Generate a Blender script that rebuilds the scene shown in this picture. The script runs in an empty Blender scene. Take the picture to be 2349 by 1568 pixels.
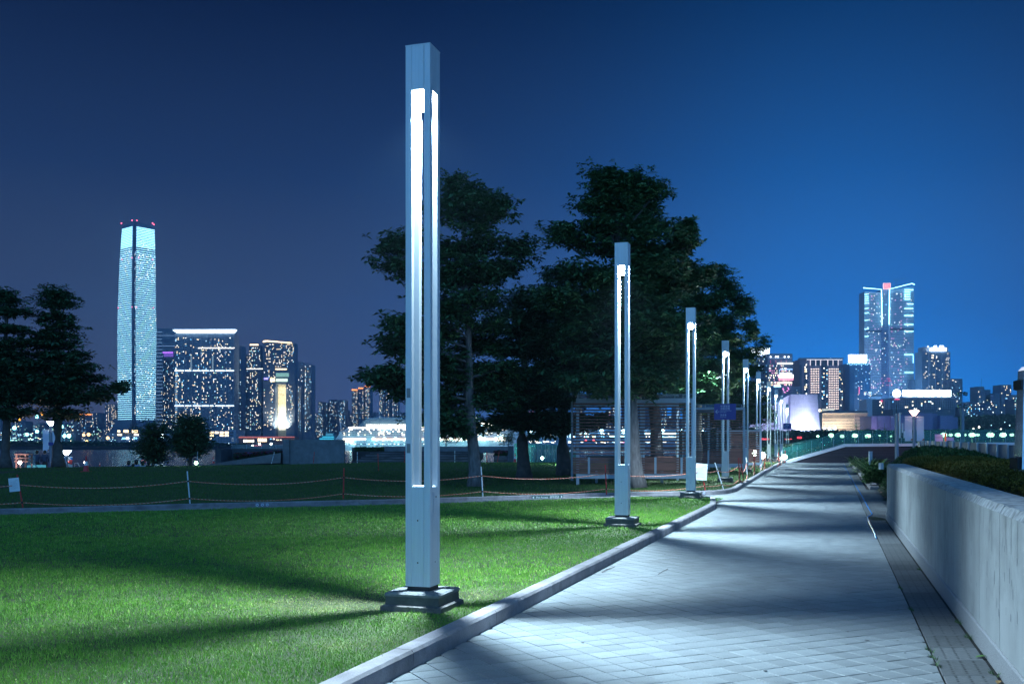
import bpy, bmesh, math, random
import numpy as np
from mathutils import Vector, Matrix

R = math.radians
sc = bpy.context.scene
COL = sc.collection

# ------------------------------------------------------------------ camera
CAMH = 1.6
F = 2300.0            # focal length in units of a 2349 px wide picture
CX, HY = 1174.5, 1015.0
cam = bpy.data.cameras.new('camera')
cam.sensor_width = 36.0
cam.lens = 36.0 * F / 2349.0
cam.shift_y = (HY - 784.0) / 2349.0
cam.clip_start = 0.1
cam.clip_end = 20000.0
camo = bpy.data.objects.new('camera', cam)
COL.objects.link(camo)
camo.location = (0, 0, CAMH)
camo.rotation_euler = (R(90), 0, 0)
sc.camera = camo

# ------------------------------------------------------------------ night sky
world = bpy.data.worlds.new('World')
sc.world = world
world.use_nodes = True
wn = world.node_tree.nodes
wl = world.node_tree.links
for n in list(wn):
    wn.remove(n)
def wmath(op, a, b=None):
    n = wn.new('ShaderNodeMath'); n.operation = op
    for i, v in enumerate((a, b)):
        if v is None: continue
        if isinstance(v, (int, float)): n.inputs[i].default_value = v
        else: wl.new(v, n.inputs[i])
    return n.outputs[0]
tc = wn.new('ShaderNodeTexCoord')
sp = wn.new('ShaderNodeSeparateXYZ'); wl.new(tc.outputs['Generated'], sp.inputs[0])
zz = wmath('MAXIMUM', sp.outputs['Z'], 0.0)
az = wmath('ARCTAN2', sp.outputs['X'], sp.outputs['Y'])
ramp = wn.new('ShaderNodeValToRGB')
wl.new(zz, ramp.inputs[0])
el = ramp.color_ramp.elements
el[0].position = 0.0; el[0].color = (0.095, 0.112, 0.215, 1)
el[1].position = 1.0; el[1].color = (0.005, 0.016, 0.06, 1)
for p, c in ((0.12, (0.056, 0.088, 0.185, 1)), (0.25, (0.015, 0.038, 0.120, 1)), (0.40, (0.0020, 0.0065, 0.036, 1)), (0.6, (0.003, 0.010, 0.045, 1))):
    e = el.new(p); e.color = c
def gauss(a0, s, zs):
    d = wmath('DIVIDE', wmath('SUBTRACT', az, a0), s)
    g = wmath('EXPONENT', wmath('MULTIPLY', wmath('MULTIPLY', d, d), -1.0))
    v = wmath('EXPONENT', wmath('MULTIPLY', zz, -1.0 / zs))
    return wmath('MULTIPLY', g, v)
def wmix(fac, a, col):
    m = wn.new('ShaderNodeMix'); m.data_type = 'RGBA'
    wl.new(fac, m.inputs[0]); wl.new(a, m.inputs[6]); m.inputs[7].default_value = col
    return m.outputs[2]
c1 = wmix(gauss(0.34, 0.35, 0.13), ramp.outputs[0], (0.0, 0.34, 1.25, 1))
c2 = wmix(wmath('MULTIPLY', gauss(0.31, 0.18, 0.11), 0.8), c1, (0.0, 0.62, 2.2, 1))
# the built-up side of the city lies behind the viewpoint: a broad even glow over that half of the sky, brightened as added fill light
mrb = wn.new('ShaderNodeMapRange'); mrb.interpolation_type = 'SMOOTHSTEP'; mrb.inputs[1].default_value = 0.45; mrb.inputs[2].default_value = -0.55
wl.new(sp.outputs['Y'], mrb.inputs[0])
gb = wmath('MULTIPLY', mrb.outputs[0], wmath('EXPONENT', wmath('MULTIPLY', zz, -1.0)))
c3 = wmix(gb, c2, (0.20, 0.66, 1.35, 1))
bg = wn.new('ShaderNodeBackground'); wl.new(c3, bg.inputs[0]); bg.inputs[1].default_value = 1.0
wo = wn.new('ShaderNodeOutputWorld'); wl.new(bg.outputs[0], wo.inputs[0])

sc.view_settings.view_transform = 'Standard'
sc.view_settings.look = 'None'
sc.view_settings.exposure = 0.0
sc.view_settings.gamma = 1.0
sc.view_settings.use_curve_mapping = False
sc.render.engine = 'CYCLES'
sc.cycles.use_denoising = True
sc.cycles.max_bounces = 6
sc.cycles.diffuse_bounces = 3
sc.cycles.glossy_bounces = 3
sc.cycles.transparent_max_bounces = 12
sc.cycles.sample_clamp_indirect = 4.0
sc.cycles.sample_clamp_direct = 0.0
sc.cycles.caustics_reflective = False
sc.cycles.caustics_refractive = False

HAZE = 0.00025
LAMP_W = 5000.0
LAMP_COL = (0.60, 0.86, 1.0)

# ------------------------------------------------------------------ helpers
random.seed(11)
def gz(Y):
    t = min(1.0, max(0.0, (Y - 20.0) / 45.0))
    return 0.30 * t * t * (3 - 2 * t)
def P(px, Y, py):
    return Vector(((px - CX) / F * Y, Y, CAMH - (py - HY) / F * Y))
def G(px, py, off=0.0):
    Y = 20.0
    for _ in range(30):
        Y = (CAMH - gz(Y) - off) * F / (py - HY)
    return Vector(((px - CX) / F * Y, Y, gz(Y) + off))
def U(px, Y): return (px - CX) / F * Y
def V(py, Y): return CAMH - (py - HY) / F * Y

ORD = ['first', 'second', 'third', 'fourth', 'fifth', 'sixth', 'seventh', 'eighth', 'ninth', 'tenth', 'eleventh', 'twelfth', 'thirteenth', 'fourteenth', 'fifteenth', 'sixteenth', 'seventeenth', 'eighteenth', 'nineteenth']
ORD += ['twentieth'] + ['twenty-' + o for o in ORD[:9]] + ['thirtieth'] + ['thirty-' + o for o in ORD[:9]] + ['fortieth'] + ['forty-' + o for o in ORD[:9]]
MATS = {}
def mat(name, col, rough=0.6, metal=0.0, var=0.0, scale=5.0, bump=0.0, bscale=None, stretch=None, spec=None, objrand=0.0, detail=4.0, attr=None, stain=0.0, sscale=2.0):
    if name in MATS: return MATS[name]
    m = bpy.data.materials.new(name); m.use_nodes = True
    nt = m.node_tree; b = nt.nodes['Principled BSDF']
    b.inputs['Roughness'].default_value = rough
    b.inputs['Metallic'].default_value = metal
    if spec is not None: b.inputs['Specular IOR Level'].default_value = spec
    b.inputs['Base Color'].default_value = (*col, 1)
    t = nt.nodes.new('ShaderNodeTexCoord'); src = t.outputs['Object']
    if stretch:
        mp = nt.nodes.new('ShaderNodeMapping'); mp.inputs['Scale'].default_value = stretch
        nt.links.new(src, mp.inputs[0]); src = mp.outputs[0]
    colsock = None
    if var > 0:
        no = nt.nodes.new('ShaderNodeTexNoise'); no.inputs['Scale'].default_value = scale; no.inputs['Detail'].default_value = detail
        nt.links.new(src, no.inputs['Vector'])
        mx = nt.nodes.new('ShaderNodeMix'); mx.data_type = 'RGBA'
        mr = nt.nodes.new('ShaderNodeMapRange'); mr.inputs[1].default_value = 0.3; mr.inputs[2].default_value = 0.7
        nt.links.new(no.outputs['Fac'], mr.inputs[0]); nt.links.new(mr.outputs[0], mx.inputs[0])
        mx.inputs[6].default_value = (*[c * (1 - var) for c in col], 1)
        mx.inputs[7].default_value = (*[min(1, c * (1 + var)) for c in col], 1)
        colsock = mx.outputs[2]
    if stain > 0:
        n3 = nt.nodes.new('ShaderNodeTexNoise'); n3.inputs['Scale'].default_value = sscale; n3.inputs['Detail'].default_value = 9; n3.inputs['Roughness'].default_value = .68
        nt.links.new(t.outputs['Object'], n3.inputs['Vector'])
        m3 = nt.nodes.new('ShaderNodeMapRange'); m3.inputs[1].default_value = .48; m3.inputs[2].default_value = .66; m3.inputs[3].default_value = 1; m3.inputs[4].default_value = 1 - stain
        nt.links.new(n3.outputs['Fac'], m3.inputs[0])
        x3 = nt.nodes.new('ShaderNodeMix'); x3.data_type = 'RGBA'; x3.blend_type = 'MULTIPLY'; x3.inputs[0].default_value = 1
        if colsock: nt.links.new(colsock, x3.inputs[6])
        else: x3.inputs[6].default_value = (*col, 1)
        nt.links.new(m3.outputs[0], x3.inputs[7]); colsock = x3.outputs[2]
    if objrand > 0 or attr:
        if attr:
            oi = nt.nodes.new('ShaderNodeAttribute'); oi.attribute_name = attr; rs = oi.outputs['Fac']
        else:
            oi = nt.nodes.new('ShaderNodeObjectInfo'); rs = oi.outputs['Random']
        mr2 = nt.nodes.new('ShaderNodeMapRange'); mr2.inputs[3].default_value = 1 - objrand; mr2.inputs[4].default_value = 1 + objrand
        nt.links.new(rs, mr2.inputs[0])
        mm = nt.nodes.new('ShaderNodeMix'); mm.data_type = 'RGBA'; mm.blend_type = 'MULTIPLY'; mm.inputs[0].default_value = 1
        if colsock: nt.links.new(colsock, mm.inputs[6])
        else: mm.inputs[6].default_value = (*col, 1)
        nt.links.new(mr2.outputs[0], mm.inputs[7]); colsock = mm.outputs[2]
    if colsock: nt.links.new(colsock, b.inputs['Base Color'])
    if bump > 0:
        n2 = nt.nodes.new('ShaderNodeTexNoise'); n2.inputs['Scale'].default_value = bscale or scale * 6; n2.inputs['Detail'].default_value = 3
        nt.links.new(src, n2.inputs['Vector'])
        bp = nt.nodes.new('ShaderNodeBump'); bp.inputs['Strength'].default_value = bump; bp.inputs['Distance'].default_value = 0.01
        nt.links.new(n2.outputs['Fac'], bp.inputs['Height']); nt.links.new(bp.outputs[0], b.inputs['Normal'])
    MATS[name] = m
    return m
def em(name, col, strength, sample=False):
    if name in MATS: return MATS[name]
    m = bpy.data.materials.new(name); m.use_nodes = True
    b = m.node_tree.nodes['Principled BSDF']
    b.inputs['Base Color'].default_value = (0.3, 0.3, 0.3, 1)
    b.inputs['Emission Color'].default_value = (*col, 1)
    b.inputs['Emission Strength'].default_value = strength
    if not sample: m.cycles.emission_sampling = 'NONE'
    MATS[name] = m
    return m

class MB:
    def __init__(s): s.v = []; s.f = []; s.m = []
    def add(s, vs, fs, m=0):
        o = len(s.v); s.v.extend(tuple(v) for v in vs)
        s.f.extend(tuple(i + o for i in f) for f in fs); s.m.extend([m] * len(fs))
        return s
    def box(s, c, d, m=0, M=None):
        x, y, z = d[0] / 2, d[1] / 2, d[2] / 2
        vs = [Vector((i * x, j * y, k * z)) for k in (-1, 1) for j in (-1, 1) for i in (-1, 1)]
        if M is not None: vs = [M @ v for v in vs]
        vs = [v + Vector(c) for v in vs]
        return s.add(vs, [(0, 2, 3, 1), (4, 5, 7, 6), (0, 1, 5, 4), (2, 6, 7, 3), (0, 4, 6, 2), (1, 3, 7, 5)], m)
    def bb(s, x0, x1, y0, y1, z0, z1, m=0):
        return s.box(((x0 + x1) / 2, (y0 + y1) / 2, (z0 + z1) / 2), (abs(x1 - x0), abs(y1 - y0), abs(z1 - z0)), m)
    def quad(s, a, b, c, d, m=0): return s.add([a, b, c, d], [(0, 1, 2, 3)], m)
    def prism(s, poly, z0, z1, m=0, caps=True):
        n = len(poly)
        vs = [(p[0], p[1], z0) for p in poly] + [(p[0], p[1], z1) for p in poly]
        fs = [(i, (i + 1) % n, n + (i + 1) % n, n + i) for i in range(n)]
        if caps: fs += [tuple(range(n - 1, -1, -1)), tuple(range(n, 2 * n))]
        return s.add(vs, fs, m)
    def loft(s, rings, m=0, caps=True):
        n = len(rings[0]); vs = [v for r in rings for v in r]; fs = []
        for k in range(len(rings) - 1):
            for i in range(n):
                fs.append((k * n + i, k * n + (i + 1) % n, (k + 1) * n + (i + 1) % n, (k + 1) * n + i))
        if caps:
            fs.append(tuple(range(n - 1, -1, -1))); o = (len(rings) - 1) * n; fs.append(tuple(range(o, o + n)))
        return s.add(vs, fs, m)
    def lathe(s, c, prof, n=12, m=0, caps=True):
        rings = [[(c[0] + r * math.cos(2 * math.pi * i / n), c[1] + r * math.sin(2 * math.pi * i / n), c[2] + z) for i in range(n)] for r, z in prof]
        return s.loft(rings, m, caps)
    def tube(s, pts, rad, n=6, m=0):
        pts = [Vector(p) for p in pts]; rings = []
        for i, p in enumerate(pts):
            d = (pts[min(i + 1, len(pts) - 1)] - pts[max(i - 1, 0)]).normalized()
            a = d.cross(Vector((0, 0, 1)))
            if a.length < 1e-3: a = d.cross(Vector((1, 0, 0)))
            a.normalize(); b = a.cross(d)
            r = rad[i] if isinstance(rad, (list, tuple)) else rad
            rings.append([p + (a * math.cos(2 * math.pi * k / n) + b * math.sin(2 * math.pi * k / n)) * r for k in range(n)])
        return s.loft(rings, m, True)
    def ball(s, c, r, m=0, n=10):
        prof = [(r * math.sin(math.pi * k / 6) + 1e-4, -r * math.cos(math.pi * k / 6)) for k in range(7)]
        return s.lathe(c, prof, n, m)
    def build(s, name, mats, parent=None, smooth=False, **props):
        me = bpy.data.meshes.new(name)
        off = Vector((0, 0, 0))
        if parent is not None: off = world_loc(parent)
        me.from_pydata([tuple(Vector(v) - off) for v in s.v], [], s.f)
        if not isinstance(mats, (list, tuple)): mats = [mats]
        for mm in mats: me.materials.append(mm)
        if len(mats) > 1: me.polygons.foreach_set('material_index', s.m)
        if smooth: me.polygons.foreach_set('use_smooth', [True] * len(me.polygons))
        me.update()
        o = bpy.data.objects.new(name, me); COL.objects.link(o)
        if parent is not None: o.parent = parent
        for k, v in props.items(): o[k] = v
        return o
def world_loc(o):
    l = Vector(o.location)
    if o.parent is not None: l = l + world_loc(o.parent)
    return l
def thing(name, label, cat, loc=(0, 0, 0), group=None, kind=None):
    o = bpy.data.objects.new(name, None); COL.objects.link(o)
    o.empty_display_size = 0.2
    o.location = loc; o['label'] = label; o['category'] = cat
    if group: o['group'] = group
    if kind: o['kind'] = kind
    return o
def tag(o, label, cat, group=None, kind=None):
    o['label'] = label; o['category'] = cat
    if group: o['group'] = group
    if kind: o['kind'] = kind
    return o
def copy_tree(o, parent=None):
    c = o.copy(); COL.objects.link(c); c.parent = parent
    for ch in list(o.children): copy_tree(ch, c)
    return c
def dup(o, loc, rz, label, group=None):
    c = copy_tree(o); c.location = loc; c.rotation_euler = (0, 0, rz); c['label'] = label
    if group: c['group'] = group
    return c
def point_light(name, loc, power, col, parent, radius=0.05, typ='POINT', spot=None, aim=None):
    l = bpy.data.lights.new(name, typ); l.energy = power; l.color = col; l.shadow_soft_size = radius
    if typ == 'SPOT': l.spot_size = spot; l.spot_blend = 0.6
    o = bpy.data.objects.new(name, l); COL.objects.link(o)
    if parent is not None: o.parent = parent; o.location = Vector(loc) - world_loc(parent)
    else: o.location = loc
    if aim is not None:
        o.rotation_euler = (Vector(aim) - Vector(loc)).to_track_quat('-Z', 'Y').to_euler()
    return o
def sheet(name, Ys, xl, xr, off, m, nx=2, zf=None, **props):
    vs, fs = [], []
    for Y in Ys:
        a, b = xl(Y), xr(Y)
        for i in range(nx):
            x = a + (b - a) * i / (nx - 1)
            vs.append((x, Y, (zf(x, Y) if zf else gz(Y)) + off))
    for k in range(len(Ys) - 1):
        for i in range(nx - 1):
            o = k * nx + i; fs.append((o, o + 1, o + nx + 1, o + nx))
    return MB().add(vs, fs).build(name, m, None, **props)
def interp(pts):
    ys = [p[1] for p in pts]; xs = [p[0] for p in pts]
    return lambda Y: float(np.interp(Y, ys, xs))
def nmesh(name, verts, faces_n, mats, parent=None, midx=None, attr=None, **props):
    """verts (n*k,3) array, all faces of k consecutive vertices"""
    me = bpy.data.meshes.new(name)
    nv = len(verts); k = faces_n; nf = nv // k
    if parent is not None: verts = verts - np.array(world_loc(parent))
    me.vertices.add(nv); me.vertices.foreach_set('co', verts.astype(np.float32).ravel())
    me.loops.add(nv); me.loops.foreach_set('vertex_index', np.arange(nv, dtype=np.int32))
    me.polygons.add(nf); me.polygons.foreach_set('loop_start', np.arange(0, nv, k, dtype=np.int32))
    if not isinstance(mats, (list, tuple)): mats = [mats]
    for mm in mats: me.materials.append(mm)
    if midx is not None: me.polygons.foreach_set('material_index', midx.astype(np.int32))
    if attr is not None:
        a = me.attributes.new('tone', 'FLOAT', 'POINT'); a.data.foreach_set('value', attr.astype(np.float32))
    me.update(calc_edges=True)
    o = bpy.data.objects.new(name, me); COL.objects.link(o)
    if parent is not None: o.parent = parent
    for kk, v in props.items(): o[kk] = v
    return o
# ------------------------------------------------------------------ materials
M_conc = mat('kerb_concrete', (0.30, 0.27, 0.29), 0.85, var=0.28, scale=7, bump=0.45, bscale=60, stain=.45, sscale=3.5, objrand=.08)
M_tile = mat('paver', (0.225, 0.24, 0.255), 0.55, var=0.14, scale=60, bump=0.25, bscale=140, objrand=0.13, stain=.22, sscale=1.1)
M_tile_s = mat('paver_far', (0.225, 0.24, 0.255), 0.55, var=0.14, scale=60, bump=0.25, bscale=140, objrand=0.13, attr='tone', stain=.22, sscale=1.1)
M_bed = mat('joint_bed', (0.012, 0.012, 0.014), 0.95)
M_slab = mat('drain_slab_concrete', (0.12, 0.125, 0.135), 0.8, var=0.15, scale=25, bump=0.2, bscale=120, objrand=0.22)
M_dark = mat('dark_hole', (0.01, 0.01, 0.012), 0.9)
M_wall = mat('fair_faced_concrete', (0.34, 0.35, 0.36), 0.75, var=0.13, scale=1.6, bump=0.15, bscale=20, stretch=(1.6, 1.6, 0.5), objrand=0.07, detail=8, stain=.28, sscale=1.3)
M_walltop = mat('rough_concrete_edge', (0.30, 0.31, 0.33), 0.85, var=0.45, scale=16, bump=0.9, bscale=22)
M_granite = mat('speckled_granite', (0.30, 0.30, 0.32), 0.6, var=0.45, scale=160, detail=2)
M_soil = mat('soil', (0.025, 0.02, 0.015), 0.95, var=0.3, scale=8)
M_lawnbase = mat('lawn_ground', (0.050, 0.060, 0.025), 0.95, var=0.6, scale=2.2, bump=0.5, bscale=60)
M_alu = mat('brushed_aluminium', (0.66, 0.69, 0.73), 0.46, 0.35, var=0.05, scale=3, stretch=(20, 20, 0.6))
M_alu_in = mat('aluminium_inner', (0.70, 0.75, 0.80), 0.30, 0.8)
M_plinth = mat('plinth_stone', (0.075, 0.080, 0.080), 0.7, var=0.25, scale=14, bump=0.25, bscale=90)
M_plinth2 = mat('plinth_mortar', (0.13, 0.115, 0.11), 0.9, var=0.4, scale=20, bump=0.6, bscale=50)
M_black = mat('black_plastic', (0.015, 0.015, 0.018), 0.5)
M_screw = mat('dark_screw', (0.03, 0.03, 0.03), 0.4, 0.6)
M_lampglow = em('lamp_lens', (0.75, 0.92, 1.0), 90.0)
M_steel = mat('galvanised_steel', (0.42, 0.48, 0.56), 0.5, 0.2, var=0.1, scale=3)
M_wood = mat('brown_composite_board', (0.24, 0.105, 0.085), 0.65, var=0.25, scale=5, stretch=(0.4, 4, 12), objrand=0.18)
M_white = mat('white_paint', (0.75, 0.77, 0.80), 0.5)
M_red = mat('red_paint', (0.55, 0.03, 0.03), 0.45)
M_paper = mat('laminated_paper', (0.75, 0.78, 0.82), 0.35)
M_sign = mat('blue_sign', (0.035, 0.045, 0.28), 0.5)
M_signtxt = mat('sign_letters', (0.55, 0.65, 0.85), 0.5)
M_darkconc = mat('dark_concrete', (0.15, 0.17, 0.20), 0.8, var=0.2, scale=3, bump=0.2)

# ------------------------------------------------------------------ layout lines (traced on the ground)
pA, pB = G(880, 1568), G(1643, 1166)                 # outer foot of the near kerb
mK = (pB.x - pA.x) / (pB.y - pA.y); cK = pA.x - mK * pA.y
wA, wB = G(2308, 1568), G(2032, 1190)                # foot of the retaining wall
mW = (wB.x - wA.x) / (wB.y - wA.y); cW = wA.x - mW * wA.y
WALL_END = wB.y
sA, sB = G(2168.8, 1568), G(2025.6, 1261.7)          # left edge of the drain strip
mS = (sB.x - sA.x) / (sB.y - sA.y); cS = sA.x - mS * sA.y
kerbX = lambda Y: mK * Y + cK
wallX = lambda Y: mW * Y + cW
stripX = lambda Y: mS * Y + cS
rear = [G(-400, 1191), G(0, 1180), G(487, 1166), G(931, 1155.3), G(1290, 1143.5), G(1471, 1138), G(1618, 1135), G(1647, 1134), G(1671, 1131.5),
        G(1690, 1127), G(1706, 1116.5), G(1730, 1102.5), G(1754, 1087), G(1778, 1073), G(1795, 1063), G(1806, 1059.5)]
FAR_Y = G(1850, 1060.5).y
rearB = rear[:6]; 
LAWN = 0.10
# ------------------------------------------------------------------ ground, water, far land
M_water = mat('harbour_water', (0.006, 0.018, 0.035), 0.22, spec=0.45, bump=0.0)
nt = M_water.node_tree
tx = nt.nodes.new('ShaderNodeTexCoord'); mp = nt.nodes.new('ShaderNodeMapping'); mp.inputs['Scale'].default_value = (0.12, 0.5, 1)
nz = nt.nodes.new('ShaderNodeTexNoise'); nz.inputs['Scale'].default_value = 1.0; nz.inputs['Detail'].default_value = 4
bp = nt.nodes.new('ShaderNodeBump'); bp.inputs['Strength'].default_value = 0.8; bp.inputs['Distance'].default_value = 1.2
nt.links.new(tx.outputs['Object'], mp.inputs[0]); nt.links.new(mp.outputs[0], nz.inputs['Vector'])
nt.links.new(nz.outputs['Fac'], bp.inputs['Height']); nt.links.new(bp.outputs[0], nt.nodes['Principled BSDF'].inputs['Normal'])
SEA = -6.0
MB().quad((-3300, -300, SEA), (3300, -300, SEA), (3300, 3200, SEA), (-3300, 3200, SEA)).build('harbour_water', M_water, None, kind='structure')
M_far = mat('far_land', (0.02, 0.025, 0.03), 0.95, var=0.3, scale=0.02)
MB().bb(-3290, -320, 1090, 3190, SEA - .5, -2.5).bb(60, 3290, 1200, 3190, SEA - .5, -2.5).bb(-319.9, 59.9, 1350, 3190, SEA - .5, -2.6).build('far_shore', M_far, None, kind='structure')
M_ground = mat('promenade_paving', (0.12, 0.125, 0.13), 0.85, var=0.2, scale=1.0)
# the land this park stands on: one raised body with the promenade terrace in front of it
MB().bb(-90, 8, -12, 86, -8, -3.0).bb(8.01, 130, -12, 140, -8, -3.0).build('promenade_ground', M_ground, None, kind='structure')

lawnL = lambda Y: -60.0
# rear lawn right-hand edge follows the kerb
rx = interp([(p.x, p.y) for p in rear[6:]])
rearY = interp([(p.y, p.x) for p in rear[:7]])      # Y of the kerb at a given X
def farY(x):   # far edge of the rear lawn
    return float(np.interp(x, [-60, -26, -14, -8, 4, 60], [50.5, 50.5, 55.5, 61.5, 62.0, 62.0]))
vs, fs = [], []
NX, NY = 90, 26
xs = np.concatenate([np.linspace(-60, -12, 20), np.linspace(-11.5, 26, NX - 20)])
for x in xs:
    y0 = rearY(x) if x < rear[6].x else float(np.interp(x, [p.x for p in rear[6:]], [p.y for p in rear[6:]]))
    y1 = max(farY(x), y0 + 0.01)
    for j in range(NY):
        y = y0 + (y1 - y0) * j / (NY - 1)
        vs.append((x, y, gz(y) + LAWN))
for i in range(NX - 1):
    for j in range(NY - 1):
        o = i * NY + j; fs.append((o, o + NY, o + NY + 1, o + 1))
# skirt at the far edge
for i in range(NX):
    o = i * NY + NY - 1; vs.append((vs[o][0], vs[o][1] + 1.2, -3.2))
for i in range(NX - 1):
    fs.append((i * NY + NY - 1, (i + 1) * NY + NY - 1, NX * NY + i + 1, NX * NY + i))
MB().add(vs, fs).build('rear_lawn', M_lawnbase, None, kind='structure')
# near lawn
nearRear = [(p.x * 0.935, p.y * 0.935) for p in rear[:6]] + [(G(1600, 1150).x, G(1600, 1150).y)]
nry = interp([(q[1], q[0]) for q in nearRear])
vs, fs = [], []
xs2 = np.concatenate([np.linspace(-14, kerbX(3) - 0.01, 20), np.linspace(kerbX(3), nearRear[-1][0] + 0.25, 40)])
for x in xs2:
    y0 = 2.0 if x <= kerbX(3) - 0.005 else (x + 0.10 - cK) / mK
    y0 = max(y0, 2.0); y1 = max(nry(x), y0 + 0.005)
    for j in range(14):
        y = y0 + (y1 - y0) * j / 13
        vs.append((x, y, gz(y) + LAWN))
for i in range(len(xs2) - 1):
    for j in range(13):
        o = i * 14 + j; fs.append((o, o + 14, o + 15, o + 1))
for i in range(len(xs2)):
    o = i * 14 + 13; vs.append((vs[o][0], vs[o][1] + 0.01, gz(vs[o][1]) - 0.05))
n0 = len(xs2) * 14
for i in range(len(xs2) - 1):
    fs.append((i * 14 + 13, (i + 1) * 14 + 13, n0 + i + 1, n0 + i))
MB().add(vs, fs).build('near_lawn', M_lawnbase, None, kind='structure')

# ------------------------------------------------------------------ path: bed, pavers, drain slabs
path = thing('path', 'wide path of square grey pavers laid diagonally, lit in bands by the lamps', 'path', (0, 0, 0), kind='structure')
Ys = list(np.linspace(1.0, 100, 60))
bed = sheet('joint_bed', Ys, lambda Y: -16 if Y < 36 else kerbX(36) - 2, lambda Y: wallX(Y) + (0.05 if Y < WALL_END else 3.0), -0.012, M_bed)
bed.parent = path
# the land under everything (reaches the promenade)
ub = MB()
gy = list(np.linspace(-12, 110, 40))
for a, b in zip(gy[:-1], gy[1:]):
    ub.quad((-14.5 if a < 28 else -14.5, a, gz(a) - 0.06), (95, a, gz(a) - 0.06), (95, b, gz(b) - 0.06), (-14.5, b, gz(b) - 0.06))
ub2 = MB()
for a, b in zip(gy[:-1], gy[1:]):
    if b <= 64.5:
        ub2.quad((-14.5, a, gz(a) - 0.06), (95, a, gz(a) - 0.06), (95, b, gz(b) - 0.06), (-14.5, b, gz(b) - 0.06))
    else:
        ub2.quad((8.0, a, gz(a) - 0.06), (95, a, gz(a) - 0.06), (95, b, gz(b) - 0.06), (8.0, b, gz(b) - 0.06))
ub2.build('ground', M_ground, None, kind='structure')

TS = 0.203; GAP = 0.008
ang = R(26.3)
ta = Vector((math.cos(ang), math.sin(ang))); tb = Vector((math.sin(ang), -math.cos(ang)))
T0 = G(1437.7, 1424.7)
def clip(poly, f):
    out = []
    for i in range(len(poly)):
        a, b = poly[i], poly[(i + 1) % len(poly)]
        fa, fb = f(a), f(b)
        if fa >= 0: out.append(a)
        if (fa >= 0) != (fb >= 0):
            t = fa / (fa - fb); out.append((a[0] + (b[0] - a[0]) * t, a[1] + (b[1] - a[1]) * t))
    return out
paver_me = None
def paver_geo(poly, z0, tilt=(0, 0, 0)):
    """top inset polygon + chamfer + side"""
    n = len(poly); cx = sum(p[0] for p in poly) / n; cy = sum(p[1] for p in poly) / n
    def ins(d):
        out = []
        for p in poly:
            dx, dy = p[0] - cx, p[1] - cy; L = math.hypot(dx, dy) or 1
            out.append((p[0] - dx / L * d, p[1] - dy / L * d))
        return out
    a = [(p[0], p[1], z0 - 0.011) for p in poly]; b = [(p[0], p[1], z0 - 0.003) for p in poly]
    c = [(p[0], p[1], z0 + tilt[0] + tilt[1] * (p[0] - cx) + tilt[2] * (p[1] - cy)) for p in ins(0.0045)]
    return [a, b, c]
cand = []
for i in range(-60, 560):
    for j in range(-420, 160):
        cx_ = T0.x + ta.x * TS * (i + .5) + tb.x * TS * (j + .5); cy_ = T0.y + ta.y * TS * (i + .5) + tb.y * TS * (j + .5)
        if cy_ < 5.2 or cy_ > FAR_Y - 0.1: continue
        if cy_ < rear[6].y - 0.6:
            left = kerbX(cy_) - 0.10
            if cy_ > nearRear[-1][1] - 0.9: left = cx_ if cx_ > -2 and cy_ > nry(min(cx_, nearRear[-1][0])) - 0.2 and cy_ < rearY(cx_) + 0.25 else left
        else: left = rx(cy_) - 0.15
        right = stripX(cy_)
        if cx_ < left or cx_ > right + TS * 0.75: continue
        cand.append((cy_, cx_))
# side path between the two lawns
cand.sort()
npav = 0; far_rings = []
g = (TS - GAP) / 2
sq = [(-g, -g), (g, -g), (g, g), (-g, g)]
loc_poly = [(ta.x * p[0] - tb.x * p[1] * -1, ta.y * p[0] + tb.y * p[1]) for p in sq]
loc_poly = [(ta.x * p[0] + tb.x * p[1], ta.y * p[0] + tb.y * p[1]) for p in sq][::-1]
mb = MB(); r3 = paver_geo(loc_poly, 0.0); mb.loft(r3, 0, False); mb.add(r3[2], [(0, 1, 2, 3)])
pav_shared = None
rnd = random.Random(5)
tone = []; fv = []; ff = []
for cy_, cx_ in cand:
    inframe = cy_ > 6.2
    full = cx_ + TS * 0.75 < stripX(cy_)
    poly = loc_poly
    if not full:
        f = lambda p: (stripX(cy_ + p[1]) - 0.004) - (cx_ + p[0])
        poly = clip(loc_poly, f)
        if len(poly) < 3: continue
        ar = abs(sum(poly[k][0] * poly[(k + 1) % len(poly)][1] - poly[(k + 1) % len(poly)][0] * poly[k][1] for k in range(len(poly)))) / 2
        if ar < 0.0015: continue
    dz = rnd.uniform(-0.0012, 0.0012)
    if inframe and npav < 300:
        if full and pav_shared is not None:
            o = bpy.data.objects.new('paver', pav_shared); COL.objects.link(o); o.parent = path
        else:
            m1 = MB(); rr = paver_geo(poly, 0.0); m1.loft(rr, 0, False); m1.add(rr[2], [tuple(range(len(poly)))])
            o = m1.build('paver', M_tile, path)
            if full: pav_shared = o.data
        o.location = (cx_, cy_, gz(cy_) + dz); o.rotation_euler = (rnd.uniform(-.006, .006), rnd.uniform(-.006, .006), 0)
        npav += 1
    else:
        rr = paver_geo([(p[0] + cx_, p[1] + cy_) for p in poly], gz(cy_) + dz, (0, rnd.uniform(-.005, .005), rnd.uniform(-.005, .005)))
        n = len(poly); o = len(fv)
        if cy_ < 30:
            for ring in rr[1:]: fv.extend(ring)
            for k in range(n): ff.append((o + k, o + (k + 1) % n, o + n + (k + 1) % n, o + n + k))
            ff.append(tuple(range(o + n, o + 2 * n))); tone.extend([rnd.random()] * 0 or [0] * 0)
            t = rnd.random(); tone.extend([t] * (2 * n))
        else:
            fv.extend(rr[2]); ff.append(tuple(range(o, o + n))); tone.extend([rnd.random()] * n)
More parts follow.
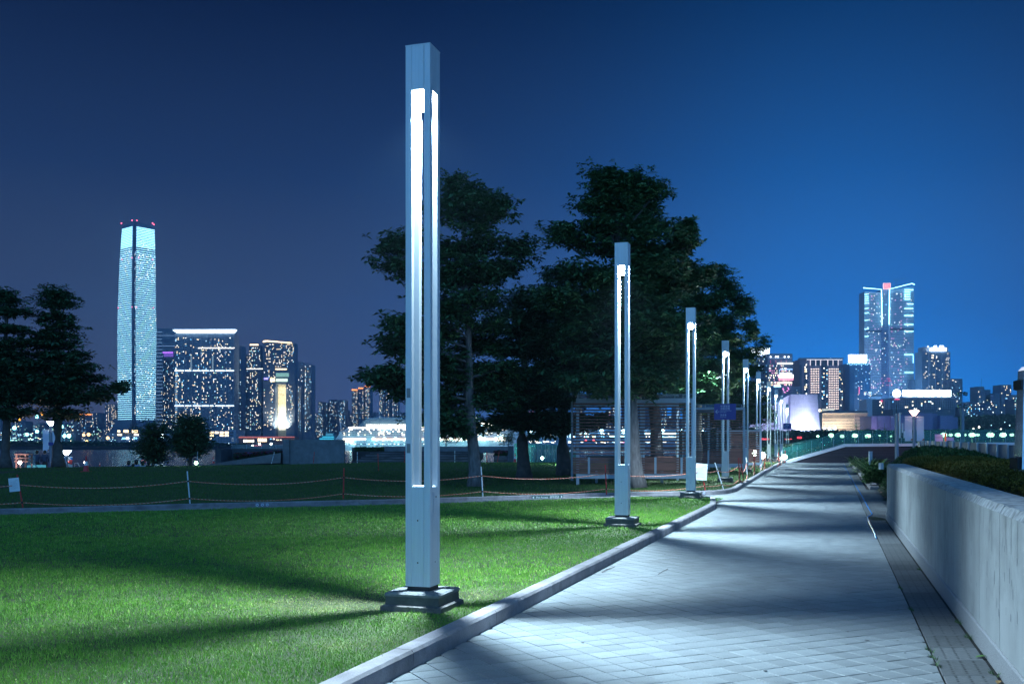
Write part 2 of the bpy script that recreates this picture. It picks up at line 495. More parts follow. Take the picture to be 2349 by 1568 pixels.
me = bpy.data.meshes.new('far_pavers'); me.from_pydata(fv, [], ff); me.materials.append(M_tile_s)
a = me.attributes.new('tone', 'FLOAT', 'POINT'); a.data.foreach_set('value', tone)
o = bpy.data.objects.new('far_pavers', me); COL.objects.link(o); o.parent = path; o['kind'] = 'stuff'

# drain slabs along the wall
u = Vector((mS, 1, 0)).normalized()
y = 5.0; k = 0
holes = MB()
while y < FAR_Y - 0.5:
    y2 = y + 0.5 * u.y
    w2 = lambda Y: wallX(Y) - 0.03 if Y < WALL_END else stripX(Y) + 0.36 + min(0.5, (Y - WALL_END) * 0.0)
    z0, z1 = gz(y), gz(y2)
    q = 0.004
    a_ = [(stripX(y) + .012, y + q), (w2(y), y + q), (w2(y2), y2 - q), (stripX(y2) + .012, y2 - q)]
    m1 = MB(); dz = rnd.uniform(-.0015, .0015)
    top = [(p[0] + (.004 if i in (0, 3) else -.004), p[1] + (.004 if i < 2 else -.004), (z0 if i < 2 else z1) + dz) for i, p in enumerate(a_)]
    side = [(p[0], p[1], (z0 if i < 2 else z1) - .004 + dz) for i, p in enumerate(a_)]
    m1.loft([[(p[0], p[1], p[2] - .008) for p in side], side, top], 0, False); m1.add(top, [(0, 1, 2, 3)])
    if k < 300: m1.build('drain_slab', M_slab, path)
    if y < 26:
        for c_ in (.25, .5, .75):
            for r_ in (.12, .22, .36, .46, .60, .70, .84, .92):
                Yh = y + (y2 - y) * r_; xh = stripX(Yh) * (1 - c_) + w2(Yh) * c_
                holes.add([(xh + .011 * math.cos(t_ * math.pi / 4), Yh + .006 * math.sin(t_ * math.pi / 4), gz(Yh) + 0.0035) for t_ in range(8)], [tuple(range(8))])
    y = y2; k += 1
holes.build('drain_holes', M_dark, path, kind='stuff')
# second narrow slab row beyond the wall end, and red paving patch
k = 0; y = WALL_END + 0.1
while y < G(1996, 1122.5).y:
    x0 = stripX(y) + 0.375; m1 = MB(); y2 = y + .6
    m1.bb(x0 + mS * .0, x0 + .36, y, y2 - .008, gz(y) - .01, gz(y) + .002); m1.build('edge_slab', M_slab, path); y = y2
M_redp = mat('red_pavers', (0.16, 0.05, 0.04), 0.85, var=0.25, scale=12)
rp = MB(); y0 = WALL_END + .2; y1 = G(2020, 1122).y
rp.quad((stripX(y0) + .75, y0, gz(y0) + .004), (wallX(y0) + 1.6, y0, gz(y0) + .004), (wallX(y1) + 1.2, y1, gz(y1) + .004), (stripX(y1) + .74, y1, gz(y1) + .004))
rp.build('red_paving', M_redp, path)

# ------------------------------------------------------------------ kerbs
def kerb(name, label, pts, width, height, stone, side=1, chamfer=0.022, kindm=M_conc, group=None, left=True):
    """pts: foot of the visible face; body lies on the left of the walking direction (side=1)"""
    root = thing(name, label, 'kerb', (0, 0, 0), kind='structure')
    P2 = [Vector((p[0], p[1])) for p in pts]
    L = [0]
    for a, b in zip(P2[:-1], P2[1:]): L.append(L[-1] + (b - a).length)
    def at(s):
        s = max(0, min(L[-1], s))
        for i in range(len(P2) - 1):
            if s <= L[i + 1] + 1e-9:
                t = (s - L[i]) / max(1e-9, L[i + 1] - L[i]); return P2[i].lerp(P2[i + 1], t)
        return P2[-1]
    def nrm(s):
        d = (at(s + .15) - at(s - .15)).normalized(); return Vector((-d.y, d.x)) * side
    s = 0.0; rn = random.Random(3)
    while s < L[-1] - 0.05:
        e = min(L[-1], s + stone); cuts = max(1, int((e - s) / 0.35)); rings = []
        dz = rn.uniform(-.002, .002)
        for c in range(cuts + 1):
            t = s + .003 + (e - s - .006) * c / cuts; p = at(t); n = nrm(t); z = gz(p.y) + dz
            w = lambda d, h: (p.x + n.x * d, p.y + n.y * d, z + h)
            rings.append([w(0, -.05), w(0.004, height - chamfer), w(chamfer, height), w(width, height), w(width, -.05)])
        m1 = MB(); m1.loft(rings, 0, True); m1.build('kerb_stone', kindm, root); s = e
    return root
tip = [(pB.x, pB.y), (pB.x + .42, pB.y + 1.25), (pB.x + .62, pB.y + 2.1)]
g1 = G(1643, 1152); g2 = G(1632, 1148.5); g3 = G(1600, 1147.5)
near_pts = [(kerbX(2.0), 2.0), (pA.x, pA.y), (pB.x, pB.y), (g1.x, g1.y), (g2.x, g2.y), (g3.x, g3.y)] + [(q[0], q[1] + .12) for q in reversed(nearRear[1:-1])]
kerb('near_kerb', 'pale concrete kerb with chamfered edge along the near lawn', near_pts, 0.15, 0.13, 1.8)
kerb('rear_kerb', 'long concrete kerb in front of the roped rear lawn, curving to follow the path', [(p.x, p.y) for p in rear], 0.15, 0.13, 1.8)
ra, rb = G(1996, 1122.5), G(1947, 1062)
rend = (ra.x + (rb.x - ra.x) * 1.02, ra.y + (rb.y - ra.y) * 1.02)
kerb('bed_kerb', 'low concrete kerb edging the planted bed beyond the wall end', [rend, (ra.x, ra.y)], 0.28, 0.10, 1.5)

# pet access plates and round floor marks on the rear kerb
def text(name, body, size, loc, rot, m, parent=None, align='LEFT', ext=0.0):
    c = bpy.data.curves.new(name, 'FONT'); c.body = body; c.size = size; c.align_x = align; c.extrude = ext
    c.materials.append(m); tmp = bpy.data.objects.new(name, c); COL.objects.link(tmp)
    bpy.context.view_layer.update()
    me = bpy.data.meshes.new_from_object(tmp.evaluated_get(bpy.context.evaluated_depsgraph_get()))
    bpy.data.objects.remove(tmp); bpy.data.curves.remove(c)
    o = bpy.data.objects.new(name, me); COL.objects.link(o); o['kind'] = 'stuff'
    if parent is not None: o.parent = parent; o.location = Vector(loc) - world_loc(parent)
    else: o.location = loc
    o.rotation_euler = rot
    return o
a_ = G(1219, 1146); b_ = G(1292, 1143.5)
kd = (b_ - a_); kyaw = math.atan2(kd.y, kd.x)
def on_kerb(px, h, off=-0.004):
    # point on the front face of the rear kerb
    for i in range(6):
        p, q = rear[i], rear[i + 1]
        r = (px - CX) / F
        den = (q.x - p.x) - r * (q.y - p.y)
        t = (r * p.y - p.x) / den
        if -0.001 <= t <= 1.001:
            d = (q - p); d.z = 0; d.normalize(); n = Vector((d.y, -d.x, 0))
            w = p.lerp(q, t); return Vector((w.x, w.y, gz(w.y) + h)) + n * (-off), math.atan2(d.y, d.x)
p0, yw = on_kerb(1219.5, 0.065)
M_plate = mat('green_plate', (0.06, 0.11, 0.11), 0.5)
M_ptxt = mat('white_letters', (0.75, 0.8, 0.8), 0.5)
t = thing('direction_plate', 'dark plate reading Pet Access with arrows, fixed to the kerb front', 'sign', p0)
p1, _ = on_kerb(1291.5, 0.065)
mid = (p0 + p1) / 2; Lp = (p1 - p0).length
MB().box(mid, (Lp, 0.006, 0.10), 0, Matrix.Rotation(yw, 3, 'Z')).build('plate', M_plate, t)
dx = Vector((math.cos(yw), math.sin(yw), 0)); nn = Vector((math.sin(yw), -math.cos(yw), 0)) * 0.006
text('lettering', 'Pet Access', 0.085, p0 + dx * (Lp * .14) + nn + Vector((0, 0, -.028)), (R(90), 0, yw), M_ptxt, t)
text('lettering', '\u5bf5\u7269\u901a\u9053', 0.075, p0 + dx * (Lp * .57) + nn + Vector((0, 0, -.028)), (R(90), 0, yw), M_ptxt, t)
for s_, f_ in ((0.05, -1), (0.95, 1)):
    c = p0 + dx * (Lp * s_) + nn
    MB().add([c + dx * (.03 * f_), c - dx * (.02 * f_) + Vector((0, 0, .035)), c - dx * (.02 * f_) - Vector((0, 0, .035))], [(0, 1, 2)]).build('arrow', M_ptxt, t)
def roundel(px, mirrored, label):
    c, yy = on_kerb(px, 0.065, -0.0045)
    t = thing('roundel_sign', label, 'sign', c)
    def ring(r0, r1, y_, m):
        mb_ = MB(); d = Vector((math.cos(yy), math.sin(yy), 0)); n_ = Vector((math.sin(yy), -math.cos(yy), 0)) * y_
        vs = []
        for k in range(16):
            a = 2 * math.pi * k / 16
            vs.append(c + n_ + d * (r1 * math.cos(a)) + Vector((0, 0, r1 * math.sin(a))))
        if r0 == 0: mb_.add(vs, [tuple(range(16))])
        else:
            for k in range(16):
                a = 2 * math.pi * k / 16
                vs.append(c + n_ + d * (r0 * math.cos(a)) + Vector((0, 0, r0 * math.sin(a))))
            mb_.add(vs, [(k, (k + 1) % 16, 16 + (k + 1) % 16, 16 + k) for k in range(16)])
        return mb_.build('disc' if r0 == 0 else 'rim', m, t)
    ring(0, .048, .0, M_white); ring(.038, .046, .003, M_sign); 
    d = Vector((math.cos(yy), math.sin(yy), 0)); n_ = Vector((math.sin(yy), -math.cos(yy), 0)) * .004
    MB().box(c + n_, (.03, .002, .016), 0, Matrix.Rotation(yy, 3, 'Z')).box(c + n_ + Vector((0, 0, -.012)) + d * .01, (.006, .002, .014), 0, Matrix.Rotation(yy, 3, 'Z')).box(c + n_ + Vector((0, 0, .012)) - d * .012, (.012, .002, .012), 0, Matrix.Rotation(yy, 3, 'Z')).build('pictogram', M_sign, t)
roundel(590, 0, 'leftmost small round pictogram disc on the bright stretch of kerb')
roundel(602, 0, 'middle small round pictogram disc on the bright stretch of kerb')
roundel(613, 0, 'rightmost small round pictogram disc on the bright stretch of kerb')
roundel(1600, 0, 'small round pictogram disc on the kerb beside the third lamp, farther from the paper notice')
roundel(1615, 0, 'small round pictogram disc on the kerb beside the third lamp, nearer the paper notice')

# ------------------------------------------------------------------ retaining wall and planted bed
WH = 1.16
wall = thing('retaining_wall', 'pale concrete retaining wall with granite skirting running along the path', 'wall', (0, 0, 0))
nW = Vector((1, -mW, 0)).normalized(); uW = Vector((mW, 1, 0)).normalized()
def wp(s, d, h):   # s = Y along the foot line, d = depth into the bed, h = height
    return Vector((wallX(s), s, gz(s))) + nW * d + Vector((0, 0, h))
joints = [1.0, 2.15, 3.3, 4.6, 6.04, 7.05, 8.02, 9.15, 10.2, 11.3, 12.4, 13.5, 14.6, 15.7, 16.8, 17.9, 19.0, 20.1, WALL_END]
rn = random.Random(8)
for a, b in zip(joints[:-1], joints[1:]):
    q = .006
    ring = lambda s: [wp(s, .022, 0.0), wp(s, .022, WH - .055), wp(s, .35, WH - .055), wp(s, .35, 0.0)]
    MB().loft([ring(a + q), ring(b - q)], 0, True).build('wall_panel', M_wall, wall)
    n = max(3, int((b - a) / .07)); rings = []
    for k in range(n + 1):
        s = a + .002 + (b - a - .004) * k / n; j = rn.uniform(-.006, .006); j2 = rn.uniform(-.005, .005)
        rings.append([wp(s, .020, WH - .054), wp(s, .055 + j, WH + j2), wp(s, .37, WH + .004), wp(s, .37, WH - .054)])
    MB().loft(rings, 0, True).build('coping', M_walltop, wall)
    MB().loft([[wp(s, 0, -.02), wp(s, 0, .15), wp(s, .012, .158), wp(s, .021, .158), wp(s, .021, -.02)] for s in (a + .001, b - .001)], 0, True).build('skirting', M_granite, wall)
dm = MB(); r9 = random.Random(17)
def wq(s, h, w, hh, m_=0):
    a_, b_ = wp(s, .0205, h), wp(s + w, .0205, h); dm.quad(a_, b_, b_ + Vector((0, 0, hh)), a_ + Vector((0, 0, hh)), m_)
for k in range(90):
    wq(r9.uniform(5.6, 19), r9.choice([.42, .62, .86]) + r9.uniform(-.05, .05), r9.uniform(.006, .014), r9.uniform(.03, .11))
for k in range(60):
    L_ = r9.uniform(.08, .38); wq(r9.uniform(5.6, 19), WH - .056 - L_, r9.uniform(.008, .03), L_, 1)
dm.build('drip_marks', [mat('dark_drip', (.12, .13, .15), .8), mat('faint_drip', (.27, .28, .29), .8)], wall, kind='stuff')
gm = MB()
for k in range(70):
    yy_ = 6.2 + 16 * r9.random() ** 1.8; xx_ = r9.uniform(kerbX(yy_) + .1, stripX(yy_) - .1); q = r9.uniform(.006, .018)
    gm.add([(xx_ + q * math.cos(t_) * r9.uniform(.7, 1.2), yy_ + q * math.sin(t_), gz(yy_) + .0045) for t_ in [math.pi * 2 * i_ / 9 for i_ in range(9)]], [tuple(range(9))])
tag(gm.build('gum_spots', mat('dark_gum', (.05, .05, .055), .9), None), 'small dark spots trodden into the path pavers', 'stains', kind='stuff')
MB().loft([[wp(s, .355, 0), wp(s, .355, WH - .08), wp(s, 26, WH - .12), wp(s, 26, 0)] for s in (1.0, WALL_END - .05)], 0, True).build('planter_soil', M_soil, None, kind='structure')

# ------------------------------------------------------------------ vegetation helpers
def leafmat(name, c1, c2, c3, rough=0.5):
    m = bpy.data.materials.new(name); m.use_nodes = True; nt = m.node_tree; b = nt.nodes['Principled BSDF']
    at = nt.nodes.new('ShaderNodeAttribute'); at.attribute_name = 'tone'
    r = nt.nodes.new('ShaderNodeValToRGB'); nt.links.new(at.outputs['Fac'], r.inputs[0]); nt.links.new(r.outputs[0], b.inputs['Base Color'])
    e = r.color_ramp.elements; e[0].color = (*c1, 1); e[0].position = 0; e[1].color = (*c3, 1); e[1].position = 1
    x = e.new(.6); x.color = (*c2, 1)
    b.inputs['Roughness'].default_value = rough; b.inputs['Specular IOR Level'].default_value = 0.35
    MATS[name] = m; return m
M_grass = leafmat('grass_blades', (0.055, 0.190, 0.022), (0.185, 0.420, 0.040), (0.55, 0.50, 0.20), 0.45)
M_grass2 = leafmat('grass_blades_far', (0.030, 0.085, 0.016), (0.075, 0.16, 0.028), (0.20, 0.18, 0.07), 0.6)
M_leaf = leafmat('dark_leaves', (0.030, 0.080, 0.036), (0.085, 0.190, 0.080), (0.20, 0.31, 0.12), 0.38)
M_leaf2 = leafmat('deep_leaves', (0.024, 0.068, 0.036), (0.060, 0.140, 0.068), (0.12, 0.22, 0.095), 0.40)
M_hedge = leafmat('hedge_leaves', (0.060, 0.060, 0.008), (0.150, 0.115, 0.012), (0.34, 0.20, 0.03), 0.7)
M_cover = leafmat('cover_leaves', (0.020, 0.055, 0.015), (0.045, 0.11, 0.028), (0.10, 0.17, 0.05), 0.5)
M_bark = mat('bark', (0.20, 0.17, 0.17), 0.9, var=0.35, scale=5, bump=0.5, bscale=25, stretch=(3, 3, .8))
M_bark2 = mat('dark_bark', (0.10, 0.085, 0.085), 0.9, var=0.3, scale=5, bump=0.4)
rng = np.random.default_rng(7)
def blades(n, x, y, z, h, w, lean=0.5, tone=None):
    """three-point blades; returns verts, tones"""
    a = rng.uniform(0, 2 * np.pi, n); l = rng.uniform(0, lean, n) * h; a2 = rng.uniform(0, 2 * np.pi, n)
    v = np.zeros((n, 3, 3))
    v[:, 0] = np.stack([x - np.cos(a) * w / 2, y - np.sin(a) * w / 2, z], 1)
    v[:, 1] = np.stack([x + np.cos(a) * w / 2, y + np.sin(a) * w / 2, z], 1)
    v[:, 2] = np.stack([x + np.cos(a2) * l, y + np.sin(a2) * l, z + h * np.sqrt(np.clip(1 - (l / h) ** 2, .1, 1))], 1)
    t = rng.beta(2, 2.6, n) if tone is None else tone
    return v.reshape(-1, 3), np.repeat(t, 3)
gzv = lambda Y: 0.30 * (lambda t: t * t * (3 - 2 * t))(np.clip((Y - 20) / 45, 0, 1))
def near_mask(x, y):
    yr = np.interp(x, [q[0] for q in nearRear], [q[1] for q in nearRear])
    return (x < mK * y + cK - 0.12) & (y < yr - .03)
nx_, ny_ = [], []
for (y0, y1, dens) in ((5.8, 7.5, 9000), (7.5, 9.5, 6500), (9.5, 12, 4200), (12, 16, 2400), (16, 22, 1300), (22, 29, 800)):
    xa = -0.56 * y1; xb = kerbX(y1); n = int((xb - xa) * (y1 - y0) * dens)
    x = rng.uniform(xa, xb, n); y = rng.uniform(y0, y1, n); k = near_mask(x, y) & (x > -0.53 * y - .2)
    nx_.append(x[k]); ny_.append(y[k])
x = np.concatenate(nx_); y = np.concatenate(ny_); n = len(x)
# leave the plinths clear
for (px_, yy_) in ((970, 9.15), (1428, 18.1), (1585, 26.9)):
    cx_ = U(px_, yy_); k = (np.abs(x - cx_) > .27) | (np.abs(y - yy_) > .27); x = x[k]; y = y[k]
n = len(x)
patch = (np.sin(x * 1.9 + 1.3 * np.sin(y * 1.1)) * np.sin(y * 1.5 + np.sin(x * 2.3)) + 1) / 2
worn = np.exp(-(((x + 1.45) / .9) ** 2 + ((y - 9.3) / .55) ** 2)) + .6 * np.exp(-(((x + .35) / .35) ** 2 + ((y - 9.9) / .4) ** 2)) + .35 * np.exp(-(((x + 1.2) / .8) ** 2 + ((y - 7.4) / .35) ** 2))
patch2 = (np.sin(x * 5.3 + 2 * np.sin(y * 3.1)) * np.sin(y * 4.7 + 1.7 * np.sin(x * 3.9)) + 1) / 2
t = np.clip(rng.beta(1.6, 3.0, n) * .80 + patch * .12 + (patch2 - .5) * .16 + worn * rng.uniform(.2, 1.3, n), 0, 1)
t = np.where(rng.uniform(0, 1, n) < .035, rng.uniform(.75, 1, n), t)
far = np.clip(y / 8, 1, 3.2)
v, t3 = blades(n, x, y, gzv(y) + LAWN - .004, rng.uniform(.012, .036, n) * (.75 + .25 * far) * (1 + .35 * (patch2 - .5)) * np.where(rng.uniform(0, 1, n) < .03, 1.7, 1) * (1 - .5 * np.clip(worn, 0, 1)), rng.uniform(.0035, .007, n) * far, .85, t)
nmesh('near_grass', v, 3, M_grass, None, attr=t3, kind='stuff', label='short mown grass of the near lawn around the first lamps')
# rear lawn grass, near its kerb and under the lamps
xs_, ys_ = [], []
for (y0, y1, dens, xa, xb) in ((22, 34, 420, -16, 14), (34, 46, 240, -22, 22), (46, 63, 120, -28, 28)):
    n = int((xb - xa) * (y1 - y0) * dens); x = rng.uniform(xa, xb, n); y = rng.uniform(y0, y1, n)
    kx = np.interp(y, [p.y for p in rear[6:]], [p.x for p in rear[6:]]); ky = np.interp(x, [p.x for p in rear[:7]], [p.y for p in rear[:7]])
    fy = np.interp(x, [-60, -26, -14, -8, 4, 60], [50.5, 50.5, 55.5, 61.5, 62.0, 62.0])
    k = (y > ky + .18) & ((x < kx - .2) | (y < rear[6].y)) & (y < fy) & (x < np.where(y > rear[6].y, kx - .2, 99))
    xs_.append(x[k]); ys_.append(y[k])
x = np.concatenate(xs_); y = np.concatenate(ys_); n = len(x)
t = np.clip(rng.beta(2, 3, n), 0, 1)
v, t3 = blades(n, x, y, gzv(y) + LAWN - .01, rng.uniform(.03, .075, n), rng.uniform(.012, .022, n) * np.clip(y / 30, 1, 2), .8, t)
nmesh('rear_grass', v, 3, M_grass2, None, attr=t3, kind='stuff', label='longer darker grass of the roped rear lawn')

def rosettes(c, r, nl=7, lw=0.36, tilt=(0.1, 0.9), up=None, tonec=None):
    """c (n,3) centres, r (n) leaf length: nl kite leaves each -> verts (n*nl*4,3)"""
    n = len(c); a = rng.uniform(0, 2 * np.pi, (n, 1)) + np.arange(nl)[None] * 2 * np.pi / nl + rng.normal(0, .25, (n, nl))
    el_ = rng.uniform(tilt[0], tilt[1], (n, nl)) - rng.uniform(0, .6, (n, 1))
    L = r[:, None] * rng.uniform(.65, 1.15, (n, nl))
    d = np.stack([np.cos(a) * np.cos(el_), np.sin(a) * np.cos(el_), np.sin(el_)], -1)
    s = np.stack([-np.sin(a), np.cos(a), rng.normal(0, .35, (n, nl))], -1)
    s /= np.linalg.norm(s, axis=-1, keepdims=True)
    b = c[:, None, :] + d * (L * .08)[..., None]
    m = c[:, None, :] + d * (L * .55)[..., None] + np.array([0, 0, .0])
    e = c[:, None, :] + d * L[..., None] - np.stack([0 * L, 0 * L, L * .15], -1)
    W = (L * lw / 2)[..., None]
    v = np.stack([b, m + s * W, e, m - s * W], 2).reshape(-1, 3)
    tn = (np.repeat(tonec, nl) if tonec is not None else rng.beta(2, 3, n * nl)) * .6 + rng.beta(2, 3, n * nl) * .4
    return v, np.repeat(tn, 4)

# hedge in the planter (fine, brownish-green)
def scatter_cover(name, label, m, n, fx, hfun, leaf, nl, blade=False, cat='hedge', under=None, parent=None, lw=.34, **pr):
    x, y = fx(n); z = hfun(x, y) 
    k = np.isfinite(z); x, y, z = x[k], y[k], z[k]
    z = z - rng.exponential(.05, len(z))
    if callable(leaf): r = leaf(x, y)
    else: r = np.full(len(x), leaf)
    v, t3 = rosettes(np.stack([x, y, z], 1), r, nl, lw, tilt=(.2, 1.5))
    return nmesh(name, v, 4, m, parent, attr=t3, **pr)
nf = lambda x, y, s: (np.sin(x * s + 2.1 * np.sin(y * s * .7)) + np.sin(y * s * 1.3 + 1.7 * np.sin(x * s * .9))) * .25
def hedge_h(x, y):
    d = (x - (mW * y + cW)) * .953
    edge = np.clip((d - .50 - .06 * np.sin(y * 5) - .05 * np.sin(y * 11.3)) / .35, -1, 1)
    back = np.clip((2.35 + .12 * np.sin(y * 2.3) - d) / .5, -1, 1)
    h = WH + .015 + .085 * np.sqrt(np.clip(edge, 0, 1)) * np.sqrt(np.clip(back, 0, 1)) + .05 * nf(x, y, 4)
    h = np.where((edge <= 0) | (back <= 0), np.nan, h)
    return h
def hedge_xy(n):
    y = 4.2 + (WALL_END + 2 - 4.2) * rng.uniform(0, 1, n) ** 1.25
    d = rng.uniform(.45, 2.5, n); return mW * y + cW + d / .953, y
hd = thing('hedge', 'low brownish green hedge growing on top of the retaining wall', 'hedge', (wallX(10) + 1.5, 10, WH))
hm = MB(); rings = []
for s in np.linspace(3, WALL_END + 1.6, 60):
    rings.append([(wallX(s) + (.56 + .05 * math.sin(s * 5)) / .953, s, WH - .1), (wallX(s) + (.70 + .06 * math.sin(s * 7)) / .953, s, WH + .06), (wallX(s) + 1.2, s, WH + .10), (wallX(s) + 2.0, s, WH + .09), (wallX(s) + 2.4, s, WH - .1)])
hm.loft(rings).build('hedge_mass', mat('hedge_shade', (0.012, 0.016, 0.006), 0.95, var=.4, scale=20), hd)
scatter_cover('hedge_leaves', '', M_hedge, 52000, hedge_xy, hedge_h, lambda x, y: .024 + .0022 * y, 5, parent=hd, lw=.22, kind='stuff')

# mound of ground cover beyond the wall end
def mound_h(x, y):
    r = (((x - 11.2 - (y - 27) * .36) / 2.7) ** 2 + ((y - 27.5) / 8.0) ** 2)
    h = .35 + 1.10 * np.sqrt(np.clip(1 - r, 0, 1)) + .10 * nf(x, y, 1.6)
    left = mS * y + cS + .85
    h = np.minimum(h, np.where(x > left, .25 + (x - left) * 1.6, -9))
    return np.where((r > 1) | (h < .1), np.nan, h)
cv = thing('ground_cover', 'rounded mound of dark green ground cover beyond the wall end', 'shrub', (12, 27, 0))
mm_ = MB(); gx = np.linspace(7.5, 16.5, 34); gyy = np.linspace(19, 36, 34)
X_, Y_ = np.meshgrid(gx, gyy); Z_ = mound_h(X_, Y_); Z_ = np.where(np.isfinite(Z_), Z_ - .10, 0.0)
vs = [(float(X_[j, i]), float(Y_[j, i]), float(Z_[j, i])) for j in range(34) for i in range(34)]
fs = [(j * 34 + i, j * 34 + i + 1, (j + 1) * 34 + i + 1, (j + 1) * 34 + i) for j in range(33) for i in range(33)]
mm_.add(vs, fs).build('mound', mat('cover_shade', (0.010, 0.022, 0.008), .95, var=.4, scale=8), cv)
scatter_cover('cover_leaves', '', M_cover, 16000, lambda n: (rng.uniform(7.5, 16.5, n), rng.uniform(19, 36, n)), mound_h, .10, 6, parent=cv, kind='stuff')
# ground behind the bed up to the fin fence
def back_h(x, y):
    return np.where((x > mW * y + cW + 2.2) & (x < 24), WH - .15 + .1 * nf(x, y, 2) + 0 * y, np.nan)
cb = thing('ground_cover', 'flat dark creeping plants between the hedge and the grey fin fence', 'shrub', (14, 24, 1))
scatter_cover('creeper_leaves', '', M_hedge, 15000, lambda n: (rng.uniform(4, 24, n), rng.uniform(5, 33, n)), back_h, .09, 5, parent=cb, kind='stuff')

# strap-leaved plants along the bed kerb
def strap_plant(name, label, px, py, h, n, m, group):
    b = G(px, py, .02); root = thing(name, label, 'plant', b, group)
    vs, fs, tn = [], [], []
    r_ = random.Random(int(px * 7 + py))
    for k in range(n):
        a = r_.uniform(0, 2 * math.pi); L = h * r_.uniform(.7, 1.2); e0 = r_.uniform(.7, 1.45); w = L * .045
        p = Vector((math.cos(a) * .06, math.sin(a) * .06, 0)); pts = [p.copy()]
        for s in range(4):
            e = e0 - s * r_.uniform(.28, .5); p = p + Vector((math.cos(a) * math.cos(e), math.sin(a) * math.cos(e), math.sin(e))) * (L / 4); pts.append(p.copy())
        sd = Vector((-math.sin(a), math.cos(a), 0)); o = len(vs); ws = [w * .6, w, w * .9, w * .6, 0.002]
        for q, ww in zip(pts, ws): vs += [b + q - sd * ww, b + q + sd * ww]
        fs += [(o + 2 * i, o + 2 * i + 1, o + 2 * i + 3, o + 2 * i + 2) for i in range(4)]; tn += [r_.random()] * 10
    o = MB().add(vs, fs).build('leaves', m, root)
    a = o.data.attributes.new('tone', 'FLOAT', 'POINT'); a.data.foreach_set('value', tn); o['kind'] = 'stuff'
M_strap = leafmat('strap_leaves', (0.060, 0.12, 0.03), (0.16, 0.25, 0.07), (0.38, 0.36, 0.15), 0.5)
GP = 'strap leaved plants along the bed kerb'
for px, py, h, n, lb in ((1958, 1068, .75, 60, 'farthest strap leaved plant, beside the far end of the bed kerb'),
                         (1969, 1074, .8, 60, 'strap leaved plant just nearer than the farthest one on the bed kerb'),
                         (1978, 1076, .9, 60, 'strap leaved plant in front of the small steel bollard'),
                         (1988, 1086, .95, 80, 'tall strap leaved plant halfway along the bed kerb'),
                         (1996, 1094, 1.0, 90, 'wide strap leaved plant drooping over the bed kerb'),
                         (2007, 1098, 1.05, 90, 'pale striped strap leaved plant leaning on the wall end'),
                         (2013, 1088, 1.1, 80, 'strap leaved plant behind the wall corner'),
                         (2001, 1084, 1.0, 80, 'strap leaved plant set back between the mound and the kerb')):
    strap_plant('strap_plant', lb, px, py, h, n, M_strap, GP)
# leafy shrub next to the wall end
sb = G(2016, 1121, 0); sh = thing('leafy_shrub', 'glossy green rounded shrub tucked against the wall end above the kerb tip', 'shrub', sb)
q = rng.normal(0, 1, (900, 3)); q /= np.linalg.norm(q, axis=1, keepdims=True); q *= rng.uniform(.6, 1, (900, 1)); q = q[q[:, 2] > -.4]
c = q * np.array([.45, .55, .42]) + np.array([sb.x + .1, sb.y + .5, sb.z + .36])
v, t3 = rosettes(c, np.full(len(c), .10), 6, .5, tilt=(-.2, 1.2)); nmesh('leaves', v, 4, M_cover, sh, attr=t3, kind='stuff')

# ------------------------------------------------------------------ lamp posts
S = 0.24; PW = 0.06
LAMPS = [(970, 9.15), (1428, 18.1), (1585, 26.9), (1664, 36.2), (1710.5, 45.4), (1740, 54.6), (1764, 64.0), (1780.6, 73.5), (1792.6, 82.5), (1806, 92.0)]
LLAB = ['tallest nearest square aluminium lamp post on the near lawn', 'second aluminium lamp post from the camera, at the right end of the near lawn',
        'third aluminium lamp post, standing behind the kerb tip', 'fourth aluminium lamp post, carrying the larger blue direction sign',
        'fifth aluminium lamp post, next beyond the one with the larger blue sign', 'sixth aluminium lamp post, just beyond the crossed red poles',
        'seventh aluminium lamp post along the curving kerb', 'eighth aluminium lamp post along the curving kerb',
        'ninth aluminium lamp post, last but one of the row', 'last and smallest aluminium lamp post, carrying the smaller blue sign']
PT = 5.08     # total height above the lawn
def lamp_base(i):
    px, Y = LAMPS[i]; z = gz(Y) + LAWN
    if i == 9: z = 0.05
    return Vector((U(px, Y), Y, z))
lamp = thing('lamp_post', LLAB[0], 'street lamp', (0, 0, 0), 'square aluminium lamp posts along the path')
b0 = .205
MB().loft([[(-s, -s, z), (s, -s, z), (s, s, z), (-s, s, z)] for s, z in ((.29, -.03), (.29, .045), (.265, .055))]).build('plinth_footing', M_plinth2, lamp)
MB().loft([[(-s, -s, z), (s, -s, z), (s, s, z), (-s, s, z)] for s, z in ((.255, .052), (.255, .128))]).build('plinth_block', M_plinth, lamp)
MB().loft([[(-s, -s, z), (s, -s, z), (s, s, z), (-s, s, z)] for s, z in ((.262, .130), (.262, .150), (.245, .166))]).build('plinth_cap', mat('plinth_cap_stone', (0.17, 0.17, 0.175), 0.7, var=0.3, scale=14, bump=0.3, bscale=80), lamp)
MB().box((0, 0, .186), (.215, .215, .04)).build('base_plate', M_black, lamp)
bs = MB()
for i in (-1, 1):
    for j in (-1, 1):
        bs.lathe((i * .085, j * .085, .166), [(.014, 0), (.014, .016)], 8)
bs.build('anchor_nuts', M_steel, lamp, kind='stuff')
zs0, zs1 = 1.10, 4.68
post_me = None
def post_geo():
    c = .003; w = PW / 2
    oct_ = [(-w + c, -w), (w - c, -w), (w, -w + c), (w, w - c), (w - c, w), (-w + c, w), (-w, w - c), (-w, -w + c)]
    return MB().prism([(x, y) for x, y in oct_], b0, PT)
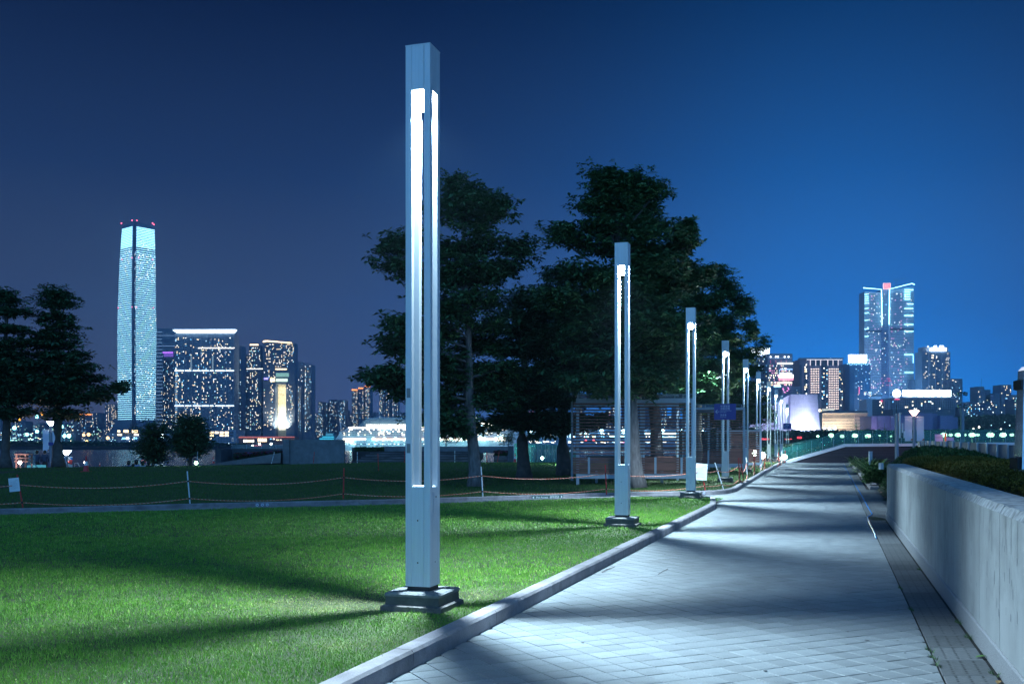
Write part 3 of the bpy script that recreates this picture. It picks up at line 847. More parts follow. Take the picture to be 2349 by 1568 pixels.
for i in (-1, 1):
    for j in (-1, 1):
        if post_me is None:
            p_ = post_geo().build('corner_post', M_alu, lamp); post_me = p_.data
        else:
            p_ = bpy.data.objects.new('corner_post', post_me); COL.objects.link(p_); p_.parent = lamp
        p_.location = (i * (S - PW) / 2, j * (S - PW) / 2, 0)
iw = S - 2 * PW - .004
for k in range(4):
    rot = Matrix.Rotation(k * math.pi / 2, 3, 'Z')
    MB().box(rot @ Vector((0, -S / 2 + .006, (b0 + zs0) / 2)), (iw, .010, zs0 - b0), 0, rot).build('lower_panel', M_alu, lamp)
    MB().box(rot @ Vector((0, -S / 2 + .006, (PT + zs1) / 2)), (iw, .010, PT - zs1), 0, rot).build('upper_panel', M_alu, lamp)
    sc_ = MB()
    for zz_ in (.42, .80 if k % 2 == 0 else .86):
        c_ = rot @ Vector((0, -S / 2 - .001, zz_)); sc_.add([c_ + rot @ Vector((.0075 * math.cos(t_ * math.pi / 5), 0, .0075 * math.sin(t_ * math.pi / 5))) for t_ in range(10)], [tuple(range(10))])
    sc_.build('screws', M_screw, lamp, kind='stuff')
MB().box((0, 0, zs0 + .004), (S - .018, S - .018, .008)).build('sill', M_white, lamp)
MB().box((0, 0, PT + .004), (S + .004, S + .004, .010)).build('lid', M_alu, lamp)
MB().lathe((0, 0, zs1 - .01), [(.10, .05), (.10, .02), (.092, .011)], 20).build('luminaire_rim', M_steel, lamp)
MB().lathe((0, 0, zs1 - .03), [(.088, .03), (.090, -.035), (.078, -.08), (.05, -.118), (.002, -.132)], 20).build('lens', M_lampglow, lamp)
# access door on the right-hand face
rot = Matrix.Rotation(math.pi / 2, 3, 'Z')
MB().box((S / 2 + .0015, 0, .93), (.003, .075, .26)).build('access_door', M_alu, lamp)
MB().box((S / 2 + .004, 0.012, 1.01), (.004, .010, .018)).build('door_lock', M_black, lamp)
pl = point_light('lamp_light', (0, .045, zs1 - .19), LAMP_W, LAMP_COL, lamp, 0.034, 'SPOT', R(140)); pl.data.spot_blend = 1.0
tmpl = lamp
lamps = []
for i, (px, Y) in enumerate(LAMPS):
    if i < len(LAMPS) - 1:
        a_, c_ = lamp_base(i), lamp_base(i + 1)
    d = c_ - a_; yaw = -math.atan2(d.x, d.y) if i < 9 else yaw
    if i < 9: yaw0 = yaw
    L_ = lamp if i == 0 else copy_tree(lamp)
    lamps.append(L_); L_.location = lamp_base(i); L_.rotation_euler = (0, 0, yaw0); L_['label'] = LLAB[i]
for j, yy_ in ((1, 0.1), (2, -8.9)):
    d = lamp_base(1) - lamp_base(0)
    L_ = copy_tree(lamp); L_.location = lamp_base(0) - Vector((d.x, d.y, 0)) * j; L_['label'] = ['', 'aluminium lamp post just behind the viewpoint, outside the frame', 'aluminium lamp post farther behind the viewpoint, outside the frame'][j]
# weld stickers / tape patches on the nearest post
st = MB(); 
for hh in (1.95, 1.45):
    st.box((-S / 2 + .03, -S / 2 - .0015, hh - .0), (.035, .001, .085))
tp = st.build('tape_patches', mat('grey_tape', (.2, .22, .24), .7), None); tp.parent = lamps[0]

# blue direction signs on two lamp posts
def dir_sign(li, label, z, w, h, full):
    b = lamp_base(li); yw = lamps[li].rotation_euler.z
    c = b + Vector((0, 0, z)) + Matrix.Rotation(yw, 3, 'Z') @ Vector((0, -S / 2 - .03, 0))
    t = thing('direction_sign', label, 'sign', c); t.rotation_euler = (0, 0, 0)
    rt = Matrix.Rotation(yw * .35, 3, 'Z')
    MB().box(c, (w, .012, h), 0, rt).build('panel', M_sign, t)
    MB().box(c + rt @ Vector((0, .02, h * .4)), (w * .7, .02, .03), 0, rt).box(c + rt @ Vector((0, .02, -h * .4)), (w * .7, .02, .03), 0, rt).build('bracket', M_steel, t)
    def tx_(s, size, x, zz_): text('lettering', s, size, c + rt @ Vector((x, -.009, zz_)), (R(90), 0, yw * .35), M_signtxt, t)
    k = w / .77
    tx_('\u4e2d\u74b0\u6d77\u6ff1', .085 * k, -.17 * k, .165 * k); tx_('\u6d3b\u52d5\u7a7a\u9593', .085 * k, -.17 * k, .075 * k)
    tx_('Central Harbourfront', .045 * k, -.17 * k, .025 * k); tx_('Event Space', .045 * k, -.17 * k, -.03 * k)
    tx_('\u7f8e\u98df\u8eca', .075 * k, -.17 * k, -.15 * k); tx_('Food Truck', .045 * k, -.17 * k, -.21 * k)
    ar = MB()
    for sgn in (-1, 1):
        ar.box(c + rt @ Vector((-.30 * k, -.009, sgn * .035 * k)), (.10 * k, .002, .014 * k), 0, rt @ Matrix.Rotation(-sgn * R(45), 3, 'Y'))
    ar.box(c + rt @ Vector((-.265 * k, -.009, 0)), (.13 * k, .0021, .014 * k), 0, rt); ar.build('arrow', M_signtxt, t)
dir_sign(3, 'larger purplish blue direction sign with a left arrow, on the fourth lamp post', (1015 - 944) / F * 36.2 + CAMH - gz(36.2) - LAWN, .77, .57, True)
dir_sign(9, 'smaller purplish blue direction sign on the last lamp post', 3.05, .72, .55, False)

# blue cable along the drain strip
M_cable = mat('blue_cable', (0.03, 0.30, 0.85), 0.25)
cpts = [(555, 250), (600, 330), (655, 430), (692, 490), (730, 555), (775, 630), (820, 705), (870, 790), (920, 880), (970, 970), (1010, 1045), (1070, 1140), (1040, 1160), (985, 1195), (995, 1240), (1040, 1340), (1062, 1385), (1090, 1430), (1115, 1490), (1140, 1568)]
cw = [G((3250 + a / 4.48) / 1.7437, (1800 + b / 4.48) / 1.7437, .012) for a, b in cpts]
MB().tube(cw, .011, 5).build('cable', M_cable, None, label='thin blue cable lying along the joint beside the drain slabs', category='cable')
tag(COL.objects['cable'], 'thin blue cable lying along the joint beside the drain slabs', 'cable')
# fallen leaves, twigs and tufts on the paving
M_dead = mat('dead_leaf', (0.30, 0.17, 0.06), 0.8); M_greenleaf = mat('fallen_green_leaf', (0.10, 0.22, 0.04), 0.5)
def fallen(px, py, s, label, m, off=0.0, yawd=0):
    b = G(px, py, off + .006); t = MB(); a = R(yawd)
    pr = [(-1, 0, 0), (-.5, .32, .10), (.3, .36, .14), (1, 0, .02), (.3, -.36, .16), (-.5, -.32, .12), (0, 0, .02)]
    vs = [b + Vector(((x * math.cos(a) - y_ * math.sin(a)) * s, (x * math.sin(a) + y_ * math.cos(a)) * s, z * s)) for x, y_, z in pr]
    o = t.add(vs, [(0, 1, 6), (1, 2, 6), (2, 3, 6), (3, 4, 6), (4, 5, 6), (5, 0, 6)]).build('fallen_leaf', m, None)
    tag(o, label, 'leaf', 'fallen leaves')
fallen(2252, 1505, .06, 'green leaf lying beside the skirting near the bottom right corner', M_greenleaf, 0, 20)
fallen(2290, 1563, .05, 'pale curled leaf at the foot of the wall in the bottom right corner', M_dead, 0, 60)
fallen(214, 1153, .10, 'yellow leaf on the roped lawn, near the left red pole', M_dead, LAWN, 60)
fallen(228, 1127, .12, 'thin yellowish leaf on the roped lawn, between the two left poles', M_dead, LAWN, 10)
fallen(655, 1134, .10, 'dark curled leaf on the roped lawn under the ropes, left of the upright red pole', M_dead, LAWN, 70)
fallen(755, 1133, .11, 'brown leaf near the foot of the upright red pole', M_dead, LAWN, 30)
for k, (px, py) in enumerate(sorted(((522, 1109), (560, 1107), (483, 1110), (500, 1120), (540, 1118), (620, 1111), (660, 1117), (470, 1131), (590, 1122), (700, 1104), (640, 1099), (690, 1125), (840, 1120), (860, 1112), (1030, 1133), (1060, 1122), (1250, 1112), (1190, 1124)))):
    fallen(px, py, .075, '%s from the left of the small brown dry leaves on the roped lawn' % ORD[k], M_dead, LAWN, k * 37)
rn = random.Random(4)
tf = MB()
for s in [5.9, 6.2, 6.35, 6.9, 7.2, 7.45, 7.7, 8.2, 8.9, 9.6, 11.0, 12.6]:
    for xx in ((stripX(s) if rn.random() < .6 else wallX(s) - .035),):
        for b_ in range(26):
            a = rn.uniform(0, 6.28); L = rn.uniform(.02, .06); bx, by = xx + rn.uniform(-.006, .006), s + rn.uniform(-.07, .07)
            p = Vector((bx, by, 0)); e = p + Vector((math.cos(a) * L * .7, math.sin(a) * L * .7, L * .8)); d = Vector((-math.sin(a), math.cos(a), 0)) * .003
            tf.add([p - d, p + d, e], [(0, 1, 2)])
tf.build('weeds', mat('weed', (.05, .13, .03), .6), None, kind='stuff', label='small weeds growing in the joints of the drain strip')
tw = MB()
for a, b in (((1382, 1312), (1410, 1299)), ((1380, 1311), (1400, 1302)), ((1510, 1316), (1532, 1304))):
    tw.tube([G(a[0], a[1], .008), G((a[0] + b[0]) / 2, (a[1] + b[1]) / 2 - 1, .015), G(b[0], b[1], .008)], .004, 4)
tag(tw.build('twigs', M_bark2, None), 'loose dry twigs on the paving beside the near kerb', 'twig', kind='stuff')
# ------------------------------------------------------------------ trees
def tree(name, label, px, py, profile, seed, nros, leaf, lean=0, crown_z=None, trunk_r=.16, lm=None, bm=None, tiers=None, group=None, off=LAWN, Yf=None, shoots=(), clearf=0.0, lw=.40, nl=7, depth=.8):
    """profile: (py, px_left, px_right) silhouette in picture units, used as real metres at the tree's distance"""
    r_ = random.Random(seed); rg = np.random.default_rng(seed)
    base = G(px, py, off) if Yf is None else Vector((U(px, Yf), Yf, V(py, Yf)))
    Y = base.y; k = Y / F
    prof = sorted([((HY - p[0]) * k + CAMH - base.z, (px + lean - p[1]) * k, (p[2] - px - lean) * k) for p in profile])
    zs = [p[0] for p in prof]
    root = thing(name, label, 'tree', base, group)
    top = zs[-1]; lx = lean * k
    axis = lambda z: Vector((lx * min(1, max(0, z / (top * .7))) + .05 * math.sin(z * 1.3 + seed), .05 * math.sin(z * .9), z))
    zt = [0, .05 * top, .12 * top] + [top * t for t in (.2, .3, .4, .5, .6, .7, .8, .9, .97)]
    MB().tube([base + axis(z) for z in zt], [trunk_r * (1.5 if i == 0 else 1.15 if i == 1 else 1) * (1 - .93 * z / top) ** .8 for i, z in enumerate(zt)], 10).build('trunk', bm or M_bark, root, smooth=True)
    br = MB(); cs = []; wts = []
    z0 = zs[0]
    if tiers is None:
        n = int((top - z0) / (.66 if top > 5 else .26)); levels = [z0 + (top - .35 - z0) * (i + r_.uniform(.2, .8)) / n for i in range(n)]
    else: levels = [z0 + (top - z0) * t for t in tiers]
    for li, z in enumerate(sorted(levels)):
        nb = 9
        a0 = r_.uniform(0, 6.28)
        for b in range(nb):
            a = a0 + 2 * math.pi * b / nb + r_.uniform(-.3, .3)
            L_, R_ = np.interp(z, zs, [p[1] for p in prof]), np.interp(z, zs, [p[2] for p in prof])
            rx_ = (R_ if math.cos(a) > 0 else L_) ; rx_ -= (.22 if rx_ < 1.5 else 0) if top > 5 else .1; ry_ = depth * (abs(L_) + abs(R_)) / 2
            if rx_ < .05 or (top > 5 and rx_ > 1.2 and r_.random() < .20): continue
            if clearf and z < z0 + (top - z0) * clearf and math.sin(a) < .25 and math.cos(a) > -.55: continue
            ln = 1 / math.sqrt((math.cos(a) / rx_) ** 2 + (math.sin(a) / max(ry_, .1)) ** 2) * r_.choice((r_.uniform(.55, .95), r_.uniform(.8, 1.05), r_.uniform(.92, 1.12))) * (.74 if (li % 2 and top > 5) else 1.0)
            zb_ = z + r_.uniform(-.22, .22) if (top > 5 and tiers is None) else z + r_.uniform(-.09, .09)
            zr = max(.9 if top > 5 else .5, z - ln * r_.uniform(.22, .42)); zr = min(zr, z)
            s = axis(zr); e = Vector((axis(z).x + math.cos(a) * ln, math.sin(a) * ln, zb_ + .06 * ln))
            mid = s.lerp(e, .5) + Vector((0, 0, -.09 * ln + .10 * (z - zr))); 
            rb = max(.012, .055 * trunk_r / .16 * (1 - zr / top) ** .7)
            br.tube([base + s, base + mid, base + e], [rb, rb * .6, rb * .15], 5)
            m = max(4, int(ln * 5))
            for q in range(m):
                t = .30 + .72 * (q + r_.random()) / m
                p = (s.lerp(mid, t * 2) if t < .5 else mid.lerp(e, (t - .5) * 2))
                sp_ = .12 + .17 * ln * (1.15 - abs(t - .6))
                d = Vector((-math.sin(a), math.cos(a), 0)) * r_.uniform(-1, 1) * sp_ * 1.3 + Vector((math.cos(a), math.sin(a), 0)) * r_.uniform(-.3, .3) * sp_
                c = p + d + Vector((0, 0, r_.uniform(-.02, .10)))
                if abs(d.length) > .18 and r_.random() < .5: br.tube([base + p, base + c], [rb * .35, rb * .15], 4)
                cs.append(c); wts.append((.35 + ln * .5) * (.45 + t))
    for sx_, s0_, s1_ in shoots:
        zz0, zz1 = (HY - s1_) * k + CAMH - base.z, (HY - s0_) * k + CAMH - base.z; X_ = (sx_ - px) * k
        br.tube([base + axis(zz0 - 1.2), base + Vector((X_, 0, zz0)), base + Vector((X_ + .05, 0, zz1))], [.05, .03, .008], 5)
        m = int((zz1 - zz0) / .035)
        for q in range(m):
            t = q / m; rr_ = .20 * (1 - .75 * t) + .04; cs.append(Vector((X_ + r_.uniform(-rr_, rr_), r_.uniform(-rr_, rr_), zz0 + (zz1 - zz0) * t))); wts.append(1.1)
    br.build('branches', bm or M_bark, root, kind='stuff')
    cs = np.array([[c.x, c.y, c.z] for c in cs]); wts = np.array(wts); wts /= wts.sum()
    idx = rg.choice(len(cs), nros, p=wts)
    sc_ = leaf * 1.15
    c = cs[idx] + rg.normal(0, 1, (nros, 3)) * np.array([sc_, sc_, sc_ * ((.30 if top > 5 else .7) if tiers is None else .20)]) + np.array(base)
    lpx = np.array([U(a_, b_) for a_, b_ in LAMPS]); lpy = np.array([b_ for a_, b_ in LAMPS])
    keep = c[:, 0] < np.interp(c[:, 1], lpy, lpx) - .55
    c = c[keep]; idx = idx[keep]; nros = len(c)
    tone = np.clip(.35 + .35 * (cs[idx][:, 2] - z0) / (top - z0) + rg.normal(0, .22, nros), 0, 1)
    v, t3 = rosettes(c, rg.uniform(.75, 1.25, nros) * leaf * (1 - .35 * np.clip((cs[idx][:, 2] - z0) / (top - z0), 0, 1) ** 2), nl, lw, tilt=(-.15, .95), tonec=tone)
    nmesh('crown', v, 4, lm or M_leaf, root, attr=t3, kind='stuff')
    return root
TG = 'park trees behind the lamp row'
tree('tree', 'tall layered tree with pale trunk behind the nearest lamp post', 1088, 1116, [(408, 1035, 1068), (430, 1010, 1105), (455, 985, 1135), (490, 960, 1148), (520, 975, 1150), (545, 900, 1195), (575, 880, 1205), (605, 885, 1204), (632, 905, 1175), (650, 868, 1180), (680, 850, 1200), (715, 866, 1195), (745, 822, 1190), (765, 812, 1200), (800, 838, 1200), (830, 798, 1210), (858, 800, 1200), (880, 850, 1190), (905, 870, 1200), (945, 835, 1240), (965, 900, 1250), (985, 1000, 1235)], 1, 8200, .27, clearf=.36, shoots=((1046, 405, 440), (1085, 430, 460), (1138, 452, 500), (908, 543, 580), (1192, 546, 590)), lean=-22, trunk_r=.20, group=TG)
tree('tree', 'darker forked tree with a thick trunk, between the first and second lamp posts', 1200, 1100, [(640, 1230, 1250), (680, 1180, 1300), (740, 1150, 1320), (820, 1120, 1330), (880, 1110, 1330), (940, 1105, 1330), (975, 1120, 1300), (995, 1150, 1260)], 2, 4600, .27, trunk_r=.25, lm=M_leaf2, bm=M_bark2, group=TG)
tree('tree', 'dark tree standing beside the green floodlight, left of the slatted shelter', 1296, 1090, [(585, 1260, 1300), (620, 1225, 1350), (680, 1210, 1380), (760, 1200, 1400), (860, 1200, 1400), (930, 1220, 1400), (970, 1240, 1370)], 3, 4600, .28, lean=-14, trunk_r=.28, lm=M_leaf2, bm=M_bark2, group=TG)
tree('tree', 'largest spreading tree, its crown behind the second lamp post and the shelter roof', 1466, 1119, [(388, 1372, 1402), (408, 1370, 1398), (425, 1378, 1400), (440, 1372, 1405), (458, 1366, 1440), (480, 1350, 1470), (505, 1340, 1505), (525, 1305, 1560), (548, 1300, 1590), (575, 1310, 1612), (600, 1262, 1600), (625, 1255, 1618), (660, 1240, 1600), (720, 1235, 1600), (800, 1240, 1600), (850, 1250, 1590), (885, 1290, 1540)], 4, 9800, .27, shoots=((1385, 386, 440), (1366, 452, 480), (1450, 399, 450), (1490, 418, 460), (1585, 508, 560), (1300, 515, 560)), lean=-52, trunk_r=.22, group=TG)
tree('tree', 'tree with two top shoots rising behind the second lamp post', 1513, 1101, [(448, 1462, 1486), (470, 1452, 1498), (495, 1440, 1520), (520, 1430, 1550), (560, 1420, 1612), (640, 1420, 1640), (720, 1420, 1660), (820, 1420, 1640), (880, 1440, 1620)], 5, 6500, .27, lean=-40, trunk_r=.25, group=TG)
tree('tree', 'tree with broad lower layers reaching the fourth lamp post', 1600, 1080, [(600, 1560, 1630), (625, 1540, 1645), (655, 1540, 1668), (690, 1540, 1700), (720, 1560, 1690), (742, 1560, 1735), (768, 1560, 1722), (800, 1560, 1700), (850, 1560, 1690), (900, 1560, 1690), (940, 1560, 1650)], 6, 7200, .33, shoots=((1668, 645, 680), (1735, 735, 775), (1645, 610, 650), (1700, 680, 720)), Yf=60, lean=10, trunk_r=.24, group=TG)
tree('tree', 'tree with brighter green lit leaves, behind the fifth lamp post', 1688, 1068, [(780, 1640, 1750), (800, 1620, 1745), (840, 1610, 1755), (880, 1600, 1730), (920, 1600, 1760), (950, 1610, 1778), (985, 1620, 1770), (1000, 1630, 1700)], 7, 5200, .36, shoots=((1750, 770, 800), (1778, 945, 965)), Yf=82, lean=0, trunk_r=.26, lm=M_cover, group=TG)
TL = 'trees on the left edge of the lawn'
T2P = [(660, 112, 128), (672, 92, 135), (684, 84, 158), (700, 88, 145), (716, 60, 168), (728, 62, 150), (738, 70, 190), (752, 66, 165), (770, 60, 184), (790, 70, 175), (806, 40, 225), (818, 50, 222), (832, 60, 170), (852, 30, 252), (868, 40, 248), (880, 20, 262), (905, 25, 285), (918, 40, 275), (932, 50, 225), (950, 62, 172), (962, 90, 130)]
tree('tree', 'layered tree with a straight dark trunk, right one of the two at the left edge', 133, 1071, T2P, 9, 3900, .33, trunk_r=.26, lm=M_leaf2, bm=M_bark2, shoots=((120, 658, 690), (150, 680, 700)), tiers=[.05, .165, .23, .31, .40, .49, .57, .64, .71, .785, .87, .94], group=TL, depth=.7)
T1P = [(672, 0, 22), (690, -8, 16), (705, -20, 45), (720, -25, 60), (740, -30, 35), (760, -40, 70), (790, -50, 80), (800, -45, 60), (850, -55, 95), (880, -60, 90), (910, -50, 70), (945, -45, 60), (960, -20, 40)]
tree('tree', 'layered tree cut off by the left edge of the picture', 14, 1073, T1P, 10, 3600, .33, trunk_r=.24, lm=M_leaf2, bm=M_bark2, shoots=((8, 668, 700),), tiers=[.05, .16, .24, .34, .43, .52, .60, .72, .85, .94], group=TL, depth=.7)
tree('tree', 'small lopsided tree beside the seated people', 352, 1080, [(960, 335, 345), (968, 322, 375), (985, 315, 380), (1005, 325, 385), (1020, 308, 385), (1035, 312, 375), (1048, 330, 392), (1056, 345, 380)], 11, 1500, .22, trunk_r=.10, lm=M_leaf2, bm=M_bark2, group='small round trees beyond the lawn', Yf=62, nl=6)
tree('tree', 'small dense round tree left of the low dark planter wall', 436, 1075, [(946, 420, 450), (958, 405, 462), (975, 396, 472), (1000, 390, 480), (1020, 392, 482), (1035, 402, 470), (1041, 420, 450)], 12, 3000, .22, trunk_r=.12, lm=M_leaf2, bm=M_bark2, group='small round trees beyond the lawn', Yf=62, nl=6)
for i, (px, y0, y1, w, lb) in enumerate(((1165, 985, 1023, 22, 'thin young sapling above the terrace wall, in front of the ship bow'), (1222, 982, 1020, 18, 'thin young sapling just left of the thick forked trunk'), (1024, 985, 1023, 20, 'bare young sapling above the terrace wall, right of the nearest lamp post'))):
    tree('sapling', lb, px, y1 + 6, [(y0, px - 4, px + 4), (y0 + 10, px - w * .7, px + w * .7), (y0 + 22, px - w, px + w), (y1 - 8, px - w * .5, px + w * .5)], 20 + i, 130 if i < 2 else 40, .20, trunk_r=.04, lm=M_leaf, bm=M_bark2, group='young saplings behind the terrace wall', Yf=70, nl=5)
for i, (px, y0, y1, w, lb) in enumerate(((1992, 985, 1012, 24, 'sparse young tree behind the green glass, under the old hotel'), (1777, 962, 1058, 26, 'bare twiggy tree between the last lamp posts'), (1964, 962, 1000, 26, 'sparse tree in front of the old hotel corner'), (2030, 968, 1008, 32, 'sparse leafy tree left of the slim equipment pole'))):
    tree('young_tree', lb, px, y1 + 4, [(y0, px - 5, px + 5), (y0 + 10, px - w * .7, px + w * .7), (y0 + 22, px - w, px + w), (y1 - 6, px - w * .5, px + w * .5)], 30 + i, 160 if i != 1 else 260, .22, trunk_r=.05, lm=M_leaf2, bm=M_bark2, group='young trees beyond the ramp', Yf=[100, 88, 110, 100][i], nl=5)

# ------------------------------------------------------------------ slatted shelters
def shelter(label, Y, x0, xm, x1, ytop, ybot, slat0, slat1, nsl, sol0, sol1, nso, rail0, rail1, battens, roof=True, depth=3.0, hang=0.0):
    zb = V(ybot, Y); root = thing('shelter', label, 'shelter', (U((x0 + x1) / 2, Y), Y, zb), 'slatted timber and metal shelters')
    k = Y / F; X0, X1 = U(x0, Y), U(x1, Y)
    def post(px, w, y_=Y, top=ytop): MB().bb(U(px, Y) , U(px, Y) + w, y_ - .05, y_ + .07, zb, V(top, Y)).build('post', M_steel, root)
    post(x0, .10)
    for xx in xm: post(xx, .075); post(xx + .09 / k, .075)
    post(x1, .10)
    for xx in [x0] + list(xm) + [x1]: post(xx, .08, Y + depth)
    for yy in (Y, Y + depth):
        MB().bb(X0 + .101, X1 - .001, yy - .045, yy + .065, V(ytop + 9.5 * 36.3 / Y, Y) , V(ytop, Y)).build('beam', M_steel, root)
    MB().bb(X0 + .101, X1 - .001, Y - .042, Y + .062, V(rail1, Y), V(rail0, Y)).build('bottom_rail', M_steel, root)
    sl = None
    for i in range(nsl):
        yy = slat0 + (slat1 - slat0) * i / (nsl - 1); h = 2.9 * k * (36.3 / Y)
        m = MB().bb(X0 - hang, X1 - .01, Y - .072, Y - .047, V(yy, Y) - h / 2, V(yy, Y) + h / 2).build('slat', M_wood, root)
    n = nso
    for i in range(n):
        a = sol0 + (sol1 - sol0) * i / n; b = sol0 + (sol1 - sol0) * (i + 1) / n
        MB().bb(X0 - hang, X1 - .01, Y - .073, Y - .048, V(b, Y) + .008, V(a, Y) - .006).build('board', M_wood, root)
    # back screen, lower boards only and a few posts
    for i in range(n // 2 + 2):
        a = sol0 + (sol1 - sol0) * i / (n // 2 + 2); b = sol0 + (sol1 - sol0) * (i + 1) / (n // 2 + 2)
        MB().bb(X0 + (X1 - X0) * .45, X1, Y + depth, Y + depth + .02, V(b, Y) + .012, V(a, Y) - .012).build('back_board', M_wood, root)
    for bx in battens: MB().bb(U(bx, Y), U(bx, Y) + .075, Y - .10, Y - .0745, V(sol1, Y), V(sol0, Y)).build('batten', M_steel, root)
    if roof:
        gl = mat('roof_glass', (.25, .33, .36), .08, spec=.8)
        MB().bb(X0 - .25, X1 + .2, Y - .35, Y + depth + .4, V(ytop - 7 * 36.3 / Y, Y), V(ytop - 7 * 36.3 / Y, Y) + .014).build('roof_glass', gl, root)
        sp_ = MB()
        for xx in (X0 + .06, X1 - .06, (X0 + X1) / 2):
            for yy in (Y, Y + depth): sp_.bb(xx - .02, xx + .02, yy - .02, yy + .02, V(ytop, Y) + .001, V(ytop - 7 * 36.3 / Y, Y) - .001)
        sp_.build('roof_stubs', M_steel, root, kind='stuff')
    # bench inside
    bz = zb + .45
    for i in range(4): MB().bb(X0 + .6, X1 - .6, Y + 1.1 + i * .11, Y + 1.2 + i * .11, bz, bz + .04).build('bench_plank', M_wood, root)
    for xx in (X0 + .8, X1 - .8): MB().bb(xx - .03, xx + .03, Y + 1.12, Y + 1.5, zb, bz - .001).build('bench_leg', M_steel, root)
    return root
Ys1 = G(1320, 1111.5, LAWN).y
shelter('large slatted shelter with grey frame, behind the second and third lamp posts', Ys1, 1321.7, [1467.5], 1585, 913, 1111.5, 926, 1040, 17, 1048, 1086, 7, 1086.5, 1097, (1348, 1604 - 104, 1560), hang=.12)
Ys2 = G(1600, 1083, LAWN).y
shelter('middle slatted shelter, seen behind the fourth lamp post', Ys2, 1592, [1654], 1704, 934, 1083, 941, 1030, 17, 1033, 1063, 6, 1063.5, 1071, (1622,), hang=.1)
Ys3 = G(1690, 1073, LAWN).y
shelter('farthest slatted screen, low and dark between the fourth and fifth lamp posts', Ys3, 1672, [], 1742, 985, 1073, 990, 1030, 9, 1028, 1060, 6, 1060.5, 1066, (), hang=.05)

# ------------------------------------------------------------------ rope barrier
M_wpole = mat('white_pole', (0.72, 0.75, 0.80), 0.4); M_tape_ = mat('black_tie', (.02, .02, .02), .6)
M_rope = bpy.data.materials.new('orange_rope'); M_rope.use_nodes = True
nt = M_rope.node_tree; b_ = nt.nodes['Principled BSDF']; b_.inputs['Roughness'].default_value = .7
at = nt.nodes.new('ShaderNodeAttribute'); at.attribute_name = 'tone'
r_ = nt.nodes.new('ShaderNodeValToRGB'); r_.color_ramp.interpolation = 'CONSTANT'
e = r_.color_ramp.elements; e[0].color = (.70, .13, .06, 1); e[1].position = .55; e[1].color = (.85, .50, .38, 1)
nt.links.new(at.outputs['Fac'], r_.inputs[0]); nt.links.new(r_.outputs[0], b_.inputs['Base Color'])
def rope(name, pts, rad, label, sag, group):
    vs, fs, tn = [], [], []
    allp = []
    for (a, b), sg in zip(zip(pts[:-1], pts[1:]), sag):
        n = max(6, int((b - a).length / .03)); n = min(n, 240)
        for i in range(n + (1 if b is pts[-1] else 0)):
            t = i / n; p = a.lerp(b, t); p.z -= sg * 4 * t * (1 - t); allp.append(p)
    root = MB()
    n = 5; dist = 0; vv = []
    for i, p in enumerate(allp):
        d = (allp[min(i + 1, len(allp) - 1)] - allp[max(i - 1, 0)]).normalized()
        a = d.cross(Vector((0, 0, 1)))
        if a.length < 1e-3: a = Vector((1, 0, 0))
        a.normalize(); c = a.cross(d)
        if i: dist += (p - allp[i - 1]).length
        for k in range(n):
            th = 2 * math.pi * k / n; vv.append(p + (a * math.cos(th) + c * math.sin(th)) * rad); tn.append(((dist / .09) + k / n) % 1.0)
    for i in range(len(allp) - 1):
        for k in range(n): fs.append((i * n + k, i * n + (k + 1) % n, (i + 1) * n + (k + 1) % n, (i + 1) * n + k))
    o = root.add(vv, fs).build(name, M_rope, None)
    a = o.data.attributes.new('tone', 'FLOAT', 'POINT'); a.data.foreach_set('value', tn)
    tag(o, label, 'rope', group); return o
def pole(ptop, pbot, m, label, r=.017, off=LAWN, group='red and white barrier poles', Yf=None, ties=(.30, .82)):
    b = G(pbot[0], pbot[1], off) if Yf is None else Vector((U(pbot[0], Yf), Yf, V(pbot[1], Yf)))
    t = P(ptop[0], b.y, ptop[1]); root = thing('barrier_pole', label, 'pole', b, group)
    MB().tube([b - (t - b) * .02, t], r, 8).build('tube', m, root)
    for s in ties:
        c = t.lerp(b, s); d = (t - b).normalized(); MB().tube([c - d * .02, c + d * .02], r * 1.35, 8).build('tie', M_tape_, root)
    return b, t
PL = []
def front(ptop, pbot, m, label, **k):
    b, t = pole(ptop, pbot, m, label, **k); PL.append((b, t)); return b, t
front((-60, 1092), (-58, 1168), M_wpole, 'white pole left of the frame edge')
front((39.5, 1088), (53, 1166), M_red, 'leaning red pole holding a white paper notice, at the left edge')
front((429.5, 1080), (436, 1156.5), M_wpole, 'white pole in front of the long kerb, left of the nearest lamp post')
front((789, 1073), (787.5, 1144.5), M_red, 'upright red pole just left of the nearest lamp post')
front((1103.5, 1070), (1107.5, 1139), M_wpole, 'white pole beside the pale tree trunk')
front((1388.5, 1066), (1391.5, 1132.5), M_red, 'red pole in front of the large shelter, left of the second lamp post')
front((1607, 1062), (1618, 1125.5), M_red, 'leaning red pole holding a crumpled paper notice')
front((1640, 1060.5), (1659.6, 1121.5), M_wpole, 'strongly leaning white pole beside the third lamp post')
front((1694, 1049.5), (1697.4, 1108.5), M_red, 'left one of the two red poles knotted with rope')
b2, t2 = pole((1697.5, 1049), (1706.5, 1104), M_red, 'right one of the two red poles knotted with rope')
front((1711.7, 1048), (1714.8, 1097.5), M_wpole, 'white pole in front of the fifth lamp post')
front((1730.2, 1044.5), (1730.5, 1088.5), M_red, 'red pole between the fifth and sixth lamp posts', r=.02)
front((1755, 1036.5), (1744.3, 1080), M_wpole, 'white pole leaning left, beside the sixth lamp post', r=.02)
front((1757, 1040), (1753, 1075.5), M_red, 'red pole just right of the left leaning white pole', r=.02)
front((1763.5, 1037), (1771.5, 1071), M_wpole, 'white pole leaning right, beside the seventh lamp post', r=.02)
front((1785.5, 1037), (1787.5, 1064.5), M_red, 'red pole in front of the eighth lamp post', r=.02)
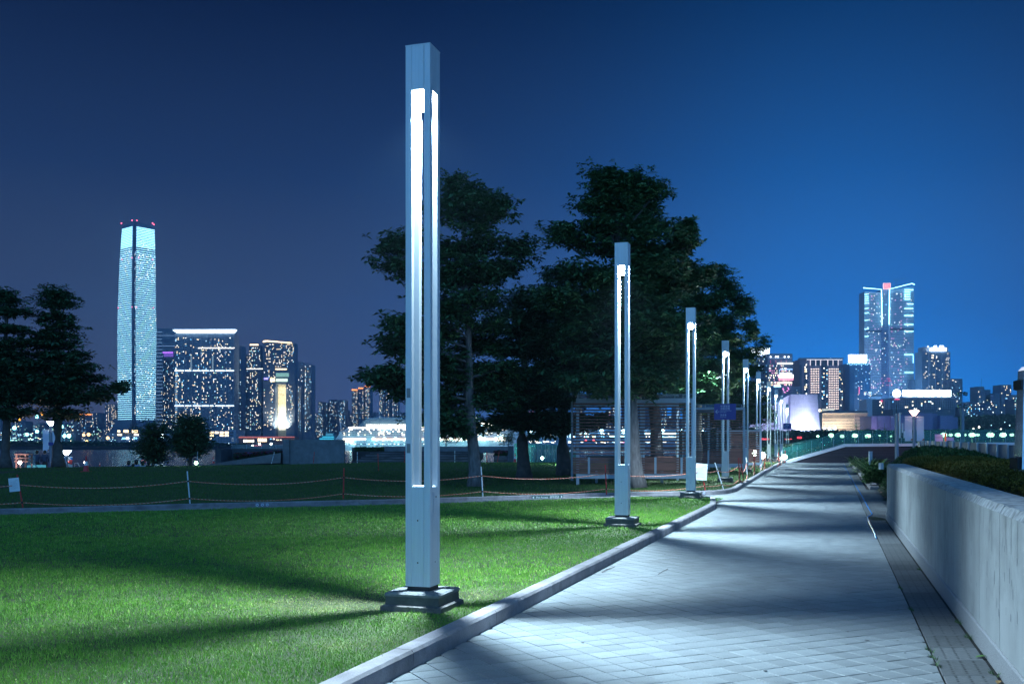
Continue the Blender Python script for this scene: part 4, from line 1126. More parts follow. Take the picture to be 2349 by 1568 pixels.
front((1793, 1034), (1794, 1061), M_wpole, 'farthest white pole, near the last lamp posts', r=.02)
front((1801.5, 1033), (1800.5, 1059.5), M_red, 'farthest red pole, at the start of the ramp', r=.02)
up = [t.lerp(b, .30) for b, t in PL]; lo = [t.lerp(b, .82) for b, t in PL]
sg = []
for a, b in zip(up[:-1], up[1:]): sg.append(.032 * min(4.6, (b - a).length))
rope('barrier_rope', up[:9], .010, 'upper orange rope strung between the poles along the long kerb', sg[:8], 'orange barrier ropes')
rope('barrier_rope', lo[:9], .010, 'lower orange rope strung between the poles along the long kerb', [s * .9 for s in sg[:8]], 'orange barrier ropes')
rope('barrier_rope', up[8:], .013, 'upper orange rope between the poles along the curved kerb', [s * 2.2 for s in sg[8:]], 'orange barrier ropes')
rope('barrier_rope', lo[8:], .013, 'lower orange rope between the poles along the curved kerb', [s * 2.0 for s in sg[8:]], 'orange barrier ropes')
kn = [up[8], up[8] + Vector((.03, -.05, -.1)), lo[8] + Vector((-.05, -.03, .05)), lo[8] + Vector((.1, -.1, -.08)), G(1702, 1105, LAWN + .02), G(1712, 1103, LAWN + .03)]
rope('barrier_rope', kn, .014, 'loose tangle of orange rope hanging at the two red poles', [.0, .03, .05, .03, .0], 'orange barrier ropes')
def notice(px, py, w, h, Y, tilt, label, curl=.0):
    c = P(px, Y, py); t = thing('paper_notice', label, 'notice', c)
    M = Matrix.Rotation(tilt, 3, 'Y'); vs, fs = [], []
    for i in range(5):
        for j in range(2):
            x = (i / 4 - .5) * w; vs.append(c + M @ Vector((x, -.03 - curl * math.cos(x / w * 3), (j - .5) * h)))
    fs = [(i * 2, i * 2 + 2, i * 2 + 3, i * 2 + 1) for i in range(4)]
    o = MB().add(vs, fs).build('sheet', M_paper, t); md = o.modifiers.new('s', 'SOLIDIFY'); md.thickness = .003
    ln = MB(); r = random.Random(int(px))
    for k in range(9):
        z = h * (.30 - .075 * k); L = w * (.25 if k == 0 else r.uniform(.4, .72)); x0 = -w * .38 if k else w * .1
        ln.box(c + M @ Vector((x0 + L / 2, -.034 - curl, z)), (L, .001, h * .012), 0, M)
    ln.build('printed_lines', mat('grey_print', (.35, .38, .42), .7), t, kind='stuff')
notice(34, 1111, .24, .31, PL[1][0].y - .02, R(-6), 'laminated white notice taped to the leaning red pole at the left edge')
notice(1606.5, 1081.5, .40, .50, PL[6][0].y - .03, R(4), 'crumpled white notice on the leaning red pole by the third lamp post', .03)

# second line of poles near the terrace steps
BY = [((629.7, 1036), (622.6, 1062.5), M_wpole, 'leaning white pole in front of the flower ramp'), ((721, 1036), (719, 1061.5), M_red, 'thin red pole in front of the concrete block wall'),
      ((819.6, 1036), (819.6, 1062), M_wpole, 'white pole in front of the terrace steps, left part'), ((866.8, 1040), (868.4, 1079), M_red, 'red pole standing out on the dark lawn, left of the nearest lamp post'),
      ((928, 1034), (928, 1060), M_red, 'red pole in front of the steps, touching the nearest lamp post'), ((1043.3, 1033), (1043.3, 1060.3), M_wpole, 'white pole in front of the steps, right of the nearest lamp post'),
      ((1116.8, 1035), (1116.8, 1059), M_red, 'red pole in front of the steps, right of the pale trunk'), ((1145, 1035), (1141, 1058.5), M_red, 'leaning red pole in front of the pink flower box'),
      ((1229, 1037.8), (1229, 1060.5), M_black, 'thin dark pole in front of the green glass')]
for a, b, m, lb in BY: pole(a, b, m, lb, r=.02, group='poles near the terrace steps', Yf=None if b[1] > 1070 else 61.0)
for px, y0, y1, lb in ((302, 1054, 1070, 'thin pole right of the small lopsided tree'), (453, 1035, 1060, 'short blue grey pole above the green floodlight'), (259, 1047, 1068, 'thin pole between the traffic cone and the seated people')):
    pole((px, y0 - (8 if px == 302 else 0)), (px, y1), M_steel, lb, r=.018, group='poles near the promenade', Yf=54)

# ------------------------------------------------------------------ terrace walls, steps, flower planters
YT = 62.6
def blockthing(name, label, cat, boxes, m, part='wall', group=None, extra=None):
    x = sum(b[0] + b[1] for b in boxes) / (2 * len(boxes)); root = thing(name, label, cat, (x, boxes[0][2], 0), group)
    for b in boxes: MB().bb(*b).build(part, m, root)
    return root
x_ = lambda px: U(px, YT); z_ = lambda py: V(py, YT)
blk = blockthing('concrete_wall', 'tall plain concrete block wall left of the terrace steps', 'wall', [(x_(648.6), x_(663), YT, YT + 6, z_(1063), z_(1007.2)), (x_(663) + .004, x_(788.3), YT + .15, YT + .6, z_(1066), z_(1007.8))], M_darkconc)
blockthing('concrete_wall', 'low dark wall behind the red and purple flowers', 'wall', [(x_(495.7), x_(509), YT - .2, YT + 3, z_(1068), z_(1030)), (x_(509) + .003, x_(648), YT + 2.2, YT + 2.6, z_(1068), z_(1029.2))], mat('slate_wall', (.05, .07, .10), .6, var=.2, scale=2))
# flower ramp
M_ramp = mat('grey_ramp', (.16, .17, .19), .85, var=.2, scale=3)
rp = MB(); rp.add([(x_(470), YT - .6, z_(1067)), (x_(647), YT - .4, z_(1061)), (x_(648), YT - .4, z_(1037.5)), (x_(648), YT + 1.2, z_(1037.5)), (x_(470), YT + 1.2, z_(1064.0))], [(0, 1, 2), (0, 2, 3, 4)])
tag(rp.build('ramp_path', M_ramp, None, kind='structure'), 'grey ramp rising to the right in front of the flowers', 'ramp')
def flowers(name, label, x0, x1, y0, y1, zf0, zf1, n, cols, gr=None):
    root = thing(name, label, 'flowers', ((x0 + x1) / 2, (y0 + y1) / 2, (zf0(x0) + zf0(x1)) / 2), gr)
    x = rng.uniform(x0, x1, n); y = rng.uniform(y0, y1, n); u_ = rng.uniform(0, 1, n); z = np.array([zf0(a) + (zf1(a) - zf0(a)) * b for a, b in zip(x, u_)])
    v, t3 = rosettes(np.stack([x, y, z], 1), np.full(n, .13), 5, .6, tilt=(-.2, 1.2)); nmesh('leaves', v, 4, M_leaf2, root, attr=t3, kind='stuff')
    for nm, c, fr in cols:
        m_ = int(n * fr); x = rng.uniform(x0, x1, m_); y = rng.uniform(y0 - .05, y1, m_); u_ = rng.uniform(.45, 1.05, m_); z = np.array([zf0(a) + (zf1(a) - zf0(a)) * b for a, b in zip(x, u_)])
        v, t3 = rosettes(np.stack([x, y, z], 1), np.full(m_, .075), 5, .9, tilt=(.1, 1.0)); nmesh('blossoms', v, 4, mat(nm, c, .6), root, kind='stuff')
    return root
lin = lambda x0, a, x1, b: (lambda x: a + (b - a) * (x - x0) / (x1 - x0))
flowers('flower_bed', 'bed of red and purple flowers rising along the ramp beside the concrete block', x_(520), x_(647), YT + 1.3, YT + 2.1, lin(x_(520), z_(1056), x_(648), z_(1039)), lin(x_(520), z_(1040), x_(648), z_(1033)), 700, (('red_petals', (.45, .03, .05), .5), ('mauve_petals', (.35, .14, .42), .5)), None)
# terrace steps
stp = thing('terrace_steps', 'wide weathered stone steps below the terrace wall', 'steps', (x_(1000), YT, 0))
M_step = mat('weathered_step', (.13, .13, .16), .85, var=.55, scale=1.2, stretch=(1, 1, 5), bump=.2)
M_tread = mat('dark_tread', (.05, .05, .06), .9, var=.2, scale=3)
ys_st = [1063, 1057.5, 1052, 1046.5, 1041.5]
xl_st = [808, 816, 825, 833, 841]
for i in range(5):
    d0 = YT - .3 + i * .45; zt0 = z_(ys_st[i]); zt1 = z_(ys_st[i] - 5.6 if i < 4 else 1036.0)
    MB().bb(U(xl_st[i], YT), x_(1096), d0, YT + 3.2, zt0 - (.6 if i == 0 else 0), zt1 - .035).build('riser', M_step, stp)
    MB().bb(U(xl_st[i], YT) - .02, x_(1096), d0 - .05, YT + 3.2 + i * .01, zt1 - .034, zt1).build('tread', M_tread, stp)
MB().bb(x_(788.8), x_(1096), YT + 3.3, YT + 12, z_(1060), z_(1036)).build('landing', M_tread, stp)
blockthing('terrace_wall', 'long low wall at the back of the terrace, in front of the cruise ship', 'wall', [(x_(863), x_(980), YT + 4, YT + 4.4, z_(1040), V(1023.4, YT + 4)), (x_(980) + .004, x_(1035), YT + 4, YT + 4.4, z_(1040), V(1023.4, YT + 4)), (x_(1035) + .004, x_(1098), YT + 4, YT + 4.4, z_(1040), V(1023.4, YT + 4)), (x_(1098) + .004, x_(1158), YT + 4, YT + 4.4, z_(1040), V(1023.4, YT + 4)), (x_(1158) + .004, x_(1176), YT + 4, YT + 4.4, z_(1040), V(1023.4, YT + 4))], M_darkconc, 'wall_block')
blockthing('terrace_wall', 'short wall between the concrete block and the clipped hedge row', 'wall', [(x_(780), x_(863) - .004, YT + 4.6, YT + 4.9, z_(1040), V(1025.5, YT + 4.6))], M_darkconc, 'wall_block')
blockthing('end_pillar', 'dark square pillar at the right end of the terrace', 'pillar', [(x_(1165.8), x_(1177.8), YT - .2, YT + 1.5, z_(1063), z_(1022.4))], mat('slate_wall', (.05, .07, .10), .6), 'pillar')
hr = thing('clipped_hedge', 'row of clipped green bushes behind the terrace steps', 'hedge', (x_(826), YT + 4.2, z_(1034)))
n = 500; v, t3 = rosettes(np.stack([rng.uniform(x_(790), x_(862), n), rng.uniform(YT + 3.9, YT + 4.5, n), rng.uniform(V(1036, YT + 4), V(1025.5, YT + 4), n)], 1), np.full(n, .12), 6, .5, tilt=(-.2, 1.3)); nmesh('leaves', v, 4, M_leaf, hr, attr=t3, kind='stuff')
flowers('flower_box', 'dark box of pink flowers beside the end pillar', x_(1134), x_(1164), YT - .1, YT + .6, lambda x: z_(1046), lambda x: z_(1033.5), 260, (('pink_petals', (.40, .10, .20), .6),), None)
blockthing('flower_box', 'grey ribbed planter box under the pink flowers', 'planter', [(x_(1133) + i * (x_(1164) - x_(1133)) / 12 + .01, x_(1133) + (i + 1) * (x_(1164) - x_(1133)) / 12 - .01, YT - .25, YT - .12, z_(1053.5), z_(1045)) for i in range(12)] + [(x_(1133), x_(1165), YT - .11, YT + .7, z_(1063), z_(1046))], M_step, 'panel')

# glass balustrades
def glassmat(name, col, alpha, rough=.05):
    if name in MATS: return MATS[name]
    m = mat(name, col, rough, spec=.5); m.node_tree.nodes['Principled BSDF'].inputs['Alpha'].default_value = alpha; return m
M_glass = glassmat('pale_glass', (.35, .45, .50), .28); M_gglass = glassmat('green_glass', (.03, .22, .20), .30)
def balustrade(label, pts, h, step, gm, post=True, group='glass balustrades', pm=None):
    """pts: world points of the bottom edge"""
    root = thing('glass_balustrade', label, 'balustrade', pts[0], group)
    for a, b in zip(pts[:-1], pts[1:]):
        L = (b - a).length; n = max(1, round(L / step)); d = (b - a) / n; t = d.copy(); t.z = 0; t.normalize(); nn_ = Vector((-t.y, t.x, 0)) * .006
        for i in range(n):
            p = a + d * i + t * .012; q = a + d * (i + 1) - t * .012; H = Vector((0, 0, h))
            MB().loft([[p - nn_, p + nn_, p + nn_ + H, p - nn_ + H], [q - nn_, q + nn_, q + nn_ + H, q - nn_ + H]]).build('glass_panel', gm, root)
            if post:
                MB().tube([a + d * i - Vector((0, 0, .05)), a + d * i + H * .98], .012, 5).build('mullion', pm or M_steel, root)
    return root
balustrade('pale glass balustrade above the low dark wall, left of the concrete block', [Vector((x_(507), YT + 2.4, z_(1029.1))), Vector((x_(648), YT + 2.4, z_(1029.1)))], V(1020, YT) - V(1030, YT), .95, M_glass)
balustrade('clear glass balustrade along the top of the terrace wall', [Vector((x_(792), YT + 4.2, V(1023.3, YT + 4.2))), Vector((x_(1176), YT + 4.2, V(1023.3, YT + 4.2)))], .33, 1.4, glassmat('clear_glass', (.35, .45, .5), .10))
gb0 = Vector((U(1179, 66), 66, V(1061, 66))); gb1 = Vector((U(1300, 72), 72, V(1061, 72)))
balustrade('tall greenish glass screen lit by a green floodlight, right of the end pillar', [gb0, gb1], 1.28, .5, glassmat('teal_glass', (.06, .32, .36), .62, .15))
tg = thing('service_box', 'green lit louvred service box beside the large shelter', 'cabinet', (U(1308, 66), 66, V(1062, 66)))
M_louv = mat('green_metal', (.10, .30, .26), .5)
MB().bb(U(1298, 66), U(1322, 66), 66, 67.5, V(1036, 66), V(1034, 66)).build('top', M_white, tg)
for i in range(9): MB().box((U(1310, 66), 66.05, V(1038 + i * 2.6, 66)), (U(1321, 66) - U(1299, 66), .05, .045), 0, Matrix.Rotation(R(30), 3, 'X')).build('louvre', M_louv, tg)
MB().bb(U(1299, 66), U(1321, 66), 66.15, 67.4, V(1062, 66), V(1036.2, 66)).build('body', M_louv, tg)

# ------------------------------------------------------------------ floodlights (real lamps in the picture, and one added for glare on glass)
def flood(px, py, Y, r, col, power, label, glow=30, group='small bright floodlights', ground=None, aim=None):
    c = P(px, Y, py); zb = (gz(Y) + LAWN) if ground is None else ground
    root = thing('floodlight', label, 'floodlight', (c.x, c.y, zb), group)
    MB().tube([(c.x, Y + .02, zb), (c.x, Y + .02, c.z - r)], .02, 6).build('stake', M_black, root)
    MB().lathe((0, 0, 0), [(r * .6, .16), (r * 1.05, .0), (r * 1.05, -.03)], 14).build('housing', M_black, root).matrix_local = Matrix.Translation(c - world_loc(root)) @ Matrix.Rotation(R(-90), 4, 'X') @ Matrix.Scale(-1, 4, (0, 0, 1))
    MB().ball(c - Vector((0, .04, 0)), r * .95).build('lens', em('flood_' + name_col(col), col, glow), root)
    point_light('flood_light', c - Vector((0, r + .12, 0)), power, col, root, .06)
def name_col(c): return '%02d%02d%02d' % tuple(int(x * 99) for x in c)
GREEN = (.45, 1.0, .62); GW = (.75, 1.0, .85)
flood(450.6, 1061, 55, .10, (.35, 1.0, .45), 60, 'green floodlight on the lawn edge below the round tree')
flood(1285, 1052, 57, .11, (.45, 1.0, .6), 130, 'green white floodlight beside the dark trunk, left of the large shelter')
flood(1732.5, 1038.5, 62, .20, GW, 250, 'bright floodlight between the fifth and sixth lamp posts')
flood(1748.6, 1044, 60, .20, GW, 250, 'bright floodlight just right of the sixth lamp post')
flood(1799, 1047.5, 74, .22, GW, 250, 'bright floodlight left of the ramp start')
flood(195, 1060, 54, .05, (1, .92, .8), 8, 'tiny warm floodlight beside the traffic cone')
flood(1244, 1050, 66.5, .10, (.6, 1.0, .75), 120, 'added green white lamp standing in for floodlight glare on the teal glass screen')  # glare of the floodlight on the glass, put in as an added lamp
# ------------------------------------------------------------------ ramp with slatted cladding, coping and green glass
YR = FAR_Y + .2
zr0 = gz(YR)
copz = [(1797, 1062), (1864, 1042.6), (1939, 1020.8), (2103, 1019.6), (2345, 1017.5), (2600, 1015)]
rt = thing('access_ramp', 'dark slatted ramp wall with pale coping closing the end of the path', 'ramp wall', (U(2050, YR), YR, zr0))
cp = [Vector((U(a, YR), YR, V(b, YR))) for a, b in copz]
ch = .20
M_coping = mat('pale_coping', (.78, .72, .80), .6)
for i, (a, b) in enumerate(zip(cp[:-1], cp[1:])):
    n = max(1, int((b - a).length / 2.4)); 
    for k in range(n):
        p, q = a.lerp(b, k / n), a.lerp(b, (k + 1) / n - .003 / max(.1, (b - a).length))
        MB().loft([[w + Vector((0, -.06, -ch / 2)), w + Vector((0, -.06, ch / 2)), w + Vector((0, .5, ch / 2)), w + Vector((0, .5, -ch / 2))] for w in (p, q)]).build('coping_stone', M_coping, rt)
zc = lambda x: float(np.interp(x, [p.x for p in cp], [p.z for p in cp])) - ch / 2
M_clad = mat('dark_cladding', (.085, .065, .085), .6, objrand=.15)
sz = .075; i = 0
while zr0 + i * sz < zc(cp[3].x):
    z = zr0 + .01 + i * sz
    xs_ = np.linspace(cp[0].x, cp[2].x, 200); ok = [x for x in xs_ if zc(x) > z + sz * .8]
    if not ok: break
    x0 = ok[0]
    MB().bb(x0, cp[4].x + 2, YR - .025, YR, z, z + sz * .62).build('slat', M_clad, rt); i += 1
bk = MB(); bk.add([(cp[0].x, YR + .02, zr0 - .1), (cp[0].x, YR + .02, zc(cp[0].x)), (cp[1].x, YR + .02, zc(cp[1].x)), (cp[2].x, YR + .02, zc(cp[2].x)), (cp[3].x, YR + .02, zc(cp[3].x)), (cp[4].x, YR + .02, zc(cp[4].x)), (cp[5].x, YR + .02, zc(cp[5].x)), (cp[5].x, YR + .02, zr0 - .1)], [tuple(range(8))])
bk.build('backing', mat('black_backing', (.012, .012, .016), .9), rt)
for xx in (1975, 2150, 2290):
    MB().bb(U(xx, YR), U(xx, YR) + .012, YR - .03, YR - .026, zr0, zc(U(xx, YR))).build('joint_strip', M_black, rt)
gp = [p + Vector((0, .2, ch / 2)) for p in cp]
balustrade('green lit glass balustrade running up along the ramp coping', gp[:3], .86, .85, M_gglass, group='green glass balustrades')
balustrade('green lit glass balustrade along the level part of the ramp', gp[2:5], .88, .95, M_gglass, group='green glass balustrades')
# second glass line behind, on the upper side of the ramp, with handrail
gp2 = [Vector((U(1818, 84), 84, V(1036, 84))), Vector((U(1945, 84), 84, V(1008, 84))), Vector((U(2345, 84), 84, V(1008, 84)))]
balustrade('farther green glass balustrade behind the ramp', gp2, .72, 1.2, M_gglass, group='green glass balustrades')
hrl = MB().tube([p + Vector((0, -.05, .62)) for p in gp2], .025, 6).build('handrail', M_black, None); tag(hrl, 'dark handrail following the farther green glass balustrade', 'handrail')
# planting bank behind the glass
bank = MB(); bank.add([(U(1800, 82), 82, 0), (U(1940, 82), 82, V(1018, 82)), (U(2400, 82), 82, V(1018, 82)), (U(2400, 130), 130, V(1016, 130)), (U(1790, 130), 130, V(1017, 130)), (U(1780, 95), 95, 0)], [(0, 1, 5), (1, 2, 3, 4), (1, 4, 5)])
tag(bank.build('grass_bank', M_lawnbase, None, kind='structure'), 'grassy bank behind the green glass', 'bank')
bu = thing('bushes', 'dark bushes behind the green glass at the foot of the ramp', 'bushes', (U(1860, 86), 86, 0))
n = 2200; x = rng.uniform(U(1700, 86), U(1935, 86), n); zt_ = np.interp((x - U(1700, 86)) / (U(1935, 86) - U(1700, 86)), [0, .3, .55, .8, 1], [V(1040, 86), V(1022, 86), V(1018, 86), V(1014, 86), V(1012, 86)])
v, t3 = rosettes(np.stack([x, rng.uniform(85.3, 88, n), 0 + (zt_ - 0) * rng.uniform(0, 1, n)], 1), np.full(n, .2), 6, .5, tilt=(-.2, 1.2)); nmesh('leaves', v, 4, M_leaf2, bu, attr=t3, kind='stuff')

# promenade lamps behind the glass
def prom_lamp(px, py, Y, r, label, power=0, grp='green white promenade lamps behind the glass'):
    c = P(px, Y, py); zb = V(1017.5, Y) - .2 if px > 1890 else 0
    root = thing('promenade_lamp', label, 'lamp', (c.x, c.y, zb), grp)
    MB().tube([(c.x, Y, zb), (c.x, Y, c.z - r * .6)], .05, 6).build('post', M_black, root)
    MB().lathe((c.x, Y, c.z), [(r * .5, -r * .7), (r, -.35 * r), (r, .35 * r), (r * .5, .7 * r), (.01, .75 * r)], 12).build('globe', em('globe_green', (.42, 1.0, .66), 7), root)
    if power: point_light('lamp_light', c - Vector((0, r + .1, 0)), power, (.35, 1.0, .6), root, .2)
for i, (px, r, w) in enumerate(((1876, .13, 0), (1907, .28, 700), (1932, .24, 0), (1961, .30, 900), (1991, .31, 900), (2018, .12, 0), (2044, .12, 0), (2081, .14, 0), (2115, .14, 0), (2165, .32, 900), (2180.7, .20, 0), (2197, .30, 900), (2212.5, .18, 0), (2229.5, .32, 900), (2243, .20, 0), (2272, .36, 900), (2301, .34, 900), (2321, .22, 0))):
    nm = ['first', 'second', 'third', 'fourth', 'fifth', 'sixth', 'seventh', 'eighth', 'ninth', 'tenth', 'eleventh', 'twelfth', 'thirteenth', 'fourteenth', 'fifteenth', 'sixteenth', 'seventeenth', 'eighteenth'][i]
    prom_lamp(px, 997 if i > 8 else 1000 - (i % 2) * 1.5, 105 + (i % 3) * 3, r, '%s %s promenade lamp from the left, shining through the green glass' % (nm, 'large' if r > .22 else 'small'), w)
for px, py in ((1840, 1002), (1857, 999)):
    pass
# ------------------------------------------------------------------ equipment poles, banners, floodlight mast
M_pole = mat('pole_grey', (.22, .26, .34), .5, .4)
YB = 64
def cyl_post(root, px, Y, z0, z1, r0, r1, m, name='post'): return MB().lathe((U(px, Y), Y, z0), [(r0, 0), (r1, z1 - z0)], 12).build(name, m, root, smooth=False)
ep = thing('equipment_pole', 'slim grey pole with antennas and small boxes, left of the blank banners', 'pole', (U(2057, YB), YB, .2))
cyl_post(ep, 2057, YB, .2, V(948, YB), .13, .12, M_pole); MB().tube([(U(2057, YB), YB, V(948, YB)), (U(2056.5, YB), YB, V(928, YB))], .02, 5).build('antenna', M_black, ep)
MB().bb(U(2060.5, YB), U(2063, YB), YB - .2, YB - .1, V(1004, YB), V(946, YB)).build('panel_antenna', M_white, ep)
MB().bb(U(2068, YB), U(2071, YB), YB - .1, YB, V(992, YB), V(970, YB)).build('whip', M_white, ep)
MB().bb(U(2072, YB), U(2076, YB), YB - .1, YB, V(1004, YB), V(988, YB)).build('radio_box', M_white, ep); MB().bb(U(2052, YB), U(2072, YB), YB - .02, YB + .02, V(1002, YB), V(1000, YB)).build('arm', M_black, ep)
M_banner = mat('blank_banner', (.70, .66, .76), .7)
def banner_lamp(label, px, Y, z0, yhead, ybar, bt, bb_, w, gapx, bm, hcol, col2=None, power=120, bw=None, skip_r=False, drawn=None):
    root = thing('banner_lamp', label, 'lamp post', (U(px, Y), Y, z0), 'lamp posts with hanging banners')
    k = Y / F; cyl_post(root, px, Y, z0, V(yhead + 5, Y), .10, .08, M_pole)
    zh = V(yhead, Y)
    MB().lathe((U(px, Y), Y, zh), [(.05, -.22), (.10, -.16), (.30, .10), (.30, .12)], 14).build('head', em('head_' + name_col(hcol), hcol, 14), root)
    MB().lathe((U(px, Y), Y, zh), [(.44, .13), (.46, .15), (.05, .2)], 16).build('shade', M_pole, root)
    point_light('lamp_light', (U(px, Y), Y, zh - .45), power, hcol, root, .1)
    MB().bb(U(px - gapx - w, Y), U(px + gapx + w, Y), Y - .02, Y + .02, V(ybar + 1, Y), V(ybar - 1, Y)).build('bar', M_white, root)
    for s in (-1, 1):
        a = px + s * gapx; b = px + s * (gapx + w); x0, x1 = min(U(a, Y), U(b, Y)), max(U(a, Y), U(b, Y))
        n = 8; vs = []
        for i in range(n + 1):
            zz_ = V(bt, Y) + (V(bb_, Y) - V(bt, Y)) * i / n; o_ = .02 * math.sin(i * .9 + px); vs += [(x0, Y - .03 + o_, zz_), (x1, Y - .03 + o_ * 1.3, zz_)]
        o = MB().add(vs, [(2 * i, 2 * i + 1, 2 * i + 3, 2 * i + 2) for i in range(n)]).build('banner', bm, root); md = o.modifiers.new('s', 'SOLIDIFY'); md.thickness = .006
        MB().bb(x0, x1, Y - .035, Y - .005, V(bb_ + 1.2, Y), V(bb_, Y)).build('banner_rod', M_white, root)
        if drawn is None:
            MB().add([(x1 - .14, Y - .075, V(bb_ - .5, Y)), (x1 - .01, Y - .075, V(bb_ - .5, Y)), (x1 - .01, Y - .075, V(bb_ - 5, Y)), (x1 - .06, Y - .075, V(bb_ - 4, Y))], [(0, 1, 2, 3)]).build('corner_print', mat('orange_print', (.5, .09, .03), .6), root)
    return root
banner_lamp('lamp post with two pale blank banners and a warm glowing head, above the planted mound', 2097, YB, .2, 946, 955.5, 958, 1010, 17, 5, M_banner, (1, .55, .45))
banner_lamp('lamp post with two blank banners beside the left tree trunk', 117, 72, -3, 970, 986.5, 988, 1035, 14, 4, mat('blank_banner_blue', (.62, .66, .80), .7), (.75, .85, 1))
M_flo = bpy.data.materials.new('floral_print'); M_flo.use_nodes = True; nt = M_flo.node_tree
vo = nt.nodes.new('ShaderNodeTexVoronoi'); vo.inputs['Scale'].default_value = 4.5; tcx = nt.nodes.new('ShaderNodeTexCoord')
nt.links.new(tcx.outputs['Object'], vo.inputs['Vector']); rr_ = nt.nodes.new('ShaderNodeValToRGB'); rr_.color_ramp.interpolation = 'CONSTANT'
sx_ = nt.nodes.new('ShaderNodeSeparateColor'); nt.links.new(vo.outputs['Color'], sx_.inputs[0]); nt.links.new(sx_.outputs[0], rr_.inputs[0])
e = rr_.color_ramp.elements; e[0].color = (.75, .06, .04, 1); e[1].position = .25; e[1].color = (.03, .25, .70, 1)
for p_, c_ in ((.45, (.75, .30, .30, 1)), (.6, (.05, .45, .45, 1)), (.75, (.8, .75, .7, 1)), (.88, (.03, .15, .55, 1))):
    q_ = e.new(p_); q_.color = c_
nt.links.new(rr_.outputs[0], nt.nodes['Principled BSDF'].inputs['Base Color'])
banner_lamp('short lamp post with two bright floral banners on the promenade', 152.5, 66, -3, 1037, 1048, 1049.5, 1078, 10, 4, M_flo, (.7, .85, 1), drawn=1)
banner_lamp('distant lamp post with two bright floral banners behind the seated people', 339, 70, -3, 1036, 1046.5, 1047.6, 1064.5, 11, 3.5, M_flo, (1, .85, .8), drawn=1, power=60)
# sign plate on the left banner lamp
ds = thing('direction_sign', 'small blue direction sign on the left banner lamp post', 'sign', P(116.5, 71.8, 1017)); MB().bb(U(111, 71.8), U(122, 71.8), 71.8, 71.83, V(1021, 71.8), V(1013.6, 71.8)).build('panel', M_sign, ds)
# floodlight mast on the right
YM = 92
fm = thing('floodlight_mast', 'tall grey mast with four unlit black floodlights, above the fin fence', 'mast', (U(2208, YM), YM, .2))
cyl_post(fm, 2208, YM, .2, V(922, YM), .20, .15, M_pole)
for yy in (931, 911 - 8):
    MB().bb(U(2199, YM), U(2218, YM), YM - .03, YM + .03, V(yy - 2, YM), V(yy - 4, YM)).build('crossarm', M_black, fm)
    for s in (-1, 1):
        c = P(2208 + s * 6.5, YM - .15, yy - .2)
        MB().box(c, (.34, .16, .30), 0, Matrix.Rotation(R(-25), 3, 'X') @ Matrix.Rotation(s * R(14), 3, 'Y')).build('floodlight_head', M_black, fm)
        MB().box(c + Vector((0, -.10, -.03)), (.26, .02, .20), 0, Matrix.Rotation(R(-25), 3, 'X')).build('head_glass', mat('dull_glass', (.15, .2, .25), .1), fm)
# small notice board and orange post beyond the fin fence
nb = thing('notice_board', 'two small pale notice boards on an orange lit post, right of the blank banners', 'notice board', (U(2166, 60), 60, .3))
MB().tube([(U(2168.5, 60), 60, .3), (U(2168.5, 60), 60, V(993, 60))], .06, 6).build('post', mat('orange_post', (.55, .16, .06), .5), nb)
for a, b, c_, d_ in ((2145, 2163, 995.5, 1002.5), (2145, 2163, 1003.5, 1017), (2172, 2193, 1002.5, 1010)):
    MB().bb(U(a, 60), U(b, 60), 60.0 + (a > 2170) * .3, 60.04 + (a > 2170) * .3, V(d_, 60), V(c_, 60)).build('board', mat('lilac_board', (.38, .36, .62), .6), nb)
point_light('board_light', (U(2169, 60), 59.4, V(1000, 60)), 12, (1, .45, .3), nb, .1)

# ------------------------------------------------------------------ fin fence
ff_ = thing('fin_fence', 'curved fence of overlapping upright grey metal panels behind the hedge', 'fence', (U(2220, 38), 38, .3))
M_fin = mat('fin_panel', (.22, .26, .33), .6, .2, var=.15, scale=2, objrand=.12); M_edge = mat('fin_edge', (.45, .52, .62), .4, .4)
xe = [(2106, 2112), (2114, 2118), (2119.5, 2124), (2126, 2133), (2136, 2145), (2148.5, 2158.5), (2161, 2170.5), (2173, 2185.5), (2188, 2202.5), (2205, 2221.5), (2223.5, 2242), (2244, 2264), (2266, 2287.5), (2289.5, 2312), (2313, 2336), (2337, 2362), (2363, 2392)]
yt = lambda px: float(np.interp(px, [2105, 2120, 2170, 2245, 2312, 2349], [1011.5, 1010.5, 1012, 1015.2, 1019.5, 1021.5]))
Yfin = lambda px: float(np.interp(px, [2105, 2125, 2160, 2250, 2349], [47, 45, 42, 37, 33.5]))
for a, b in xe:
    Ya, Yb = Yfin(a) + .10, Yfin(b) - .12
    p, q = Vector((U(a, Ya), Ya, 0)), Vector((U(b, Yb), Yb, 0)); z1 = V(yt((a + b) / 2), (Ya + Yb) / 2)
    d = (q - p).normalized(); n_ = Vector((-d.y, d.x, 0)) * .025
    MB().prism([p - n_, q - n_, q + n_, p + n_], .3, z1).build('panel', M_fin, ff_)
    MB().prism([q - n_ * 1.3 + d * .001, q - n_ * 1.3 + d * .03, q + n_ * 1.3 + d * .03, q + n_ * 1.3 + d * .001], .3, z1 + .01).build('panel_edge', M_edge, ff_)
gb_ = thing('granite_block', 'speckled granite block at the left end of the fin fence', 'block', P(2113, 41, 1050)); MB().bb(U(2104.5, 41), U(2123, 41), 41, 41.8, .6, V(1039.5, 41)).build('block', mat('blue_granite', (.20, .24, .32), .7, var=.5, scale=30), gb_)
sb_ = thing('steel_bollard', 'small steel bollard poking out of the strap leaved plants', 'bollard', (U(1998, 44), 44, .3)); MB().bb(U(1994.5, 44), U(2001.5, 44), 44, 44.12, .2, V(1035.5, 44)).build('post', M_steel, sb_)
